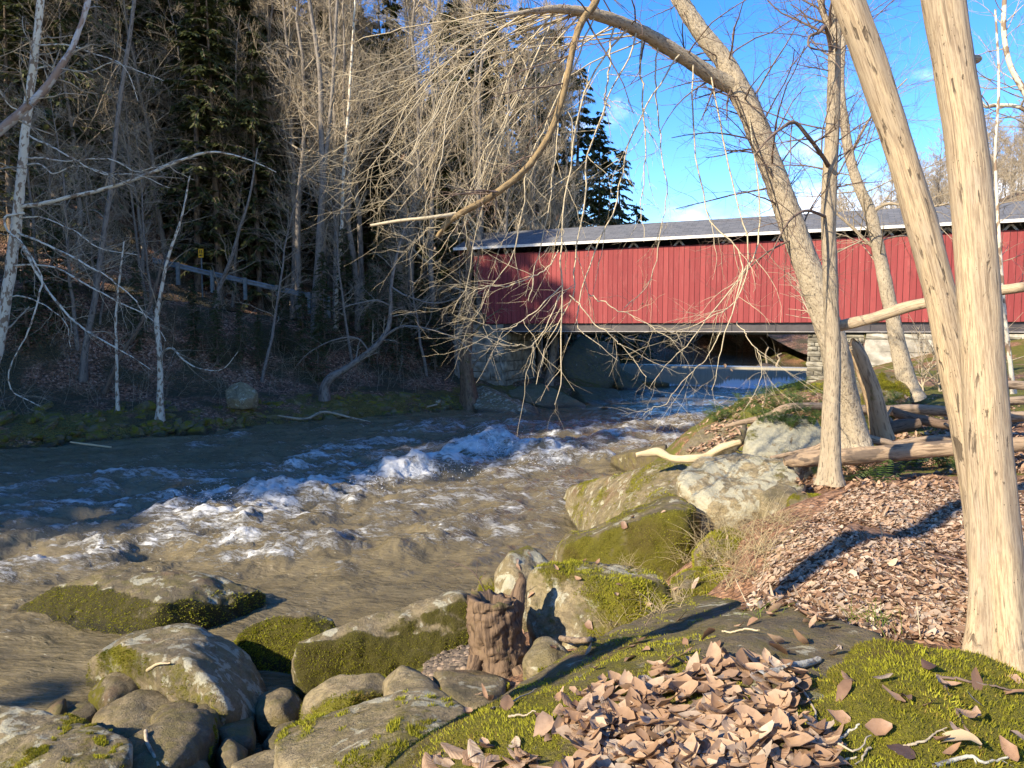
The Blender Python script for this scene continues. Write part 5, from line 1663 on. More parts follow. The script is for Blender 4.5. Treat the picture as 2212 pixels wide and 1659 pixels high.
def bank_tree(name, label, pts, mat, tw=None, twmat=None, Y=None, trop=(0, 0, .02), extra=None, S=8, flare=.5, group=None):
    u, v, _ = pts[0]
    if Y is None:
        d_ = ray(u, v); ts = np.arange(18, 60, .1); P3 = np.array([0, 0, EYE]) + d_ * (ts / d_[1])[:, None]
        hit = np.nonzero(P3[:, 2] < hill_z(P3[:, 0], P3[:, 1]))[0]
        Y = float(ts[hit[0]]) if len(hit) else 32.0
    P, Rr = px_line([(a, b_, Y, c_) for a, b_, c_ in pts], 40)
    o0 = P[0, 0].copy()
    root = thing(name, label, 'tree', o0, group)
    obj('trunk', trunk_mesh('trunk', P, Rr, S, .02, 5, .4, o0, flare), mat, root)
    rg = np.random.default_rng(int(u * 7 + v))
    G = Geo(); B = Geo()
    lines = [(P, Rr)]
    for e in (extra or []):
        q, r = px_line([(a, b_, Y + dy, c_) for a, b_, dy, c_ in e], 18)
        bo = obj('limb', trunk_mesh('limb', q, r, 6, .008, 6, .5, o0), mat, root)
        lines.append((q, r))
    if tw:
        for (q, r) in lines: merge(G, twigs_on(q, r, tw, rg, trop))
        tag(obj('twigs', G.mesh('twigs', o0), twmat or mat, root), kind='stuff')
    return root


bank_tree('young_tree', 'slender pale trunk standing on the mossy far bank with a low curved branch', [(345, 912, 17), (346, 850, 14), (345, 780, 13), (338, 690, 12), (346, 640, 9), (362, 560, 7), (392, 470, 5), (410, 380, 3)], SYCAMORE, TW1, TWIG_GREY,
          extra=[[(351, 760, 0, 5), (372, 752, -.2, 5), (395, 776, -.4, 4), (430, 796, -.5, 3), (480, 798, -.6, 2), (514, 760, -.7, 1.5)]])
bank_tree('young_tree', 'thin straight sapling left of the slender pale trunk', [(254, 893, 9), (252, 800, 8), (251, 740, 7), (250, 690, 6), (256, 620, 5), (268, 520, 3)], SYCAMORE, TW0, TWIG_GREY)
bank_tree('forest_tree', 'tall leaning grey trunk crossing the whole left wood from the bank to the top edge', [(178, 825, 17), (186, 740, 15), (206, 640, 14), (216, 560, 13), (228, 480, 12), (240, 400, 11), (256, 240, 10), (280, 80, 9), (298, -60, 8)], BARK_GREY, TW1, TWIG_GREY)
bank_tree('forest_tree', 'dark trunk leaning right behind the slender pale trunk', [(226, 850, 12), (246, 800, 11), (275, 745, 10), (304, 700, 9), (330, 640, 8), (352, 560, 6)], BARK_BROWN, TW0, TWIG_GREY)
bank_tree('forest_tree', 'tall straight grey tree with a forked top beside the end of the guardrail', [(682, 732, 17), (682, 650, 17), (688, 560, 16), (692, 480, 15), (697, 390, 14), (694, 270, 12), (690, 150, 10), (668, 0, 8), (655, -90, 6)], BARK_GREY, TW1, TWIG_GREY,
          extra=[[(697, 395, 0, 11), (708, 300, 0, 9), (720, 170, 0, 8), (726, 40, 0, 7), (735, -80, 0, 5)]])
bank_tree('forest_tree', 'thin pale speckled tree just right of the tall forked tree', [(727, 716, 9), (727, 640, 9), (733, 560, 8), (738, 480, 8), (742, 380, 7), (752, 250, 6), (760, 120, 5), (770, -40, 4)], SYCAMORE, TW1, TWIG_GREY)
bank_tree('young_tree', 'leaning tree in front of the guardrail near the speed sign', [(465, 674, 11), (471, 632, 10), (484, 596, 9), (502, 550, 8), (516, 501, 7), (540, 420, 5), (556, 320, 3)], BARK_GREY, TW1, TWIG_GREY)
bank_tree('young_tree', 'thin upright trunk behind the guardrail right of the speed sign', [(508, 622, 8), (506, 560, 8), (504, 495, 7), (508, 380, 6), (514, 260, 4)], BARK_GREY, TW0, TWIG_GREY)
bank_tree('leaning_tree', 'curved tree leaning out from a stump on the far bank toward the bridge', [(703, 866, 20), (702, 838, 18), (716, 816, 17), (742, 800, 14), (786, 769, 13), (828, 729, 11), (842, 690, 9), (845, 616, 7), (858, 549, 6), (872, 500, 4), (888, 462, 3)], BARK_GREY, TW1, TWIG_GREY,
          extra=[[(828, 729, 0, 6), (870, 705, -.4, 5), (930, 712, -.8, 4), (990, 735, -1.0, 3), (1030, 775, -1.2, 2)], [(843, 660, 0, 5), (815, 650, -.2, 4), (770, 656, -.4, 3), (730, 670, -.6, 2)],
                 [(800, 762, 0, 5), (770, 730, -.3, 4), (720, 735, -.6, 3), (670, 760, -.8, 2), (640, 790, -.9, 1.5)], [(845, 620, 0, 5), (880, 640, -.4, 4), (940, 655, -.7, 3), (1000, 640, -.8, 2)]])
bank_tree('dead_snag', 'barkless twisted brown snag at the far waterline before the bridge end', [(1012, 900, 34), (1016, 878, 29), (1013, 851, 24), (1007, 784, 21), (1008, 737, 22), (1014, 683, 17), (1010, 616, 15), (1016, 549, 13), (1004, 505, 8), (1000, 476, 4)], STUMPWOOD, TW0, TWIG_GREY, Y=38.2, S=14, flare=.9,
          extra=[[(1012, 735, 0, 8), (1028, 716, -.2, 6), (1050, 690, -.3, 4), (1085, 665, -.4, 2)], [(1012, 690, 0, 9), (1022, 640, .1, 8), (1030, 590, .1, 5), (1034, 540, .1, 3)]])
bank_tree('tree_trunk', 'grey trunk growing on the rocks under the bridge', [(1187, 832, 17), (1192, 790, 15), (1198, 740, 14), (1202, 690, 13)], BARK_GREY, Y=43.8)
bank_tree('sunlit_tree', 'trunk lit yellow by the sun high in the dark wood at the top left', [(332, 175, 7), (343, 118, 9), (350, 80, 9), (360, 20, 8), (372, -60, 7)], BARK_ROUGH, TW0, TWIG_TAN, Y=52)

# brushy undergrowth over the far slope: thin bare stems nobody could count
rng = np.random.default_rng(31)
st = []
while len(st) < 520:
    u = rng.uniform(-80, 1010); v = rng.uniform(560, 900)
    Y = rng.uniform(26, 46); x = (u - U0) / F0 * Y
    st.append((x, Y))
st = np.array(st); D_, S_ = shore(st[:, 0], st[:, 1]); st = st[(D_ > 2) & ((D_ < 9.5) | (D_ > 14))]
zb = hill_z(st[:, 0], st[:, 1])
s0 = np.column_stack([st, zb])
G = Geo()
q1 = grow(s0, np.column_stack([rng.normal(size=(len(s0), 2)) * .5, np.ones(len(s0))]), rng.uniform(.5, 2.2, len(s0)), 6, .15, (0, 0, 0), rng); r1 = taper(np.full(len(s0), .011), 6, .4); G.tubes(q1, r1, 3)
s_, d_, pr, t, i = spawn(q1, r1, 6, rng, .2, 1, 25, 70)
q2 = grow(s_, d_, rng.uniform(.25, .9, len(s_)), 5, .2, (0, 0, -.02), rng); G.tubes(q2, taper(np.full(len(s_), .006), 5, .5), 3)
tag(G.obj('undergrowth', TWIG_GREY), 'tangle of thin bare stems over the far slope', 'undergrowth', kind='stuff')

# ------------------------------------------------------------------ the pale sycamores at the left edge
SY = 24.0
P, Rr = px_line([(-75, 985, SY, 34), (-40, 860, SY, 31), (-8, 760, SY, 29), (14, 640, SY, 27), (34, 490, SY, 25), (46, 380, SY, 22), (58, 250, SY, 20), (72, 140, SY, 19), (83, 50, SY, 17), (92, -60, SY, 15)], 90)
o0 = P[0, 0].copy()
syc = thing('sycamore', 'pale mottled sycamore leaning in at the left edge with long drooping branches', 'tree', o0)
obj('trunk', trunk_mesh('trunk', P, Rr, 14, .02, 4, .4, o0), SYCAMORE, syc)
limbs = [[(50, 448, 0, 17), (100, 440, -.2, 15), (168, 420, -.4, 14), (225, 405, -.5, 13), (279, 389, -.6, 12), (330, 370, -.6, 11), (370, 352, -.6, 10), (437, 328, -.6, 8), (487, 328, -.6, 6), (544, 346, -.7, 4), (600, 372, -.8, 2.5)],
         [(40, 520, 0, 11), (54, 549, -.3, 10), (87, 606, -.5, 9), (130, 665, -.7, 8), (181, 713, -.8, 7), (252, 754, -1, 5), (290, 775, -1, 3.5), (326, 802, -1, 2)],
         [(24, 574, 0, 8), (70, 573, -.3, 7), (124, 582, -.5, 6), (208, 626, -.8, 6), (255, 650, -.9, 5), (302, 673, -1, 4), (336, 700, -1, 3), (360, 740, -1, 2)],
         [(34, 500, 0, 9), (80, 520, -.4, 8), (148, 549, -.6, 7), (200, 578, -.8, 6), (242, 599, -.9, 5), (296, 643, -1, 4), (329, 690, -1, 3)],
         [(54, 460, 0, 9), (20, 465, -.3, 8), (8, 475, -.5, 8), (16, 500, -.6, 7), (50, 530, -.8, 7), (86, 600, -1, 7), (81, 640, -1.1, 6), (64, 700, -1.2, 6), (50, 737, -1.2, 5), (16, 800, -1.3, 5), (18, 845, -1.3, 4.5), (44, 863, -1.4, 4), (82, 881, -1.4, 2.5)],
         [(72, 150, 0, 7), (100, 146, -.3, 6), (185, 156, -.5, 5), (232, 138, -.6, 4), (290, 160, -.7, 3), (350, 180, -.8, 2)],
         [(78, 100, 0, 7), (110, 98, -.2, 6), (155, 101, -.4, 5), (218, 124, -.6, 4), (270, 150, -.7, 3), (300, 220, -.8, 2)],
         [(60, 290, 0, 7), (110, 312, -.2, 6), (158, 338, -.4, 5), (230, 370, -.6, 4), (300, 372, -.7, 3), (380, 400, -.8, 2)],
         [(56, 340, 0, 7), (100, 338, -.2, 6), (150, 340, -.4, 5), (242, 336, -.6, 4), (300, 360, -.7, 3), (370, 350, -.8, 2)],
         [(52, 358, 0, 6), (90, 358, -.2, 5.5), (118, 373, -.4, 5), (160, 358, -.5, 4), (220, 366, -.6, 3), (290, 400, -.7, 2)],
         [(40, 470, 0, 6), (90, 475, -.2, 5), (160, 500, -.5, 4), (220, 540, -.7, 3), (300, 560, -.9, 2)],
         [(18, 640, 0, 6), (60, 640, -.2, 5), (110, 665, -.4, 4), (150, 700, -.6, 3), (160, 750, -.7, 2)],
         [(60, 240, 0, 6), (20, 230, -.2, 5), (-10, 180, -.3, 4), (-30, 150, -.3, 3)]]
G = Geo(); rg = np.random.default_rng(77)
for l in limbs:
    q, r = px_line([(a, b_, SY + dy, c_ * .72) for a, b_, dy, c_ in l], 30)
    q = q + .012 * np.cumsum(rg.normal(size=q.shape), axis=1)
    obj('limb', trunk_mesh('limb', q, r, 7, .01, 6, .5, o0), SYCAMORE, syc)
    merge(G, twigs_on(q, r, [(11, .25, 1, 25, 65, .5, 1.5, .17, 7, 4, .45), (4, .2, 1, 25, 60, .2, .8, .2, 5, 3, .5), (3, .2, 1, 25, 60, .12, .4, .2, 4, 3, .65)], rg, (.01, 0, -.005)))
merge(G, twigs_on(P, Rr, [(10, .2, 1, 40, 80, .6, 1.8, .17, 7, 4, .25), (5, .2, 1, 25, 60, .3, .9, .2, 5, 3, .5)], rg, (.01, 0, 0)))
tag(obj('twigs', G.mesh('twigs', o0), TWIG_TAN, syc), kind='stuff')

P, Rr = px_line([(-330, 640, 22, 34), (-240, 470, 22, 30), (-120, 370, 22, 26), (-30, 306, 22, 24), (30, 255, 22, 21), (75, 215, 22, 18), (108, 178, 22, 17), (128, 148, 22, 15), (155, 105, 22, 13), (176, 50, 22, 12), (196, -20, 22, 11), (210, -80, 22, 10)], 70)
o0 = P[0, 0].copy()
syc2 = thing('sycamore', 'reddish brown and white trunk slanting up across the top left corner', 'tree', o0)
obj('trunk', trunk_mesh('trunk', P, Rr, 12, .02, 4, .4, o0), m_bark_('red_brown_bark', (0.20, 0.13, 0.095), (0.33, 0.25, 0.19), (0.10, 0.06, 0.04), 0.5, 6, 0.3, -0.08, 0.02, 0.0, ((0.42, 0.40, 0.36), 4.0)), syc2)
G = Geo(); merge(G, twigs_on(P, Rr, TW1, rg, (.01, 0, -.01)))
tag(obj('twigs', G.mesh('twigs', o0), TWIG_TAN, syc2), kind='stuff')

# ------------------------------------------------------------------ trees of the near bank
def foot(u, v, Y):
    """point on the near ground at this column and distance"""
    x = w(u, v, Y)[0]
    h_, _ = drop(x, Y)
    return h_ if h_ is not None else w(u, v, Y)


# big barkless trunk
P, Rr = px_line([(2168, 1450, 3.42, 128), (2166, 1420, 3.42, 118), (2160, 1300, 3.42, 106), (2150, 1150, 3.42, 101), (2138, 980, 3.42, 99), (2126, 800, 3.42, 96), (2114, 620, 3.42, 95), (2098, 440, 3.42, 92), (2084, 300, 3.42, 91), (2062, 150, 3.42, 91), (2038, 0, 3.42, 92), (2000, -250, 3.42, 90), (1950, -600, 3.42, 84), (1900, -1100, 3.42, 72)], 190)
o0 = P[0, 0].copy()
big = thing('dead_tree', 'thick barkless yellowish trunk rising out of the frame at the right', 'tree', o0)
obj('trunk', trunk_mesh('trunk', P, Rr, 40, .007, 16, .10, o0, .55), DEADWOOD, big)
q, r = px_line([(2098, 130, 3.44, 24), (2112, 128, 3.44, 20), (2119, 127, 3.44, 12), (2121, 127, 3.44, 3)], 10)
obj('knot', trunk_mesh('knot', q, r, 12, .003, 20, .5, o0), DEADWOOD, big)
# leaning barkless trunk behind it
P, Rr = px_line([(2160, 1392, 3.95, 92), (2140, 1240, 3.95, 84), (2116, 1080, 3.95, 78), (2090, 920, 3.95, 75), (2062, 780, 3.95, 73), (2036, 660, 3.95, 71), (2010, 560, 3.95, 70), (1975, 430, 3.95, 68), (1945, 330, 3.95, 66), (1905, 210, 3.95, 66), (1868, 100, 3.95, 66), (1828, -10, 3.95, 66), (1760, -200, 3.95, 62), (1640, -550, 3.95, 54)], 170)
o0 = P[0, 0].copy()
lean = thing('dead_tree', 'barkless trunk with dark scars leaning left behind the thick trunk', 'tree', o0)
DEADSCAR = m_dead_('scarred_dead_wood', 1.0)
obj('trunk', trunk_mesh('trunk', P, Rr, 34, .007, 15, .12, o0, .4), DEADSCAR, lean)

# a tree just outside the frame to the left throws its long shadow over the leaf path
fx, fy = -3.3, 0.9
fz_ = float(ground_z(np.array([fx]), np.array([fy]))[0])
Pn = spline(np.array([(fx, fy, fz_ - .3, .13), (fx + .02, fy, fz_ + 1.5, .115), (fx - .10, fy - .05, fz_ + 3.5, .11), (fx + .05, fy, fz_ + 6, .10), (fx, fy, fz_ + 10, .07)]), 40)
nt_ = thing('forest_tree', 'trunk just outside the left of the frame on the near bank', 'tree', Pn[0, :3])
obj('trunk', trunk_mesh('trunk', Pn[None, :, :3], Pn[None, :, 3], 14, .01, 10, .3, Pn[0, :3], .4), BARK_FINE, nt_)

# straight fine barked trunk
T3Y = 8.4
P3_, R3_ = px_line([(1797, 1045, T3Y, 48), (1796, 1010, T3Y, 39), (1796, 900, T3Y, 36), (1800, 780, T3Y, 34), (1795, 650, T3Y, 33), (1790, 500, T3Y, 33), (1791, 400, T3Y, 33), (1797, 300, T3Y, 31), (1801, 200, T3Y, 29), (1803, 110, T3Y, 27), (1806, 40, T3Y, 24), (1808, -60, T3Y, 21), (1815, -260, T3Y, 15)], 150)
o0 = P3_[0, 0].copy()
t3 = thing('forest_tree', 'straight grey tan trunk with fine ridged bark in front of the log pile', 'tree', o0)
obj('trunk', trunk_mesh('trunk', P3_, R3_, 28, .007, 26, .14, o0, .5), BARK_FINE, t3)
G = Geo(); rg = np.random.default_rng(5)
for l in ([(1802, 95, 0, 18), (1790, 60, .1, 15), (1774, 10, .2, 13), (1755, -60, .3, 11)],
          [(1793, 365, 0, 11), (1775, 335, -.2, 10), (1745, 295, -.4, 9), (1716, 264, -.5, 8), (1690, 276, -.6, 7), (1660, 300, -.7, 5), (1630, 335, -.8, 3)],
          [(1797, 120, 0, 10), (1784, 60, -.2, 9), (1770, 70, -.3, 8), (1750, 78, -.4, 6), (1746, 95, -.5, 5), (1756, 105, -.5, 4), (1800, 112, -.3, 3)],
          [(1788, 470, 0, 8), (1745, 455, -.3, 7), (1712, 470, -.5, 6), (1690, 500, -.6, 4), (1660, 560, -.7, 2)]):
    q, r = px_line([(a, b_, T3Y + dy, c_) for a, b_, dy, c_ in l], 22)
    obj('limb', trunk_mesh('limb', q, r, 8, .003, 20, .3, o0), BARK_FINE if l[0][3] > 15 else TWIG_DARK, t3)
    merge(G, twigs_on(q, r, [(9, .15, 1, 30, 70, .5, 1.5, .12, 7, 4, .4), (5, .2, 1, 25, 60, .2, .8, .14, 5, 3, .5), (3, .2, 1, 25, 60, .1, .45, .16, 4, 3, .65)], rg, (0, 0, .01)))
merge(G, twigs_on(P3_, R3_, [(26, .45, .92, 45, 80, .6, 2.0, .10, 8, 4, .13), (6, .2, 1, 25, 60, .25, .9, .13, 6, 3, .5), (3, .2, 1, 25, 60, .12, .5, .15, 4, 3, .65)], rg, (0, 0, .015)))
tag(obj('twigs', G.mesh('twigs', o0), TWIG_DARK, t3), kind='stuff')

# the rough barked tree that arches over the river
Y4 = 9.6
P4, R4 = px_line([(1848, 985, 9.9, 80), (1842, 940, 9.9, 64), (1828, 870, 9.8, 57), (1806, 760, Y4, 58), (1784, 690, Y4, 58), (1764, 630, Y4, 58), (1738, 560, Y4, 56), (1712, 490, Y4, 54), (1684, 410, Y4, 52), (1656, 335, Y4, 50), (1626, 255, Y4, 50), (1597, 195, Y4, 48), (1562, 130, Y4, 40), (1516, 72, Y4, 36), (1466, -5, Y4, 32), (1415, -110, Y4, 27), (1360, -260, 9.3, 20)], 190)
o0 = P4[0, 0].copy()
arch = thing('arching_tree', 'rough barked tree arching left over the river with hanging pale twigs', 'tree', o0)
obj('trunk', trunk_mesh('trunk', P4, R4, 34, .018, 20, .45, o0, .35), BARK_ROUGH, arch)
PB, RBm = px_line([(1612, 225, Y4, 44), (1588, 190, Y4, 40), (1540, 165, 9.5, 34), (1480, 125, 9.3, 31), (1420, 88, 9.1, 29), (1370, 62, 8.9, 27), (1310, 38, 8.6, 24), (1250, 24, 8.4, 21), (1195, 20, 8.2, 16), (1140, 26, 8.0, 10), (1070, 40, 7.8, 6)], 90)
obj('limb', trunk_mesh('limb', PB, RBm, 22, .012, 24, .5, o0), BARK_ROUGH, arch)
# darker limb that comes down from above the frame
PH, RH = px_line([(1330, -130, 8.8, 17), (1300, -40, 8.4, 16), (1283, 10, 8.2, 16), (1258, 45, 8.1, 15), (1240, 95, 8.0, 14), (1222, 180, 7.9, 14), (1196, 270, 7.8, 14), (1160, 335, 7.7, 14), (1120, 380, 7.6, 14), (1060, 425, 7.5, 14), (1000, 458, 7.4, 14), (968, 480, 7.4, 13), (945, 512, 7.4, 10)], 110)
obj('limb', trunk_mesh('limb', PH, RH, 12, .006, 26, .4, o0), m_bark_('ochre_limb_bark', (0.17, 0.115, 0.05), (0.30, 0.21, 0.10), (0.08, 0.055, 0.03), 0.3, 40, 0.6), arch)
q, r = px_line([(985, 463, 7.4, 11), (930, 470, 7.3, 8), (870, 476, 7.3, 7), (800, 487, 7.3, 6)], 24)
obj('limb', trunk_mesh('limb', q, r, 8, .004, 26, .4, o0), TWIG_PALE, arch)

rg = np.random.default_rng(404)
G = Geo()
# left fan: strands from the end of the arch sweeping left and down
strands = []
for k in range(21):
    a = rg.random()
    kb = int(38 + 44 * rg.random() ** .8); pb_ = PB[0, kb]; db_ = pb_ - np.array([0, 0, EYE]); dd_ = db_[1] * cp - db_[2] * sp
    us = U0 + F0 * db_[0] / dd_; vs_ = V0 - F0 * (db_[1] * sp + db_[2] * cp) / dd_
    ang = rg.random()
    ue = np.interp(ang, [0, .25, .5, .75, 1], [735, 735, 800, 860, 1010]) + rg.normal() * 35
    ve = np.interp(ang, [0, .25, .5, .75, 1], [110, 270, 400, 490, 560]) + rg.normal() * 40
    ys_, ye = float(pb_[1]), 7.7 + .7 * rg.normal()
    du, dv_ = ue - us, ve - vs_
    strands.append([(us, vs_, ys_, 3.6), (us + du * .30, vs_ + dv_ * .16, ys_, 2.9), (us + du * .58, vs_ + dv_ * .42, (ys_ + ye) / 2, 2.3), (us + du * .84, vs_ + dv_ * .82 + 10, ye, 1.6), (ue, ve, ye, 1.0)])
# strands over the bridge: from the arch straight down, ending in spread clusters
strands_b = [
    [(1358, 60, 8.8, 7), (1300, 120, 8.6, 6), (1262, 190, 8.5, 6), (1238, 269, 8.4, 5.5), (1229, 345, 8.4, 5), (1215, 440, 8.3, 5), (1206, 540, 8.2, 5), (1212, 620, 8.2, 4.5), (1207, 720, 8.1, 4), (1208, 790, 8.0, 3.5), (1195, 850, 8.0, 2)],
    [(1375, 66, 8.9, 6), (1352, 150, 8.7, 5.5), (1310, 240, 8.6, 5), (1270, 350, 8.5, 5), (1262, 470, 8.4, 4.5), (1245, 590, 8.3, 4.5), (1230, 680, 8.2, 4), (1180, 760, 8.2, 3), (1160, 850, 8.1, 2)],
    [(1470, 118, 9.2, 6), (1440, 165, 9.0, 5.5), (1395, 240, 8.9, 5), (1360, 330, 8.8, 5), (1340, 430, 8.7, 4.5), (1300, 520, 8.6, 4.5), (1276, 610, 8.5, 4), (1262, 700, 8.4, 3.5), (1310, 745, 8.3, 2.5), (1352, 782, 8.3, 1.5)],
    [(1330, 40, 8.7, 7), (1322, 120, 8.6, 6), (1316, 190, 8.6, 5), (1320, 230, 8.6, 4)],
    [(1390, 68, 9.0, 7), (1388, 140, 8.9, 6), (1392, 200, 8.9, 5.5), (1400, 270, 8.8, 5), (1396, 360, 8.8, 4), (1388, 450, 8.8, 3), (1392, 520, 8.7, 2)],
    [(1420, 85, 9.1, 5), (1412, 180, 9.0, 5), (1425, 290, 9.0, 4), (1440, 400, 8.9, 3.5), (1425, 500, 8.9, 3), (1400, 600, 8.8, 2.5), (1340, 660, 8.7, 2)],
    [(1500, 132, 9.3, 5), (1490, 240, 9.2, 5), (1502, 360, 9.1, 4.5), (1530, 470, 9.0, 4.5), (1590, 540, 8.9, 4.5), (1600, 610, 8.8, 4.5), (1580, 690, 8.7, 4), (1556, 750, 8.6, 3.2), (1546, 800, 8.6, 2.4), (1536, 846, 8.6, 1.6)],
    [(1540, 160, 9.4, 5), (1560, 300, 9.3, 5), (1585, 430, 9.2, 4.5), (1610, 540, 9.0, 4.5), (1585, 640, 8.9, 4), (1520, 690, 8.8, 3.2), (1450, 715, 8.7, 2.4), (1392, 722, 8.7, 1.5)],
    [(1620, 250, 9.5, 6), (1640, 400, 9.3, 5), (1640, 520, 9.2, 5), (1612, 600, 9.0, 4.5), (1560, 660, 8.9, 3.5), (1500, 740, 8.8, 3), (1440, 800, 8.8, 2), (1400, 850, 8.8, 1.4)],
    [(1290, 30, 8.5, 5), (1240, 140, 8.4, 5), (1180, 260, 8.3, 4.5), (1130, 380, 8.2, 4), (1120, 480, 8.1, 3.5), (1090, 570, 8.0, 3), (1040, 640, 8.0, 2), (1010, 690, 8, 1.4)],
    [(1206, 540, 8.2, 4), (1170, 590, 8.1, 3.6), (1110, 625, 8.0, 3), (1050, 640, 7.9, 2.2), (1010, 668, 7.9, 1.4)],
    [(1212, 620, 8.2, 4), (1150, 680, 8.1, 3.4), (1090, 720, 8.0, 2.8), (1050, 715, 7.9, 2), (1030, 690, 7.9, 1.3)],
    [(1212, 640, 8.2, 4), (1160, 735, 8.1, 3.4), (1100, 745, 8, 2.6), (1050, 740, 7.9, 2), (1026, 700, 7.9, 1.3)],
    [(1230, 640, 8.2, 4), (1300, 700, 8.1, 3.4), (1345, 740, 8.1, 2.6), (1390, 790, 8.0, 1.5)],
    [(1270, 640, 8.4, 4), (1330, 690, 8.3, 3), (1400, 735, 8.2, 2.4), (1460, 765, 8.2, 1.4)],
    [(1590, 690, 8.7, 3.5), (1625, 740, 8.6, 3), (1640, 800, 8.6, 2), (1600, 880, 8.5, 1.3)],
    [(1556, 720, 8.6, 3), (1500, 800, 8.6, 2.4), (1440, 870, 8.5, 1.8), (1380, 900, 8.5, 1.2)],
    [(1250, 28, 8.4, 6), (1235, 120, 8.2, 5), (1205, 200, 8.1, 5), (1195, 330, 8.0, 4), (1180, 470, 7.9, 3.5), (1150, 590, 7.9, 3), (1130, 660, 7.9, 2)],
    [(1200, 20, 8.2, 5), (1160, 130, 8.1, 5), (1110, 240, 8.0, 4), (1040, 350, 7.9, 3.4), (1010, 440, 7.8, 3), (960, 520, 7.8, 2), (905, 560, 7.8, 1.3)]]
Lf = [px_line(s, 20) for s in strands]
P_ = np.concatenate([a for a, _ in Lf]); r_ = np.concatenate([b_ for _, b_ in Lf])
P_ = P_ + .035 * np.cumsum(rg.normal(size=P_.shape), axis=1) * np.linspace(0, 1, 20)[None, :, None]
G.tubes(P_, r_, 5)
merge(G, twigs_on(P_, r_, [(8, .14, 1, 22, 62, .45, 1.5, .13, 11, 4, .48), (4, .2, 1, 25, 60, .12, .65, .16, 6, 3, .6)], rg, (-.05, 0, -.004)))
Lb = [px_line(s, 30) for s in strands_b]
P_ = np.concatenate([a for a, _ in Lb]); r_ = np.concatenate([b_ for _, b_ in Lb])
P_ = P_ + .012 * np.cumsum(rg.normal(size=P_.shape), axis=1)
r_ = r_ * .72
G.tubes(P_, r_, 5)
g2 = twigs_on(P_[:, 8:], r_[:, 8:], [(9, .0, 1, 25, 66, .3, 1.2, .13, 10, 4, .5), (4, .2, 1, 25, 60, .1, .5, .16, 6, 3, .6)], rg, (-.01, 0, -.02)); merge(G, g2)
tag(obj('twigs', G.mesh('twigs', o0), TWIG_PALE, arch), kind='stuff')
# finer dark twigs against the sky from the trunk, the fork and the limb
G = Geo()
merge(G, twigs_on(P4[:, 70:], R4[:, 70:], [(34, 0, 1, 45, 85, .7, 2.2, .10, 8, 4, .09), (6, .2, 1, 25, 60, .25, .9, .13, 6, 3, .5), (3, .2, 1, 25, 60, .12, .5, .15, 4, 3, .65)], rg, (0, 0, .0)))
merge(G, twigs_on(PB, RBm, [(26, .1, 1, 45, 85, .4, 1.5, .10, 8, 4, .14), (5, .2, 1, 25, 60, .2, .8, .13, 6, 3, .5)], rg, (0, 0, -.01)))
merge(G, twigs_on(PH, RH, [(16, .1, .8, 35, 75, .3, 1.3, .10, 8, 4, .28), (4, .2, 1, 25, 60, .15, .7, .13, 6, 3, .6)], rg, (-.01, 0, -.03)))
tag(obj('twigs', G.mesh('twigs', o0), TWIG_DARK, arch), kind='stuff')
# a few dry leaves still hanging on
def leaf_shape(rng, L=.1, W=.035, curl=.5, n=5):
    """a dry leaf: pointed blade, midrib, wavy edges, rolled sides; verts, quads and a rib value per vertex"""
    t = np.linspace(0, 1, n)
    wv = W * np.sin(np.pi * np.clip(t ** .85 * .96 + .03, 0, 1)) ** .75 * (1 + .05 * rng.normal(size=n))
    x = (t - .5) * L
    z = curl * L * .7 * (t - .5) ** 2 * rng.uniform(-1.0, 1.6) + .012 * L * rng.normal(size=n)
    roll = rng.uniform(-.5, 1.2) * curl
    tw_ = rng.uniform(-.6, .6) * curl
    side = .12 * L * curl * rng.normal()
    rows, rib, vein = [], [], []
    for i in range(n):
        a = tw_ * (t[i] - .5) * 2
        for sgn in (-1, -.55, 0, .55, 1):
            yy = sgn * wv[i] * (1 - .18 * abs(roll) * abs(sgn))
            zz = roll * wv[i] * sgn * sgn + (.05 * W * rng.normal() * abs(sgn)) + .04 * W * math.sin(i * 2.6) * abs(sgn)
            rows.append((x[i], yy * math.cos(a) - zz * math.sin(a) + side * math.sin(math.pi * t[i]), z[i] + yy * math.sin(a) + zz * math.cos(a)))
            rib.append(1.0 if sgn == 0 else 0.0); vein.append(t[i] * 9 - abs(sgn) * 1.7)
    q = [(5 * i + j, 5 * i + j + 1, 5 * i + j + 6, 5 * i + j + 5) for i in range(n - 1) for j in range(4)]
    return np.array(rows), np.array(q), np.array(rib), np.array(vein)


lr = np.random.default_rng(66)
LEAFM = []
for k in range(9):
    v, q, rb, vn_ = leaf_shape(lr, .122 * lr.uniform(.7, 1.3), .027 * lr.uniform(.7, 1.4), .7, 9)
    me = mesh('leaf', v, q, None, {'tint': np.full(len(v), k / 9.0), 'rib': rb, 'vein': vn_}); me.materials.append(LEAF); LEAFM.append(me)
for (u, v, Y) in ((1183, 838, 8), (1388, 655, 8.6), (1398, 652, 8.6), (1566, 790, 8.6), (1580, 800, 8.6), (1572, 815, 8.6), (985, 495, 7.4), (940, 535, 7.4), (1205, 470, 8), (1160, 460, 8), (870, 340, 7.8), (905, 300, 7.8), (1010, 450, 7.5)):
    o = obj('leaf', LEAFM[lr.integers(9)], None, arch, w(u, v, Y) - o0); o.rotation_euler = tuple(lr.uniform(0, 6, 3)); o.scale = (.6, .6, .6)

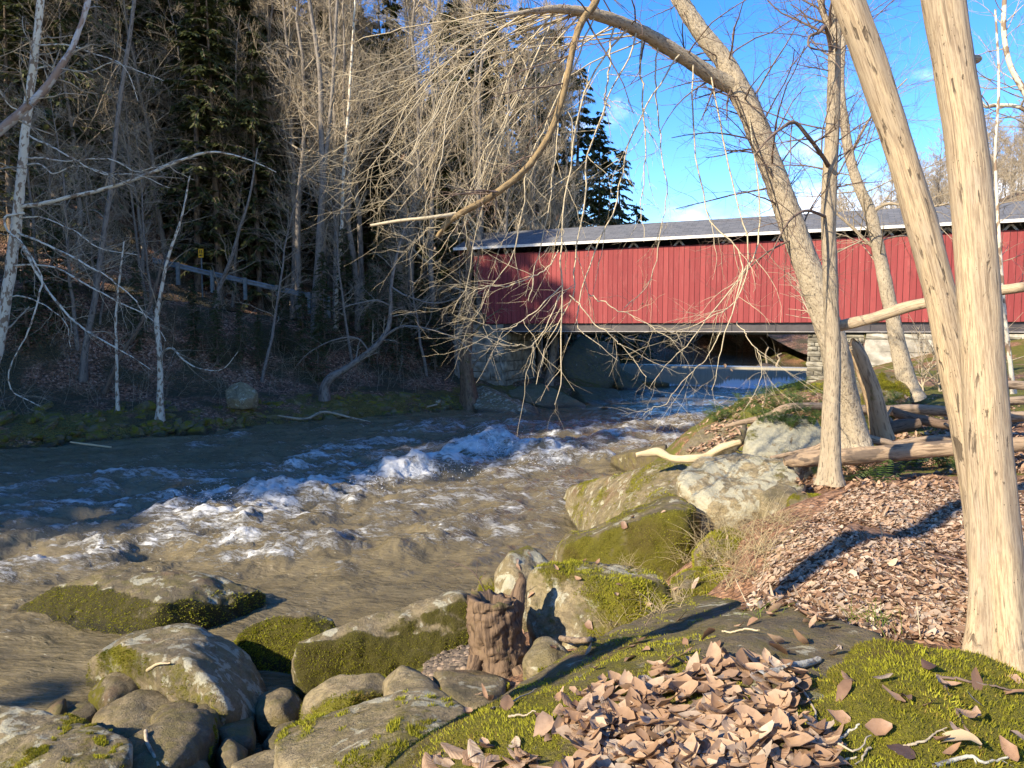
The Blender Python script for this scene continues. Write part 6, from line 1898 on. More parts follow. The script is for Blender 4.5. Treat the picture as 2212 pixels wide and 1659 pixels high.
# thin tree further right, its lower half against the wall
Y5 = 14.0
P5, R5 = px_line([(1972, 862, Y5, 50), (1962, 830, Y5, 38), (1944, 760, Y5, 34), (1930, 690, Y5, 31), (1914, 620, Y5, 30), (1898, 540, Y5, 29), (1880, 460, Y5, 27), (1858, 410, Y5, 25), (1838, 350, Y5, 22), (1826, 280, Y5, 21), (1815, 180, Y5, 18), (1822, 60, Y5, 15), (1835, -80, Y5, 11)], 120)
o0 = P5[0, 0].copy()
t5 = thing('forest_tree', 'crooked thin tree in front of the pale wall under the bridge', 'tree', o0)
obj('trunk', trunk_mesh('trunk', P5, R5, 20, .012, 14, .4, o0, .4), BARK_ROUGH, t5)
G = Geo()
for l in ([(1880, 460, 0, 10), (1920, 440, -.2, 8), (1985, 450, -.5, 6), (2050, 440, -.8, 4)], [(1898, 540, 0, 12), (1870, 520, .1, 8), (1840, 490, .2, 7), (1800, 455, .3, 4)], [(1835, 340, 0, 8), (1870, 270, -.3, 6), (1910, 220, -.5, 4), (1960, 170, -.6, 3)]):
    q, r = px_line([(a, b_, Y5 + dy, c_) for a, b_, dy, c_ in l], 22)
    obj('limb', trunk_mesh('limb', q, r, 8, .003, 20, .3, o0), BARK_FINE, t5)
    merge(G, twigs_on(q, r, [(10, .15, 1, 30, 70, .7, 2.2, .11, 7, 4, .4), (5, .2, 1, 25, 60, .3, 1.1, .14, 5, 3, .5), (3, .2, 1, 25, 60, .2, .6, .16, 4, 3, .65)], rg, (0, 0, .01)))
merge(G, twigs_on(P5, R5, [(26, .35, 1, 45, 80, .9, 3.0, .10, 8, 4, .14), (6, .2, 1, 25, 60, .35, 1.3, .13, 6, 3, .5), (3, .2, 1, 25, 60, .2, .6, .15, 4, 3, .65)], rg, (0, 0, .01)))
tag(obj('twigs', G.mesh('twigs', o0), TWIG_GREY, t5), kind='stuff')

# slim pale tree at the right edge
P6, R6 = px_line([(2190, 850, 12, 13), (2184, 800, 12, 11), (2172, 700, 12, 10), (2164, 600, 12, 9), (2156, 470, 12, 8), (2150, 330, 12, 7), (2158, 180, 12, 6), (2150, 20, 12, 5)], 60)
o0 = P6[0, 0].copy()
t6 = thing('young_tree', 'slim pale sapling right of the thick trunk', 'tree', o0)
obj('trunk', trunk_mesh('trunk', P6, R6, 10, .004, 14, .4, o0, .3), SYCAMORE, t6)
G = Geo(); merge(G, twigs_on(P6, R6, [(20, .25, 1, 40, 80, .5, 1.8, .10, 8, 4, .3), (5, .2, 1, 25, 60, .3, .9, .13, 6, 3, .5), (3, .2, 1, 25, 60, .15, .5, .15, 4, 3, .65)], rg, (0, 0, .01)))
tag(obj('twigs', G.mesh('twigs', o0), TWIG_GREY, t6), kind='stuff')
P7, R7 = px_line([(2420, 860, 13, 30), (2380, 640, 13, 26), (2330, 460, 13, 22), (2270, 290, 13, 18), (2214, 200, 13, 15), (2180, 135, 13, 13), (2168, 60, 13, 12), (2172, -30, 13, 10)], 80)
o0 = P7[0, 0].copy()
t7 = thing('young_tree', 'pale curved tree reaching in over the top right corner', 'tree', o0)
obj('trunk', trunk_mesh('trunk', P7, R7, 12, .006, 14, .4, o0, .3), SYCAMORE, t7)
G = Geo()
for l in ([(2320, 430, 0, 14), (2270, 300, 0, 12), (2212, 236, 0, 11), (2150, 228, 0, 10), (2128, 230, 0, 8), (2110, 200, 0, 5)],):
    q, r = px_line([(a, b_, 13 + dy, c_) for a, b_, dy, c_ in l], 22)
    obj('limb', trunk_mesh('limb', q, r, 8, .003, 20, .3, o0), SYCAMORE, t7)
    merge(G, twigs_on(q, r, [(10, .15, 1, 30, 70, .7, 2.0, .11, 7, 4, .4), (5, .2, 1, 25, 60, .3, 1.0, .14, 5, 3, .5)], rg, (0, 0, -.01)))
merge(G, twigs_on(P7, R7, [(22, .25, 1, 40, 80, .7, 2.6, .10, 8, 4, .25), (6, .2, 1, 25, 60, .3, 1.2, .13, 6, 3, .5), (3, .2, 1, 25, 60, .15, .5, .15, 4, 3, .65)], rg, (0, 0, .0)))
tag(obj('twigs', G.mesh('twigs', o0), TWIG_TAN, t7), kind='stuff')

# broken snag
P8, R8 = px_line([(1912, 950, 10.5, 46), (1904, 925, 10.5, 41), (1890, 870, 10.5, 40), (1872, 810, 10.5, 39), (1856, 770, 10.5, 36), (1846, 752, 10.5, 34)], 50)
o0 = P8[0, 0].copy()
sn = thing('broken_snag', 'short snapped off trunk with a splintered top and mossy right side', 'tree stump', o0)
me = trunk_mesh('trunk', P8, R8, 22, .02, 16, .15, o0, .2)
vv = np.empty(len(me.vertices) * 3, np.float32); me.vertices.foreach_get('co', vv); vv = vv.reshape(-1, 3)
ax = norm(P8[0, -1] - P8[0, -6])
th = np.tile(np.arange(22) * 2 * np.pi / 22, 1)
for kk_ in range(44, 50):                                # splintered crown
    sl = slice(kk_ * 22, kk_ * 22 + 22)
    vv[sl] += (ax[None] * (.10 * np.abs(np.sin(th * 2.5 + 1)) + .06 * np.random.default_rng(2).random(22))[:, None] * ((kk_ - 43) / 6.0)).astype(np.float32)
me.vertices.foreach_set('co', vv.ravel())
obj('trunk', me, m_bark_('snag_wood', (0.30, 0.20, 0.11), (0.46, 0.34, 0.2), (0.13, 0.08, 0.045), 0.1, 34, 0.8, 0.0, 0.02, -.02), sn)
cg = Geo(); top = P8[0, -3] - o0
cg.add(np.vstack([top + ax * .02, vv[47 * 22:48 * 22] * 1.0]), None, [[0, 1 + i, 1 + (i + 1) % 22] for i in range(22)])
cg.obj('broken_top', PALEWOOD, sn)

# ------------------------------------------------------------------ rotten stump between the rocks
P, Rr = px_line([(1086, 1505, 5.95, 200), (1083, 1468, 5.95, 158), (1078, 1425, 5.98, 128), (1072, 1380, 6.0, 116), (1066, 1335, 6.0, 116), (1062, 1305, 6.0, 110), (1061, 1292, 6.0, 104)], 60)
o0 = P[0, 0].copy()
st_ = thing('rotten_stump', 'crumbling brown tree stump full of holes standing between the boulders', 'tree stump', o0)
v, q, b = tubes(P, Rr, 48)
c = np.repeat(P[0], 48, axis=0); nn = norm(v - c); th = np.tile(np.arange(48) * 2 * np.pi / 48, 60); L = np.repeat(np.linspace(0, 1, 60), 48)
bb = b.copy(); bb[:, 2] *= .55
dsp = .045 * fbm(bb * 18, 4) + .016 * fbm(b * 45, 3) + .022 * fbm(np.stack([np.cos(th) * 1.2, np.sin(th) * 1.2, L * 1.0], -1) * 1.3 + 4, 3)
root_ = np.exp(-L * 5) * .10 * np.clip(np.cos(th * 4 + .5), -.4, 1)
holes = -0.03 * sstep(.26, .36, fbm(b * np.array([20, 20, 12]) + 3, 2))
v = v + nn * (dsp + root_ + holes)[:, None]
v[:, 2] += sstep(.86, 1, L) * (.05 * fbm(np.stack([np.cos(th), np.sin(th), 0 * th], -1) * 3.2, 3) + .045 * np.cos(th - .4))
# fold the rim inward: a hollow top
topc = P[0, -1]
rim = v[59 * 48:60 * 48]
inner = topc + (rim - topc) * .62 - np.array([0, 0, .01]); deep = topc + (rim - topc) * .40 - np.array([0, 0, .09])
V = np.vstack([v, inner, deep, (topc - np.array([0, 0, .11]))[None]])
n0 = len(v); j = np.arange(48); j2 = (j + 1) % 48
q2 = np.stack([59 * 48 + j, 59 * 48 + j2, n0 + j2, n0 + j], -1); q3 = np.stack([n0 + j, n0 + j2, n0 + 48 + j2, n0 + 48 + j], -1); t3_ = np.stack([n0 + 48 + j, n0 + 48 + j2, np.full(48, n0 + 96)], -1)
obj('trunk', mesh('trunk', V - o0, np.vstack([q, q2, q3]), t3_, {'bark': np.vstack([b, b[-48:], b[-48:], b[-1:]])}), STUMPWOOD, st_)
P, Rr = px_line([(1106, 1360, 6.12, 40), (1114, 1310, 6.15, 40), (1122, 1275, 6.2, 30), (1127, 1252, 6.22, 20), (1122, 1236, 6.22, 4)], 30)
obj('splinter', trunk_mesh('splinter', P, Rr, 16, .02, 20, .3, o0), STUMPWOOD, st_)
for l in ([(1030, 1425, 5.9, 40), (1020, 1455, 5.8, 34), (1000, 1478, 5.7, 18), (985, 1490, 5.65, 6)], [(1120, 1450, 5.8, 40), (1132, 1475, 5.7, 30), (1125, 1500, 5.6, 12)], [(1092, 1460, 5.8, 40), (1100, 1492, 5.65, 34), (1098, 1520, 5.5, 12)]):
    q_, r_ = px_line(l, 20); obj('root', trunk_mesh('root', q_, r_, 12, .012, 18, .3, o0), STUMPWOOD, st_)

# ------------------------------------------------------------------ logs and driftwood on the right bank
def log(label, pts, mat=LOGWOOD, name='log', cat='log', S=16, amp=.024, rad=1.0, snap=None):
    P, Rr = px_line(pts, 70)
    o0 = P[0, 0].copy()
    Rr = Rr * rad
    me = trunk_mesh(name, P, Rr, S, amp, 14, .15, o0)
    # close the two sawn or broken ends
    bm = bmesh.new(); bm.from_mesh(me); bm.verts.ensure_lookup_table()
    n = len(bm.verts)
    try:
        bm.faces.new([bm.verts[i] for i in range(S)][::-1]); bm.faces.new([bm.verts[i] for i in range(n - S, n)])
    except Exception:
        pass
    bm.to_mesh(me); bm.free()
    return tag(obj(name, me, mat, None, o0), label, cat)


log('thick weathered log lying across the bank behind the thin trunk with a reddish end', [(1694, 998, 9.6, 16), (1712, 996, 9.6, 28), (1745, 992, 9.6, 36), (1850, 984, 9.55, 40), (1960, 976, 9.5, 40), (2090, 966, 9.4, 42), (2300, 955, 9.3, 42)], m_bark_('big_log_wood', (0.24, 0.165, 0.10), (0.42, 0.30, 0.18), (0.08, 0.05, 0.03), 0.08, 30, 0.9, 0.0, 0.02, -.05, ((0.13, 0.095, 0.065), 5.0)), S=22)
log('pale driftwood branch with a forked tip pointing at the river', [(1374, 983, 12.2, 9), (1390, 980, 12.2, 13), (1420, 977, 12.2, 20), (1452, 990, 12.1, 16), (1500, 990, 12.0, 17), (1530, 984, 12.0, 18), (1560, 968, 11.9, 19), (1600, 955, 11.9, 14)], PALEWOOD, 'branch', 'branch', 12, .03)
log('long crooked grey branch resting on the boulders behind the thin trunk', [(1568, 922, 12.3, 7), (1600, 912, 12.2, 12), (1650, 903, 12.1, 17), (1700, 882, 12, 20), (1760, 878, 12, 18), (1830, 884, 12, 20), (1900, 886, 12, 24), (1980, 884, 12, 26), (2090, 892, 12, 24)], LOGWOOD, 'branch', 'branch', 14)
log('curved stick crossing in front of the white and mossy boulder', [(1664, 990, 10.2, 9), (1700, 982, 10.2, 13), (1760, 970, 10.1, 16), (1800, 950, 10.0, 22), (1830, 940, 10.0, 26), (1880, 950, 10.0, 22), (1930, 960, 10.0, 16), (1975, 962, 10, 8)], LOGWOOD, 'branch', 'branch', 14)
log('dark broken limb slanting down from the long grey branch to the right', [(1925, 888, 11.3, 22), (1980, 905, 11.2, 24), (2040, 916, 11.1, 24), (2085, 922, 11.0, 22)], m_bark_('dark_rotten_wood', (0.10, 0.066, 0.042), (0.21, 0.14, 0.09), (0.04, 0.026, 0.018), 0.15, 34, 1.0), S=14)
log('short dark rotten log chunk right of the curved stick', [(1868, 944, 10.7, 20), (1895, 934, 10.7, 28), (1940, 922, 10.7, 32), (1985, 914, 10.7, 26)], m_bark_('black_rotten_wood', (0.07, 0.048, 0.032), (0.16, 0.11, 0.07), (0.03, 0.02, 0.014), 0.15, 34, 1.0), S=14)
log('pale crumbling split log above the thick weathered log', [(1900, 962, 10.1, 10), (1960, 955, 10.1, 18), (2020, 950, 10.1, 24), (2085, 948, 10.1, 24)], LOGWOOD, S=12, amp=.02)
log('short upright splinter leaning between the dark limbs', [(1918, 934, 10.9, 8), (1914, 905, 11, 10), (1926, 880, 11.1, 8)], LOGWOOD, 'branch', 'branch', 8)
log('thin splinter leaning against the snag', [(1935, 930, 10.9, 6), (1925, 910, 11, 8), (1915, 895, 11.1, 5)], LOGWOOD, 'branch', 'branch', 8)
log('short tilted branch piece by the right end of the pale split log', [(2082, 945, 9.9, 14), (2060, 930, 9.9, 12), (2040, 915, 9.9, 10)], LOGWOOD, 'branch', 'branch', 8)
log('upper log at the right edge behind the thick trunk', [(2100, 836, 10.5, 22), (2190, 832, 10.5, 24), (2330, 842, 10.5, 24)], LOGWOOD, S=12)
log('middle log at the right edge behind the thick trunk', [(2110, 872, 9.8, 22), (2190, 866, 9.8, 24), (2330, 858, 9.8, 22)], LOGWOOD, S=12)
log('lower darker log at the right edge behind the thick trunk', [(2120, 905, 9.4, 26), (2200, 900, 9.4, 28), (2330, 900, 9.4, 28)], LOGWOOD, S=12)
log('long dead bough propped across from the thin trunk to the right edge', [(1806, 706, 8.6, 26), (1840, 698, 8.5, 27), (1890, 686, 8.3, 26), (1950, 666, 8.1, 28), (2000, 655, 7.9, 26), (2090, 640, 7.6, 27), (2160, 628, 7.4, 27), (2240, 614, 7.2, 27), (2420, 570, 6.8, 26)], DEADWOOD, 'bough', 'branch', 18, .008)
log('bleached stick lying along the far waterline', [(152, 955, 24.6, 4), (190, 960, 24.4, 5), (240, 966, 24.2, 4)], PALEWOOD, 'branch', 'branch', 8, .004)
log('long grey stick lying on the rocks left of the snag', [(735, 876, 35.5, 4), (820, 880, 36, 5), (900, 882, 36.5, 5), (945, 874, 36.8, 4)], TWIG_GREY, 'branch', 'branch', 8, .004)
log('fallen grey branch at the far waterline below the leaning tree', [(600, 898, 31, 4), (660, 905, 31, 6), (700, 890, 31.5, 6), (760, 903, 31.5, 5), (800, 912, 31.5, 4)], TWIG_GREY, 'branch', 'branch', 8, .004)
# driftwood stump caught on the weir
dr = w(1655, 794, 54.0); dr[2] = CREST
dw = thing('driftwood', 'dark driftwood snag with two grey arms stuck on the crest of the weir', 'driftwood', dr)
for l, nm in (([(1635, 798, 54, 20), (1655, 797, 53.8, 26), (1680, 796, 53.8, 10)], 'stump'), ([(1658, 796, 54, 6), (1656, 780, 54, 5), (1654, 765, 54, 4), (1660, 750, 54, 3)], 'arm'), ([(1676, 794, 54, 7), (1680, 783, 54, 6), (1684, 775, 54, 5), (1680, 768, 54, 4), (1688, 764, 54, 4)], 'arm'), ([(1672, 800, 53.6, 4), (1682, 812, 53.2, 4), (1692, 824, 52.9, 3)], 'root')):
    q_, r_ = px_line(l, 16); obj(nm, trunk_mesh(nm, q_, r_, 8, .03, 6, .3, dr), TWIG_GREY if nm == 'arm' else DARKWOOD, dw)

# ------------------------------------------------------------------ sticks and twigs in the foreground
def stick(label, pts, wd, mat, lift=.012, tip=.4, cat='twig', side=0, n=26):
    out = []
    for u, v in pts:
        h_, _ = hitpx(u, v)
        out.append((h_ if h_ is not None else w(u, v, 2.6)) + np.array([0, 0, lift]))
    P = spline(np.array(out), n)[None]
    dist = np.linalg.norm(P[0].mean(0) - np.array([0, 0, EYE]))
    Rr = (wd * .5 * dist / F0) * np.linspace(1, tip, n)[None]
    rg = np.random.default_rng(int(pts[0][0]))
    P = P + .002 * np.cumsum(rg.normal(size=P.shape), axis=1)
    o0 = P[0, 0].copy()
    G = Geo(); v, q, b = tubes(P, Rr, 7); G.add(v, q, None, b)
    if side: merge(G, twigs_on(P, Rr, [(side, .3, 1, 30, 60, .03, .10, .1, 5, 4, .6)], rg, (0, 0, .0)))
    return tag(obj('twig', G.mesh('twig', o0), mat, None, o0), label, cat)


LICHEN_STICK = m_bark_('lichened_stick', (0.30, 0.27, 0.20), (0.55, 0.53, 0.43), (0.14, 0.10, 0.07), 0.5, 40, 0.6, 0.02)
stick('brown twig slanting down the moss near the right bottom corner', [(2043, 1488), (2067, 1535), (2095, 1580), (2127, 1622)], 7, TWIG_DARK)
stick('thin reddish twig lying across the top of the moss hump', [(2020, 1468), (2110, 1480), (2205, 1500)], 6, TWIG_DARK)
stick('straight twig rising right across the lower moss', [(1932, 1626), (1985, 1610), (2042, 1580)], 6, TWIG_TAN, side=2)
stick('dark twig end with grey lichen beside the leaf heap', [(1800, 1608), (1828, 1588), (1856, 1570)], 9, LICHEN_STICK)
stick('forked twig at the right foot of the leaf heap', [(1756, 1598), (1800, 1618), (1836, 1634), (1874, 1605)], 6, TWIG_TAN)
stick('pale twig at the bottom edge below the leaf heap', [(1752, 1660), (1800, 1650), (1850, 1640)], 9, TWIG_PALE)
stick('bleached grey twig with stubs at the bottom right edge', [(2018, 1662), (2060, 1648), (2104, 1639), (2134, 1652), (2190, 1648)], 9, LICHEN_STICK, side=3)
stick('thick lichen crusted stick half buried in the leaves', [(1640, 1473), (1697, 1455), (1762, 1432)], 22, LICHEN_STICK, .02, .6)
stick('brown twig bending over the right side of the leaf heap', [(1711, 1480), (1738, 1505), (1766, 1548), (1772, 1592)], 6, TWIG_TAN, .02)
stick('long stick lying at the bottom of the leaf heap', [(1330, 1664), (1390, 1622), (1446, 1586), (1500, 1540)], 11, TWIG_TAN, .025, .5)
stick('thin brown stick low on the dark ledge', [(1330, 1605), (1262, 1650), (1200, 1665)], 6, TWIG_DARK)
stick('short pale straw on the dark ledge', [(1560, 1367), (1600, 1369), (1641, 1373)], 4, TWIG_PALE, .006, .8)
stick('white stick propped on the dome boulder', [(319, 1458), (343, 1444), (371, 1441)], 7, PALEWOOD, .05)
stick('curved brown stick over the reddish stone at the bottom edge', [(316, 1585), (319, 1619), (340, 1664)], 7, TWIG_TAN, .03, .8)
stick('rough stick in the hollow beside the small pale rock', [(1212, 1390), (1250, 1402), (1282, 1400)], 16, LOGWOOD, .05, .5)
for k, (a, b_) in enumerate((((1060, 1535), (1130, 1500)), ((1080, 1530), (1170, 1492)), ((1880, 1620), (1840, 1660)), ((1100, 1555), (1160, 1548)))):
    stick(('thin straw along the upper edge of the dark ledge', 'second straw higher on the edge of the dark ledge', 'dark bark flake twig at the bottom of the moss', 'short twig lying on the left of the dark ledge')[k], [a, ((a[0] + b_[0]) / 2, (a[1] + b_[1]) / 2 + 2), b_], 5, TWIG_TAN)


def sprout(label, pts, wd, mat, spec, name='bare_sapling', cat='sapling'):
    P, Rr = px_line([(u, v, Y, wd * (1 - .7 * i / (len(pts) - 1))) for i, (u, v, Y) in enumerate(pts)], 24)
    o0 = P[0, 0].copy(); G = Geo(); G.tubes(P, Rr, 6); merge(G, twigs_on(P, Rr, spec, np.random.default_rng(int(pts[0][0])), (0, 0, .02)))
    return tag(obj(name, G.mesh(name, o0), mat, None, o0), label, cat)


sprout('bare little sapling growing from the upper edge of the dark ledge', [(1377, 1450, 4.4), (1375, 1410, 4.4), (1380, 1380, 4.4), (1392, 1355, 4.4), (1408, 1330, 4.4)], 5, TWIG_DARK, [(5, .1, .9, 40, 75, .10, .32, .12, 7, 4, .7), (3, .3, 1, 30, 60, .04, .1, .1, 4, 3, .7)])
sprout('reddish sprig arching over the water above the stump', [(1053, 1295, 6.3), (1040, 1262, 6.3), (1022, 1236, 6.3), (995, 1220, 6.3), (969, 1212, 6.3)], 4, TWIG_DARK, [(4, .2, .9, 40, 75, .10, .3, .12, 7, 4, .7)])
sprout('tall dry stalk left of the leaf path', [(1660, 1382, 4.5), (1638, 1345, 4.6), (1612, 1300, 4.7), (1588, 1250, 4.8)], 5, TWIG_PALE, [(2, .6, .9, 20, 40, .05, .12, .1, 4, 3, .7)], 'stalk', 'stalk')
sprout('thin upright stalk in the middle of the leaf path', [(1992, 1425, 3.7), (1985, 1350, 3.75), (1980, 1300, 3.8)], 4, TWIG_PALE, [(2, .6, .9, 20, 40, .03, .08, .1, 4, 3, .7)], 'stalk', 'stalk')
sprout('bending stalk on the upper leaf path', [(1922, 1200, 5.3), (1908, 1165, 5.3), (1900, 1130, 5.3)], 4, TWIG_PALE, [(2, .6, .9, 20, 40, .03, .08, .1, 4, 3, .7)], 'stalk', 'stalk')
for k, (u, v, Y) in enumerate(((1995, 850, 16), (2030, 850, 16), (1760, 700, 20), (2110, 840, 15))):
    sprout(('bare many stemmed shrub at the foot of the pale wall', 'second bare shrub between the pale wall and the leaning trunk', 'bare shrub below the stone pier', 'bare shrub behind the logs at the right edge')[k], [(u, v, Y), (u - 4, v - 45, Y), (u + 6, v - 110, Y)], 5, TWIG_TAN, [(14, .0, .8, 20, 60, .7, 1.8, .1, 7, 4, .8), (5, .2, 1, 25, 60, .3, .8, .14, 5, 3, .7)], 'shrub', 'shrub')

# ------------------------------------------------------------------ dry leaves
lr = np.random.default_rng(123)
heap_c, _ = hitpx(1540, 1530)
heap = thing('leaf_heap', 'heap of curled tan dry leaves on the dark ledge in the foreground', 'leaf pile', heap_c)


def inpoly(u, v, poly):
    c = False; j = len(poly) - 1
    for i in range(len(poly)):
        if (poly[i][1] > v) != (poly[j][1] > v) and u < (poly[j][0] - poly[i][0]) * (v - poly[i][1]) / (poly[j][1] - poly[i][1]) + poly[i][0]: c = not c
        j = i
    return c


heap_poly = [(1200, 1545), (1260, 1515), (1300, 1480), (1390, 1470), (1420, 1440), (1480, 1462), (1560, 1424), (1640, 1426), (1720, 1450), (1745, 1490), (1700, 1545), (1770, 1575), (1830, 1640), (1760, 1690), (1180, 1690), (1290, 1625), (1210, 1590)]
strip_poly = [(930, 1640), (1010, 1625), (1090, 1600), (1150, 1620), (1230, 1640), (1330, 1640), (1330, 1720), (920, 1720)]
n = 0; tries = 0
while n < 296 and tries < 6000:
    tries += 1
    u, v = lr.uniform(900, 1800), lr.uniform(1420, 1720)
    if not (inpoly(u, v, heap_poly) or (inpoly(u, v, strip_poly) and lr.random() < .45)): continue
    h_, nrm_ = hitpx(u, v)
    if h_ is None: continue
    inner = inpoly(u, v + 30, heap_poly) and inpoly(u, v - 25, heap_poly)
    z = lr.uniform(.006, .030 if inner else .014)
    o = obj('leaf', LEAFM[lr.integers(9)], None, heap, h_ - heap_c + np.array([0, 0, z]))
    o.rotation_euler = (lr.normal() * .14 + .05, lr.normal() * .12, lr.uniform(0, 6.28))
    s = lr.uniform(.6, 1.25); o.scale = (s, s * lr.uniform(.8, 1.15), s)
    n += 1


def leaves_at(P, Nn, size, rng, lift=.012, tilt=.35):
    """many small curled leaves as one mesh"""
    n = len(P)
    base_v, base_q = [], None
    for k in range(8):
        t = np.linspace(0, 1, 4); W = .21 * rng.uniform(.6, 1.4); cz = rng.uniform(-.6, 1.0); rl = rng.uniform(0, .9)
        v = np.array([((t[i] - .5), s_ * W * (.25, 1, .9, .12)[i], cz * (t[i] - .5) ** 2 + rl * W * (.25, 1, .9, .12)[i] * abs(s_) + .04 * rng.normal()) for i in range(4) for s_ in (-1, 0, 1)])
        base_q = np.array([(3 * i + j, 3 * i + j + 1, 3 * i + j + 4, 3 * i + j + 3) for i in range(3) for j in range(2)]); base_v.append(v)
    base_v = np.array(base_v)
    k = rng.integers(8, size=n)
    V = base_v[k] * (size[:, None, None])
    a = rng.uniform(0, 6.283, n); ca, sa = np.cos(a), np.sin(a)
    tx, ty = rng.normal(size=n) * tilt, rng.normal(size=n) * tilt
    X = V[..., 0] * ca[:, None] - V[..., 1] * sa[:, None]; Y = V[..., 0] * sa[:, None] + V[..., 1] * ca[:, None]
    Z = V[..., 2] + X * tx[:, None] + Y * ty[:, None]
    # lie on the local slope
    sx = -Nn[:, 0] / np.maximum(Nn[:, 2], .3); sy = -Nn[:, 1] / np.maximum(Nn[:, 2], .3)
    Z = Z + X * sx[:, None] + Y * sy[:, None]
    W_ = np.stack([X, Y, Z], -1) + (P + np.array([0, 0, 1.0]) * lift * rng.uniform(.3, 1.6, size=(n, 1)))[:, None, :]
    q = (base_q[None] + (np.arange(n) * base_v.shape[1])[:, None, None]).reshape(-1, 4)
    tint = np.repeat(np.clip(rng.beta(2, 2, n), 0, .999), base_v.shape[1])
    return W_.reshape(-1, 3), q, tint


lr = np.random.default_rng(9)
pts, nns, szs = [], [], []
tries = 0
while len(pts) < 380 and tries < 5000:
    tries += 1
    u, v = lr.uniform(900, 1800), lr.uniform(1425, 1720)
    if not inpoly(u, v, heap_poly): continue
    h_, nn_ = hitpx(u, v)
    if h_ is None: continue
    pts.append(h_ + np.array([0, 0, lr.uniform(0, .02)])); nns.append(nn_); szs.append(lr.uniform(.06, .12))
V, Q, T = leaves_at(np.array(pts), np.array(nns), np.array(szs), lr, .010, .3)
tag(obj('leaves_beneath', mesh('leaves_beneath', V - heap_c, Q, None, {'tint': T}), LEAF, heap), kind='stuff')
pts, nns, szs = [], [], []
path_poly = [(1600, 1330), (1640, 1280), (1600, 1255), (1640, 1205), (1700, 1150), (1690, 1110), (1780, 1075), (1860, 1055), (1960, 1060), (2080, 1040), (2230, 1060), (2230, 1420), (2090, 1400), (1960, 1388), (1850, 1392), (1760, 1420), (1720, 1370), (1660, 1340)]
tries = 0
while len(pts) < 26000 and tries < 120000:
    tries += 1
    x, y = lr.uniform(.3, 5.4), 3.2 + 5.6 * lr.random()
    d = (np.array([x, y, 2.55]) - np.array([0, 0, EYE])); dd_ = d[1] * cp - d[2] * sp
    u = U0 + F0 * d[0] / dd_; v = V0 - F0 * (d[1] * sp + d[2] * cp) / dd_
    if not inpoly(u, v, path_poly): continue
    if fbm(np.array([[x * .9, y * .9, 2.0]]), 3)[0] < -.34: continue
    h_, nn_ = drop(x, y)
    if h_ is None or h_[2] > 3.2: continue
    pts.append(h_); nns.append(nn_); szs.append(lr.uniform(.035, .085) * (1.35 if lr.random() < .04 else 1))
V, Q, T = leaves_at(np.array(pts), np.array(nns), np.array(szs), lr, .008, .18)
tag(obj('leaf_litter', mesh('leaf_litter', V, Q, None, {'tint': T}), LEAF_WET), 'carpet of brown fallen leaves over the path on the right bank', 'leaf litter', kind='stuff')
# thinner litter on rocks, promontory and among the logs
pts, nns, szs = [], [], []
tries = 0
while len(pts) < 3000 and tries < 20000:
    tries += 1
    u, v = (lr.uniform(1440, 2220), lr.uniform(860, 1060)) if lr.random() < .7 else (lr.uniform(1000, 2230), lr.uniform(1050, 1660))
    h_, nn_ = hitpx(u, v)
    if h_ is None or nn_[2] < .62 or h_[2] < 1.0: continue
    if (1450 < u < 1720 and 980 < v < 1110) or (1600 < u < 1780 and 880 < v < 990): continue
    near = v > 1060
    if near and lr.random() > (.06 if 1700 < u and v > 1400 else .10): continue
    if not near and fbm(h_[None] * .8, 3)[0] < -.12: continue
    pts.append(h_); nns.append(nn_); szs.append(lr.uniform(.05, .10) * (1.0 if near else 1.15))
V, Q, T = leaves_at(np.array(pts), np.array(nns), np.array(szs), lr, .014, .4)
tag(obj('scattered_leaves', mesh('scattered_leaves', V, Q, None, {'tint': T}), LEAF_WET), 'loose brown leaves strewn over rocks and among the logs', 'leaf litter', kind='stuff')
# single leaves worth naming
PALELEAF = m_leaf_('pale_leaf', [(0.0, (0.50, 0.38, 0.22)), (1.0, (0.68, 0.54, 0.34))], .2)
DARKLEAF = m_leaf_('dark_leaf', [(0.0, (0.07, 0.04, 0.03)), (1.0, (0.12, 0.07, 0.05))], .1)
for (u, v, s, mt, lb) in ((2060, 1620, 1.1, PALELEAF, 'cream curled leaf on the moss near the bottom right corner'), (1945, 1640, 1.0, DARKLEAF, 'dark folded leaf at the bottom edge of the moss'), (2010, 1455, .8, DARKLEAF, 'dark brown leaf curled on top of the moss hump'),
                          (1095, 1530, .9, LEAF, 'single tan leaf at the left end of the dark ledge'), (1905, 1480, .7, LEAF, 'small orange leaf lying mid moss'), (2085, 1560, .7, LEAF, 'brown leaf beside the slanting twig on the moss'),
                          (1960, 1400, .9, LEAF, 'tan leaf at the top edge of the moss hump'), (1825, 1480, .8, LEAF, 'reddish leaf on the moss next to the leaf heap'), (1830, 1235, .9, PALELEAF, 'larger whitish leaf in the middle of the leaf path'), (1925, 1225, .9, PALELEAF, 'second whitish leaf right of the larger one on the path'),
                          (2150, 1345, 1.6, LEAF, 'big tan leaf leaning at the foot of the thick trunk'), (2095, 1378, 1.6, LEAF, 'broad brown leaf just left of the trunk foot')):
    h_, _ = hitpx(u, v)
    if h_ is None: continue
    o = obj('leaf', LEAFM[lr.integers(9)].copy(), None, None, h_ + np.array([0, 0, .03])); o.data.materials.clear(); o.data.materials.append(mt)
    o.rotation_euler = (lr.normal() * .3, lr.normal() * .3, lr.uniform(0, 6.28)); o.scale = (s, s * 1.3, s)
    tag(o, lb, 'leaf')

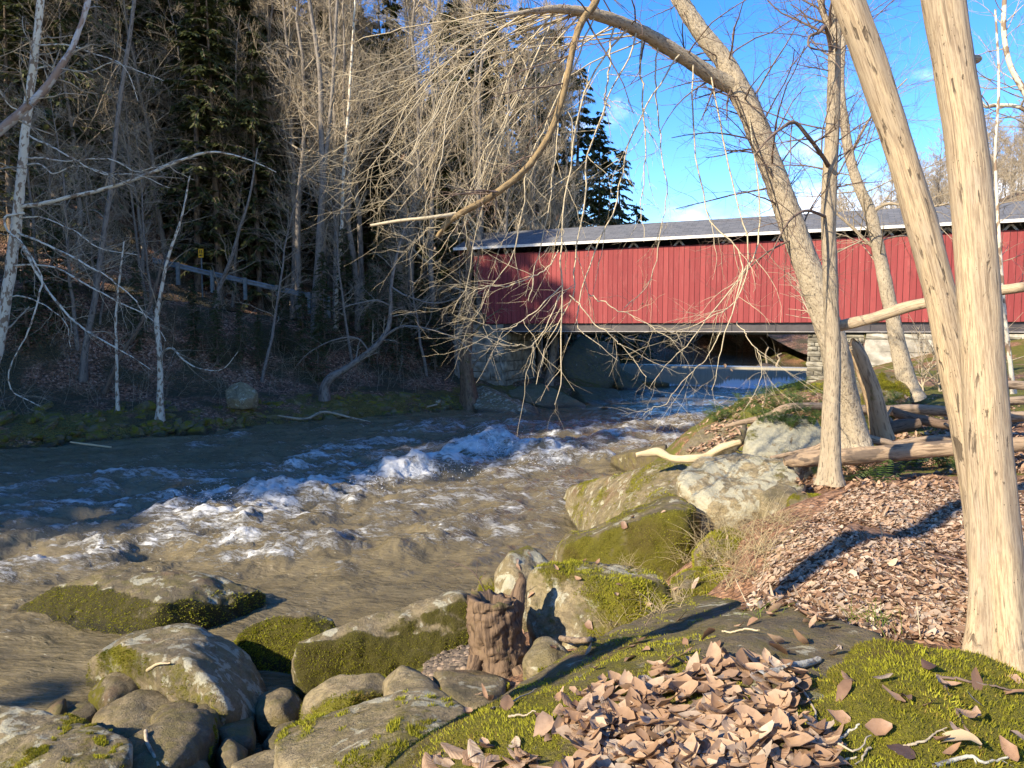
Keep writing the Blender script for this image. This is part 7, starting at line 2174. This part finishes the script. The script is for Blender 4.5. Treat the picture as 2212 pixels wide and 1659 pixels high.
# ------------------------------------------------------------------ ferns, grass, moss cushions, gravel
def frond_mesh(rng, L=.34):
    n = 15
    t = np.linspace(.08, 1, n)
    z = .55 * L * np.sin(np.pi * t * .62) ; x = L * t
    V, F = [], []
    for i in range(n):
        wl_ = L * .30 * math.sin(math.pi * min(1, .22 + .78 * t[i])) ** .8 * (1.0 if i < n - 1 else .3)
        for s_ in (-1, 1):
            p = np.array([x[i], 0, z[i]])
            tip = p + np.array([wl_ * .35, s_ * wl_, -.12 * wl_ + .01 * rng.normal()])
            m1 = p + (tip - p) * .45 + np.array([L * .022, 0, .006]); m2 = p + (tip - p) * .45 - np.array([L * .022, 0, -.006])
            k = len(V); V += [p, m1, tip, m2]; F.append((k, k + 1, k + 2, k + 3))
    me = mesh('frond', V, F, None, {'tint': np.full(len(V), rng.uniform(0, .6))}, smooth=False); me.materials.append(FERN)
    return me


fr = np.random.default_rng(55)
FR = [frond_mesh(fr, .34 * fr.uniform(.85, 1.15)) for _ in range(6)]
flabels = ['green fern right beside the foot of the straight trunk', 'green fern under the thick log left of its middle', 'largest green fern below the middle of the thick log', 'fern with upright fronds right of the largest fern', 'fern under the right part of the thick log', 'small fern at the right end of the thick log by the leaning trunk', 'small fern left of the foot of the straight trunk', 'low fern on the leaf edge in front of the thick log']
for k, ((u, v, s), lb) in enumerate(zip(((1838, 1040, 1.0), (1880, 1032, 1.1), (1935, 1022, 1.35), (1985, 1012, 1.2), (2035, 1010, 1.25), (2070, 1018, .9), (1770, 1032, .8), (1905, 1048, .8)), flabels)):
    h_, _ = hitpx(u, v)
    if h_ is None: continue
    f = thing('fern', lb, 'fern', h_, 'ferns by the thick log')
    for i in range(7):
        o = obj('frond', FR[fr.integers(6)], None, f); o.rotation_euler = (fr.normal() * .2, fr.uniform(-.45, .15), i * 6.283 / 9 + fr.normal() * .3); o.scale = (s,) * 3
cnt = 0; tries = 0
pf = thing('fern', 'small polypody fern rooted on the mossy top of the promontory', 'fern', (0, 0, 0), 'small ferns on the promontory')
for i in range(7):
    o = obj('frond', FR[fr.integers(6)], None, pf); o.rotation_euler = (fr.normal() * .2, fr.uniform(-.4, .2), i * .9 + fr.normal() * .3); o.scale = (.8,) * 3
first = True
while cnt < 85 and tries < 900:
    tries += 1
    u, v = fr.uniform(1520, 1960), fr.uniform(826, 925)
    h_, nn_ = hitpx(u, v)
    if h_ is None or h_[1] > 19 or fbm(h_[None] * .9 + 3, 2)[0] < -.05: continue
    sc = fr.uniform(.55, 1.05)
    if first: pf.location = [float(c) for c in h_]; pf.scale = (sc,) * 3; first = False
    else: dup(pf, h_, fr.uniform(0, 6.28), sc)
    cnt += 1


def tuft(label, u, v, n, L, rng, mat=DRYGRASS, group=None):
    h_, _ = hitpx(u, v)
    if h_ is None: return
    s0 = h_ + rng.normal(size=(n, 3)) * np.array([.07, .07, 0])
    d = np.column_stack([rng.normal(size=(n, 2)) * .7, np.ones(n)])
    q = grow(s0, d, L * rng.uniform(.5, 1.2, n), 7, .10, (0, 0, -.14), rng)
    G = Geo(); G.tubes(q, taper(np.full(n, .0024), 7, .3), 3)
    me = G.mesh('grass_tuft', h_, extra={'tint': np.repeat(rng.uniform(0, .9, n), 21)})
    return tag(obj('grass_tuft', me, mat, None, h_), label, 'grass tuft', group)


tr_ = np.random.default_rng(14)
for k, (u, v, n, L) in enumerate(((1560, 1145, 60, .45), (1610, 1160, 70, .45), (1650, 1195, 70, .40), (1535, 1200, 50, .45), (1590, 1215, 60, .42), (1630, 1245, 50, .36), (1490, 1215, 36, .4), (1665, 1130, 50, .36), (1570, 1265, 40, .3), (1700, 1130, 40, .3), (1480, 1290, 36, .25), (1330, 1350, 50, .22), (1420, 1325, 40, .22), (1360, 1225, 40, .2), (1540, 1120, 40, .4))):
    tuft('tuft of pale dry grass on the rocks beside the leaf path', u, v, n, L, tr_, DRYGRASS, 'dry grass tufts beside the leaf path')
GREENGRASS = m_leaf_('green_blades', [(0.0, (0.10, 0.15, 0.02)), (1.0, (0.25, 0.28, 0.05))], .3)
for (u, v, n, L, lb) in ((1885, 1350, 40, .16, 'little green sprig in the middle of the leaf litter'), (1640, 1330, 16, .14, 'bright green sprig at the edge of the dark ledge'), (1700, 890, 40, .3, 'green grass on top of the promontory'), (1600, 905, 40, .3, 'green blades at the left of the promontory'), (2192, 1440, 40, .2, 'green sprig at the foot of the thick trunk')):
    tuft(lb, u, v, n, L, tr_, GREENGRASS)

# moss cushion standing up behind the leaf heap
h_, _ = hitpx(1675, 1428)
c0 = w(1675, 1430, 3.75)
v_, t_, m_, vn_ = rock_geo(c0 + norm(np.random.default_rng(3).normal(size=(14, 3))) * np.array([.085, .07, .075]), c0[2] - .15, seed=5, sub=5, p=10, amp=.02, moss=1.2, side=0, back=.02)
mc = obj('moss_cushion', mesh('moss_cushion', v_ - c0, None, t_, {'moss': m_}), ROCK, None, c0); mc['tone'] = .3; mc['lichen'] = 0.0
tag(mc, 'bright yellow green moss cushion at the back of the leaf heap', 'moss')
fz = fuzz_mesh(v_, t_, m_, vn_, 9000, .020, np.random.default_rng(1))
tag(obj('tufts', mesh('tufts', fz[0] - c0, None, fz[1], {'tint': np.clip(fz[2] + .25, 0, .999)}), MOSS, mc), kind='stuff')

# gravel in the hollow beside the stump and between the stones at the bottom left
gr_ = np.random.default_rng(4)
dv1, df1 = ico(1)
G = Geo(); tint = []
n = 0; tries = 0
while n < 1500 and tries < 8000:
    tries += 1
    u, v = (gr_.uniform(920, 1060), gr_.uniform(1395, 1480)) if gr_.random() < .6 else (gr_.uniform(300, 660), gr_.uniform(1500, 1650))
    h_, nn_ = hitpx(u, v)
    if h_ is None or h_[2] > 1.6 or abs(h_[2] - float(ground_z(np.array([h_[0]]), np.array([h_[1]]))[0])) > .03: continue
    r = .008 + .03 * gr_.random() ** 3
    G.add(dv1 * np.array([1.3, 1, .75]) * r * (1 + .2 * gr_.normal(size=(len(dv1), 1))) + h_, None, df1); tint += [gr_.random() * .999] * len(dv1)
    n += 1
tag(obj('gravel', G.mesh('gravel', extra={'tint': np.array(tint)}), PEBBLE), 'loose gravel in the hollow by the stump and among the stones', 'gravel', kind='stuff')

# ------------------------------------------------------------------ labels: neighbours of small groups get their own
ORD = 'first second third fourth fifth sixth seventh eighth ninth tenth eleventh twelfth thirteenth fourteenth fifteenth sixteenth seventeenth eighteenth nineteenth twentieth'.split()
bpy.context.view_layer.update()
fam = {}
for o in scene.objects:
    if o.parent is None and o.get('label') and o.get('group') and o.location.y > 2:
        fam.setdefault((o['group'], o['label']), []).append(o)
for (gp, lb), os_ in fam.items():
    if 2 <= len(os_) <= 20:
        os_.sort(key=lambda o: o.location.x / o.location.y)
        for o, k in zip(os_, ORD):
            o['label'] = lb + ', ' + k + ' from the left'
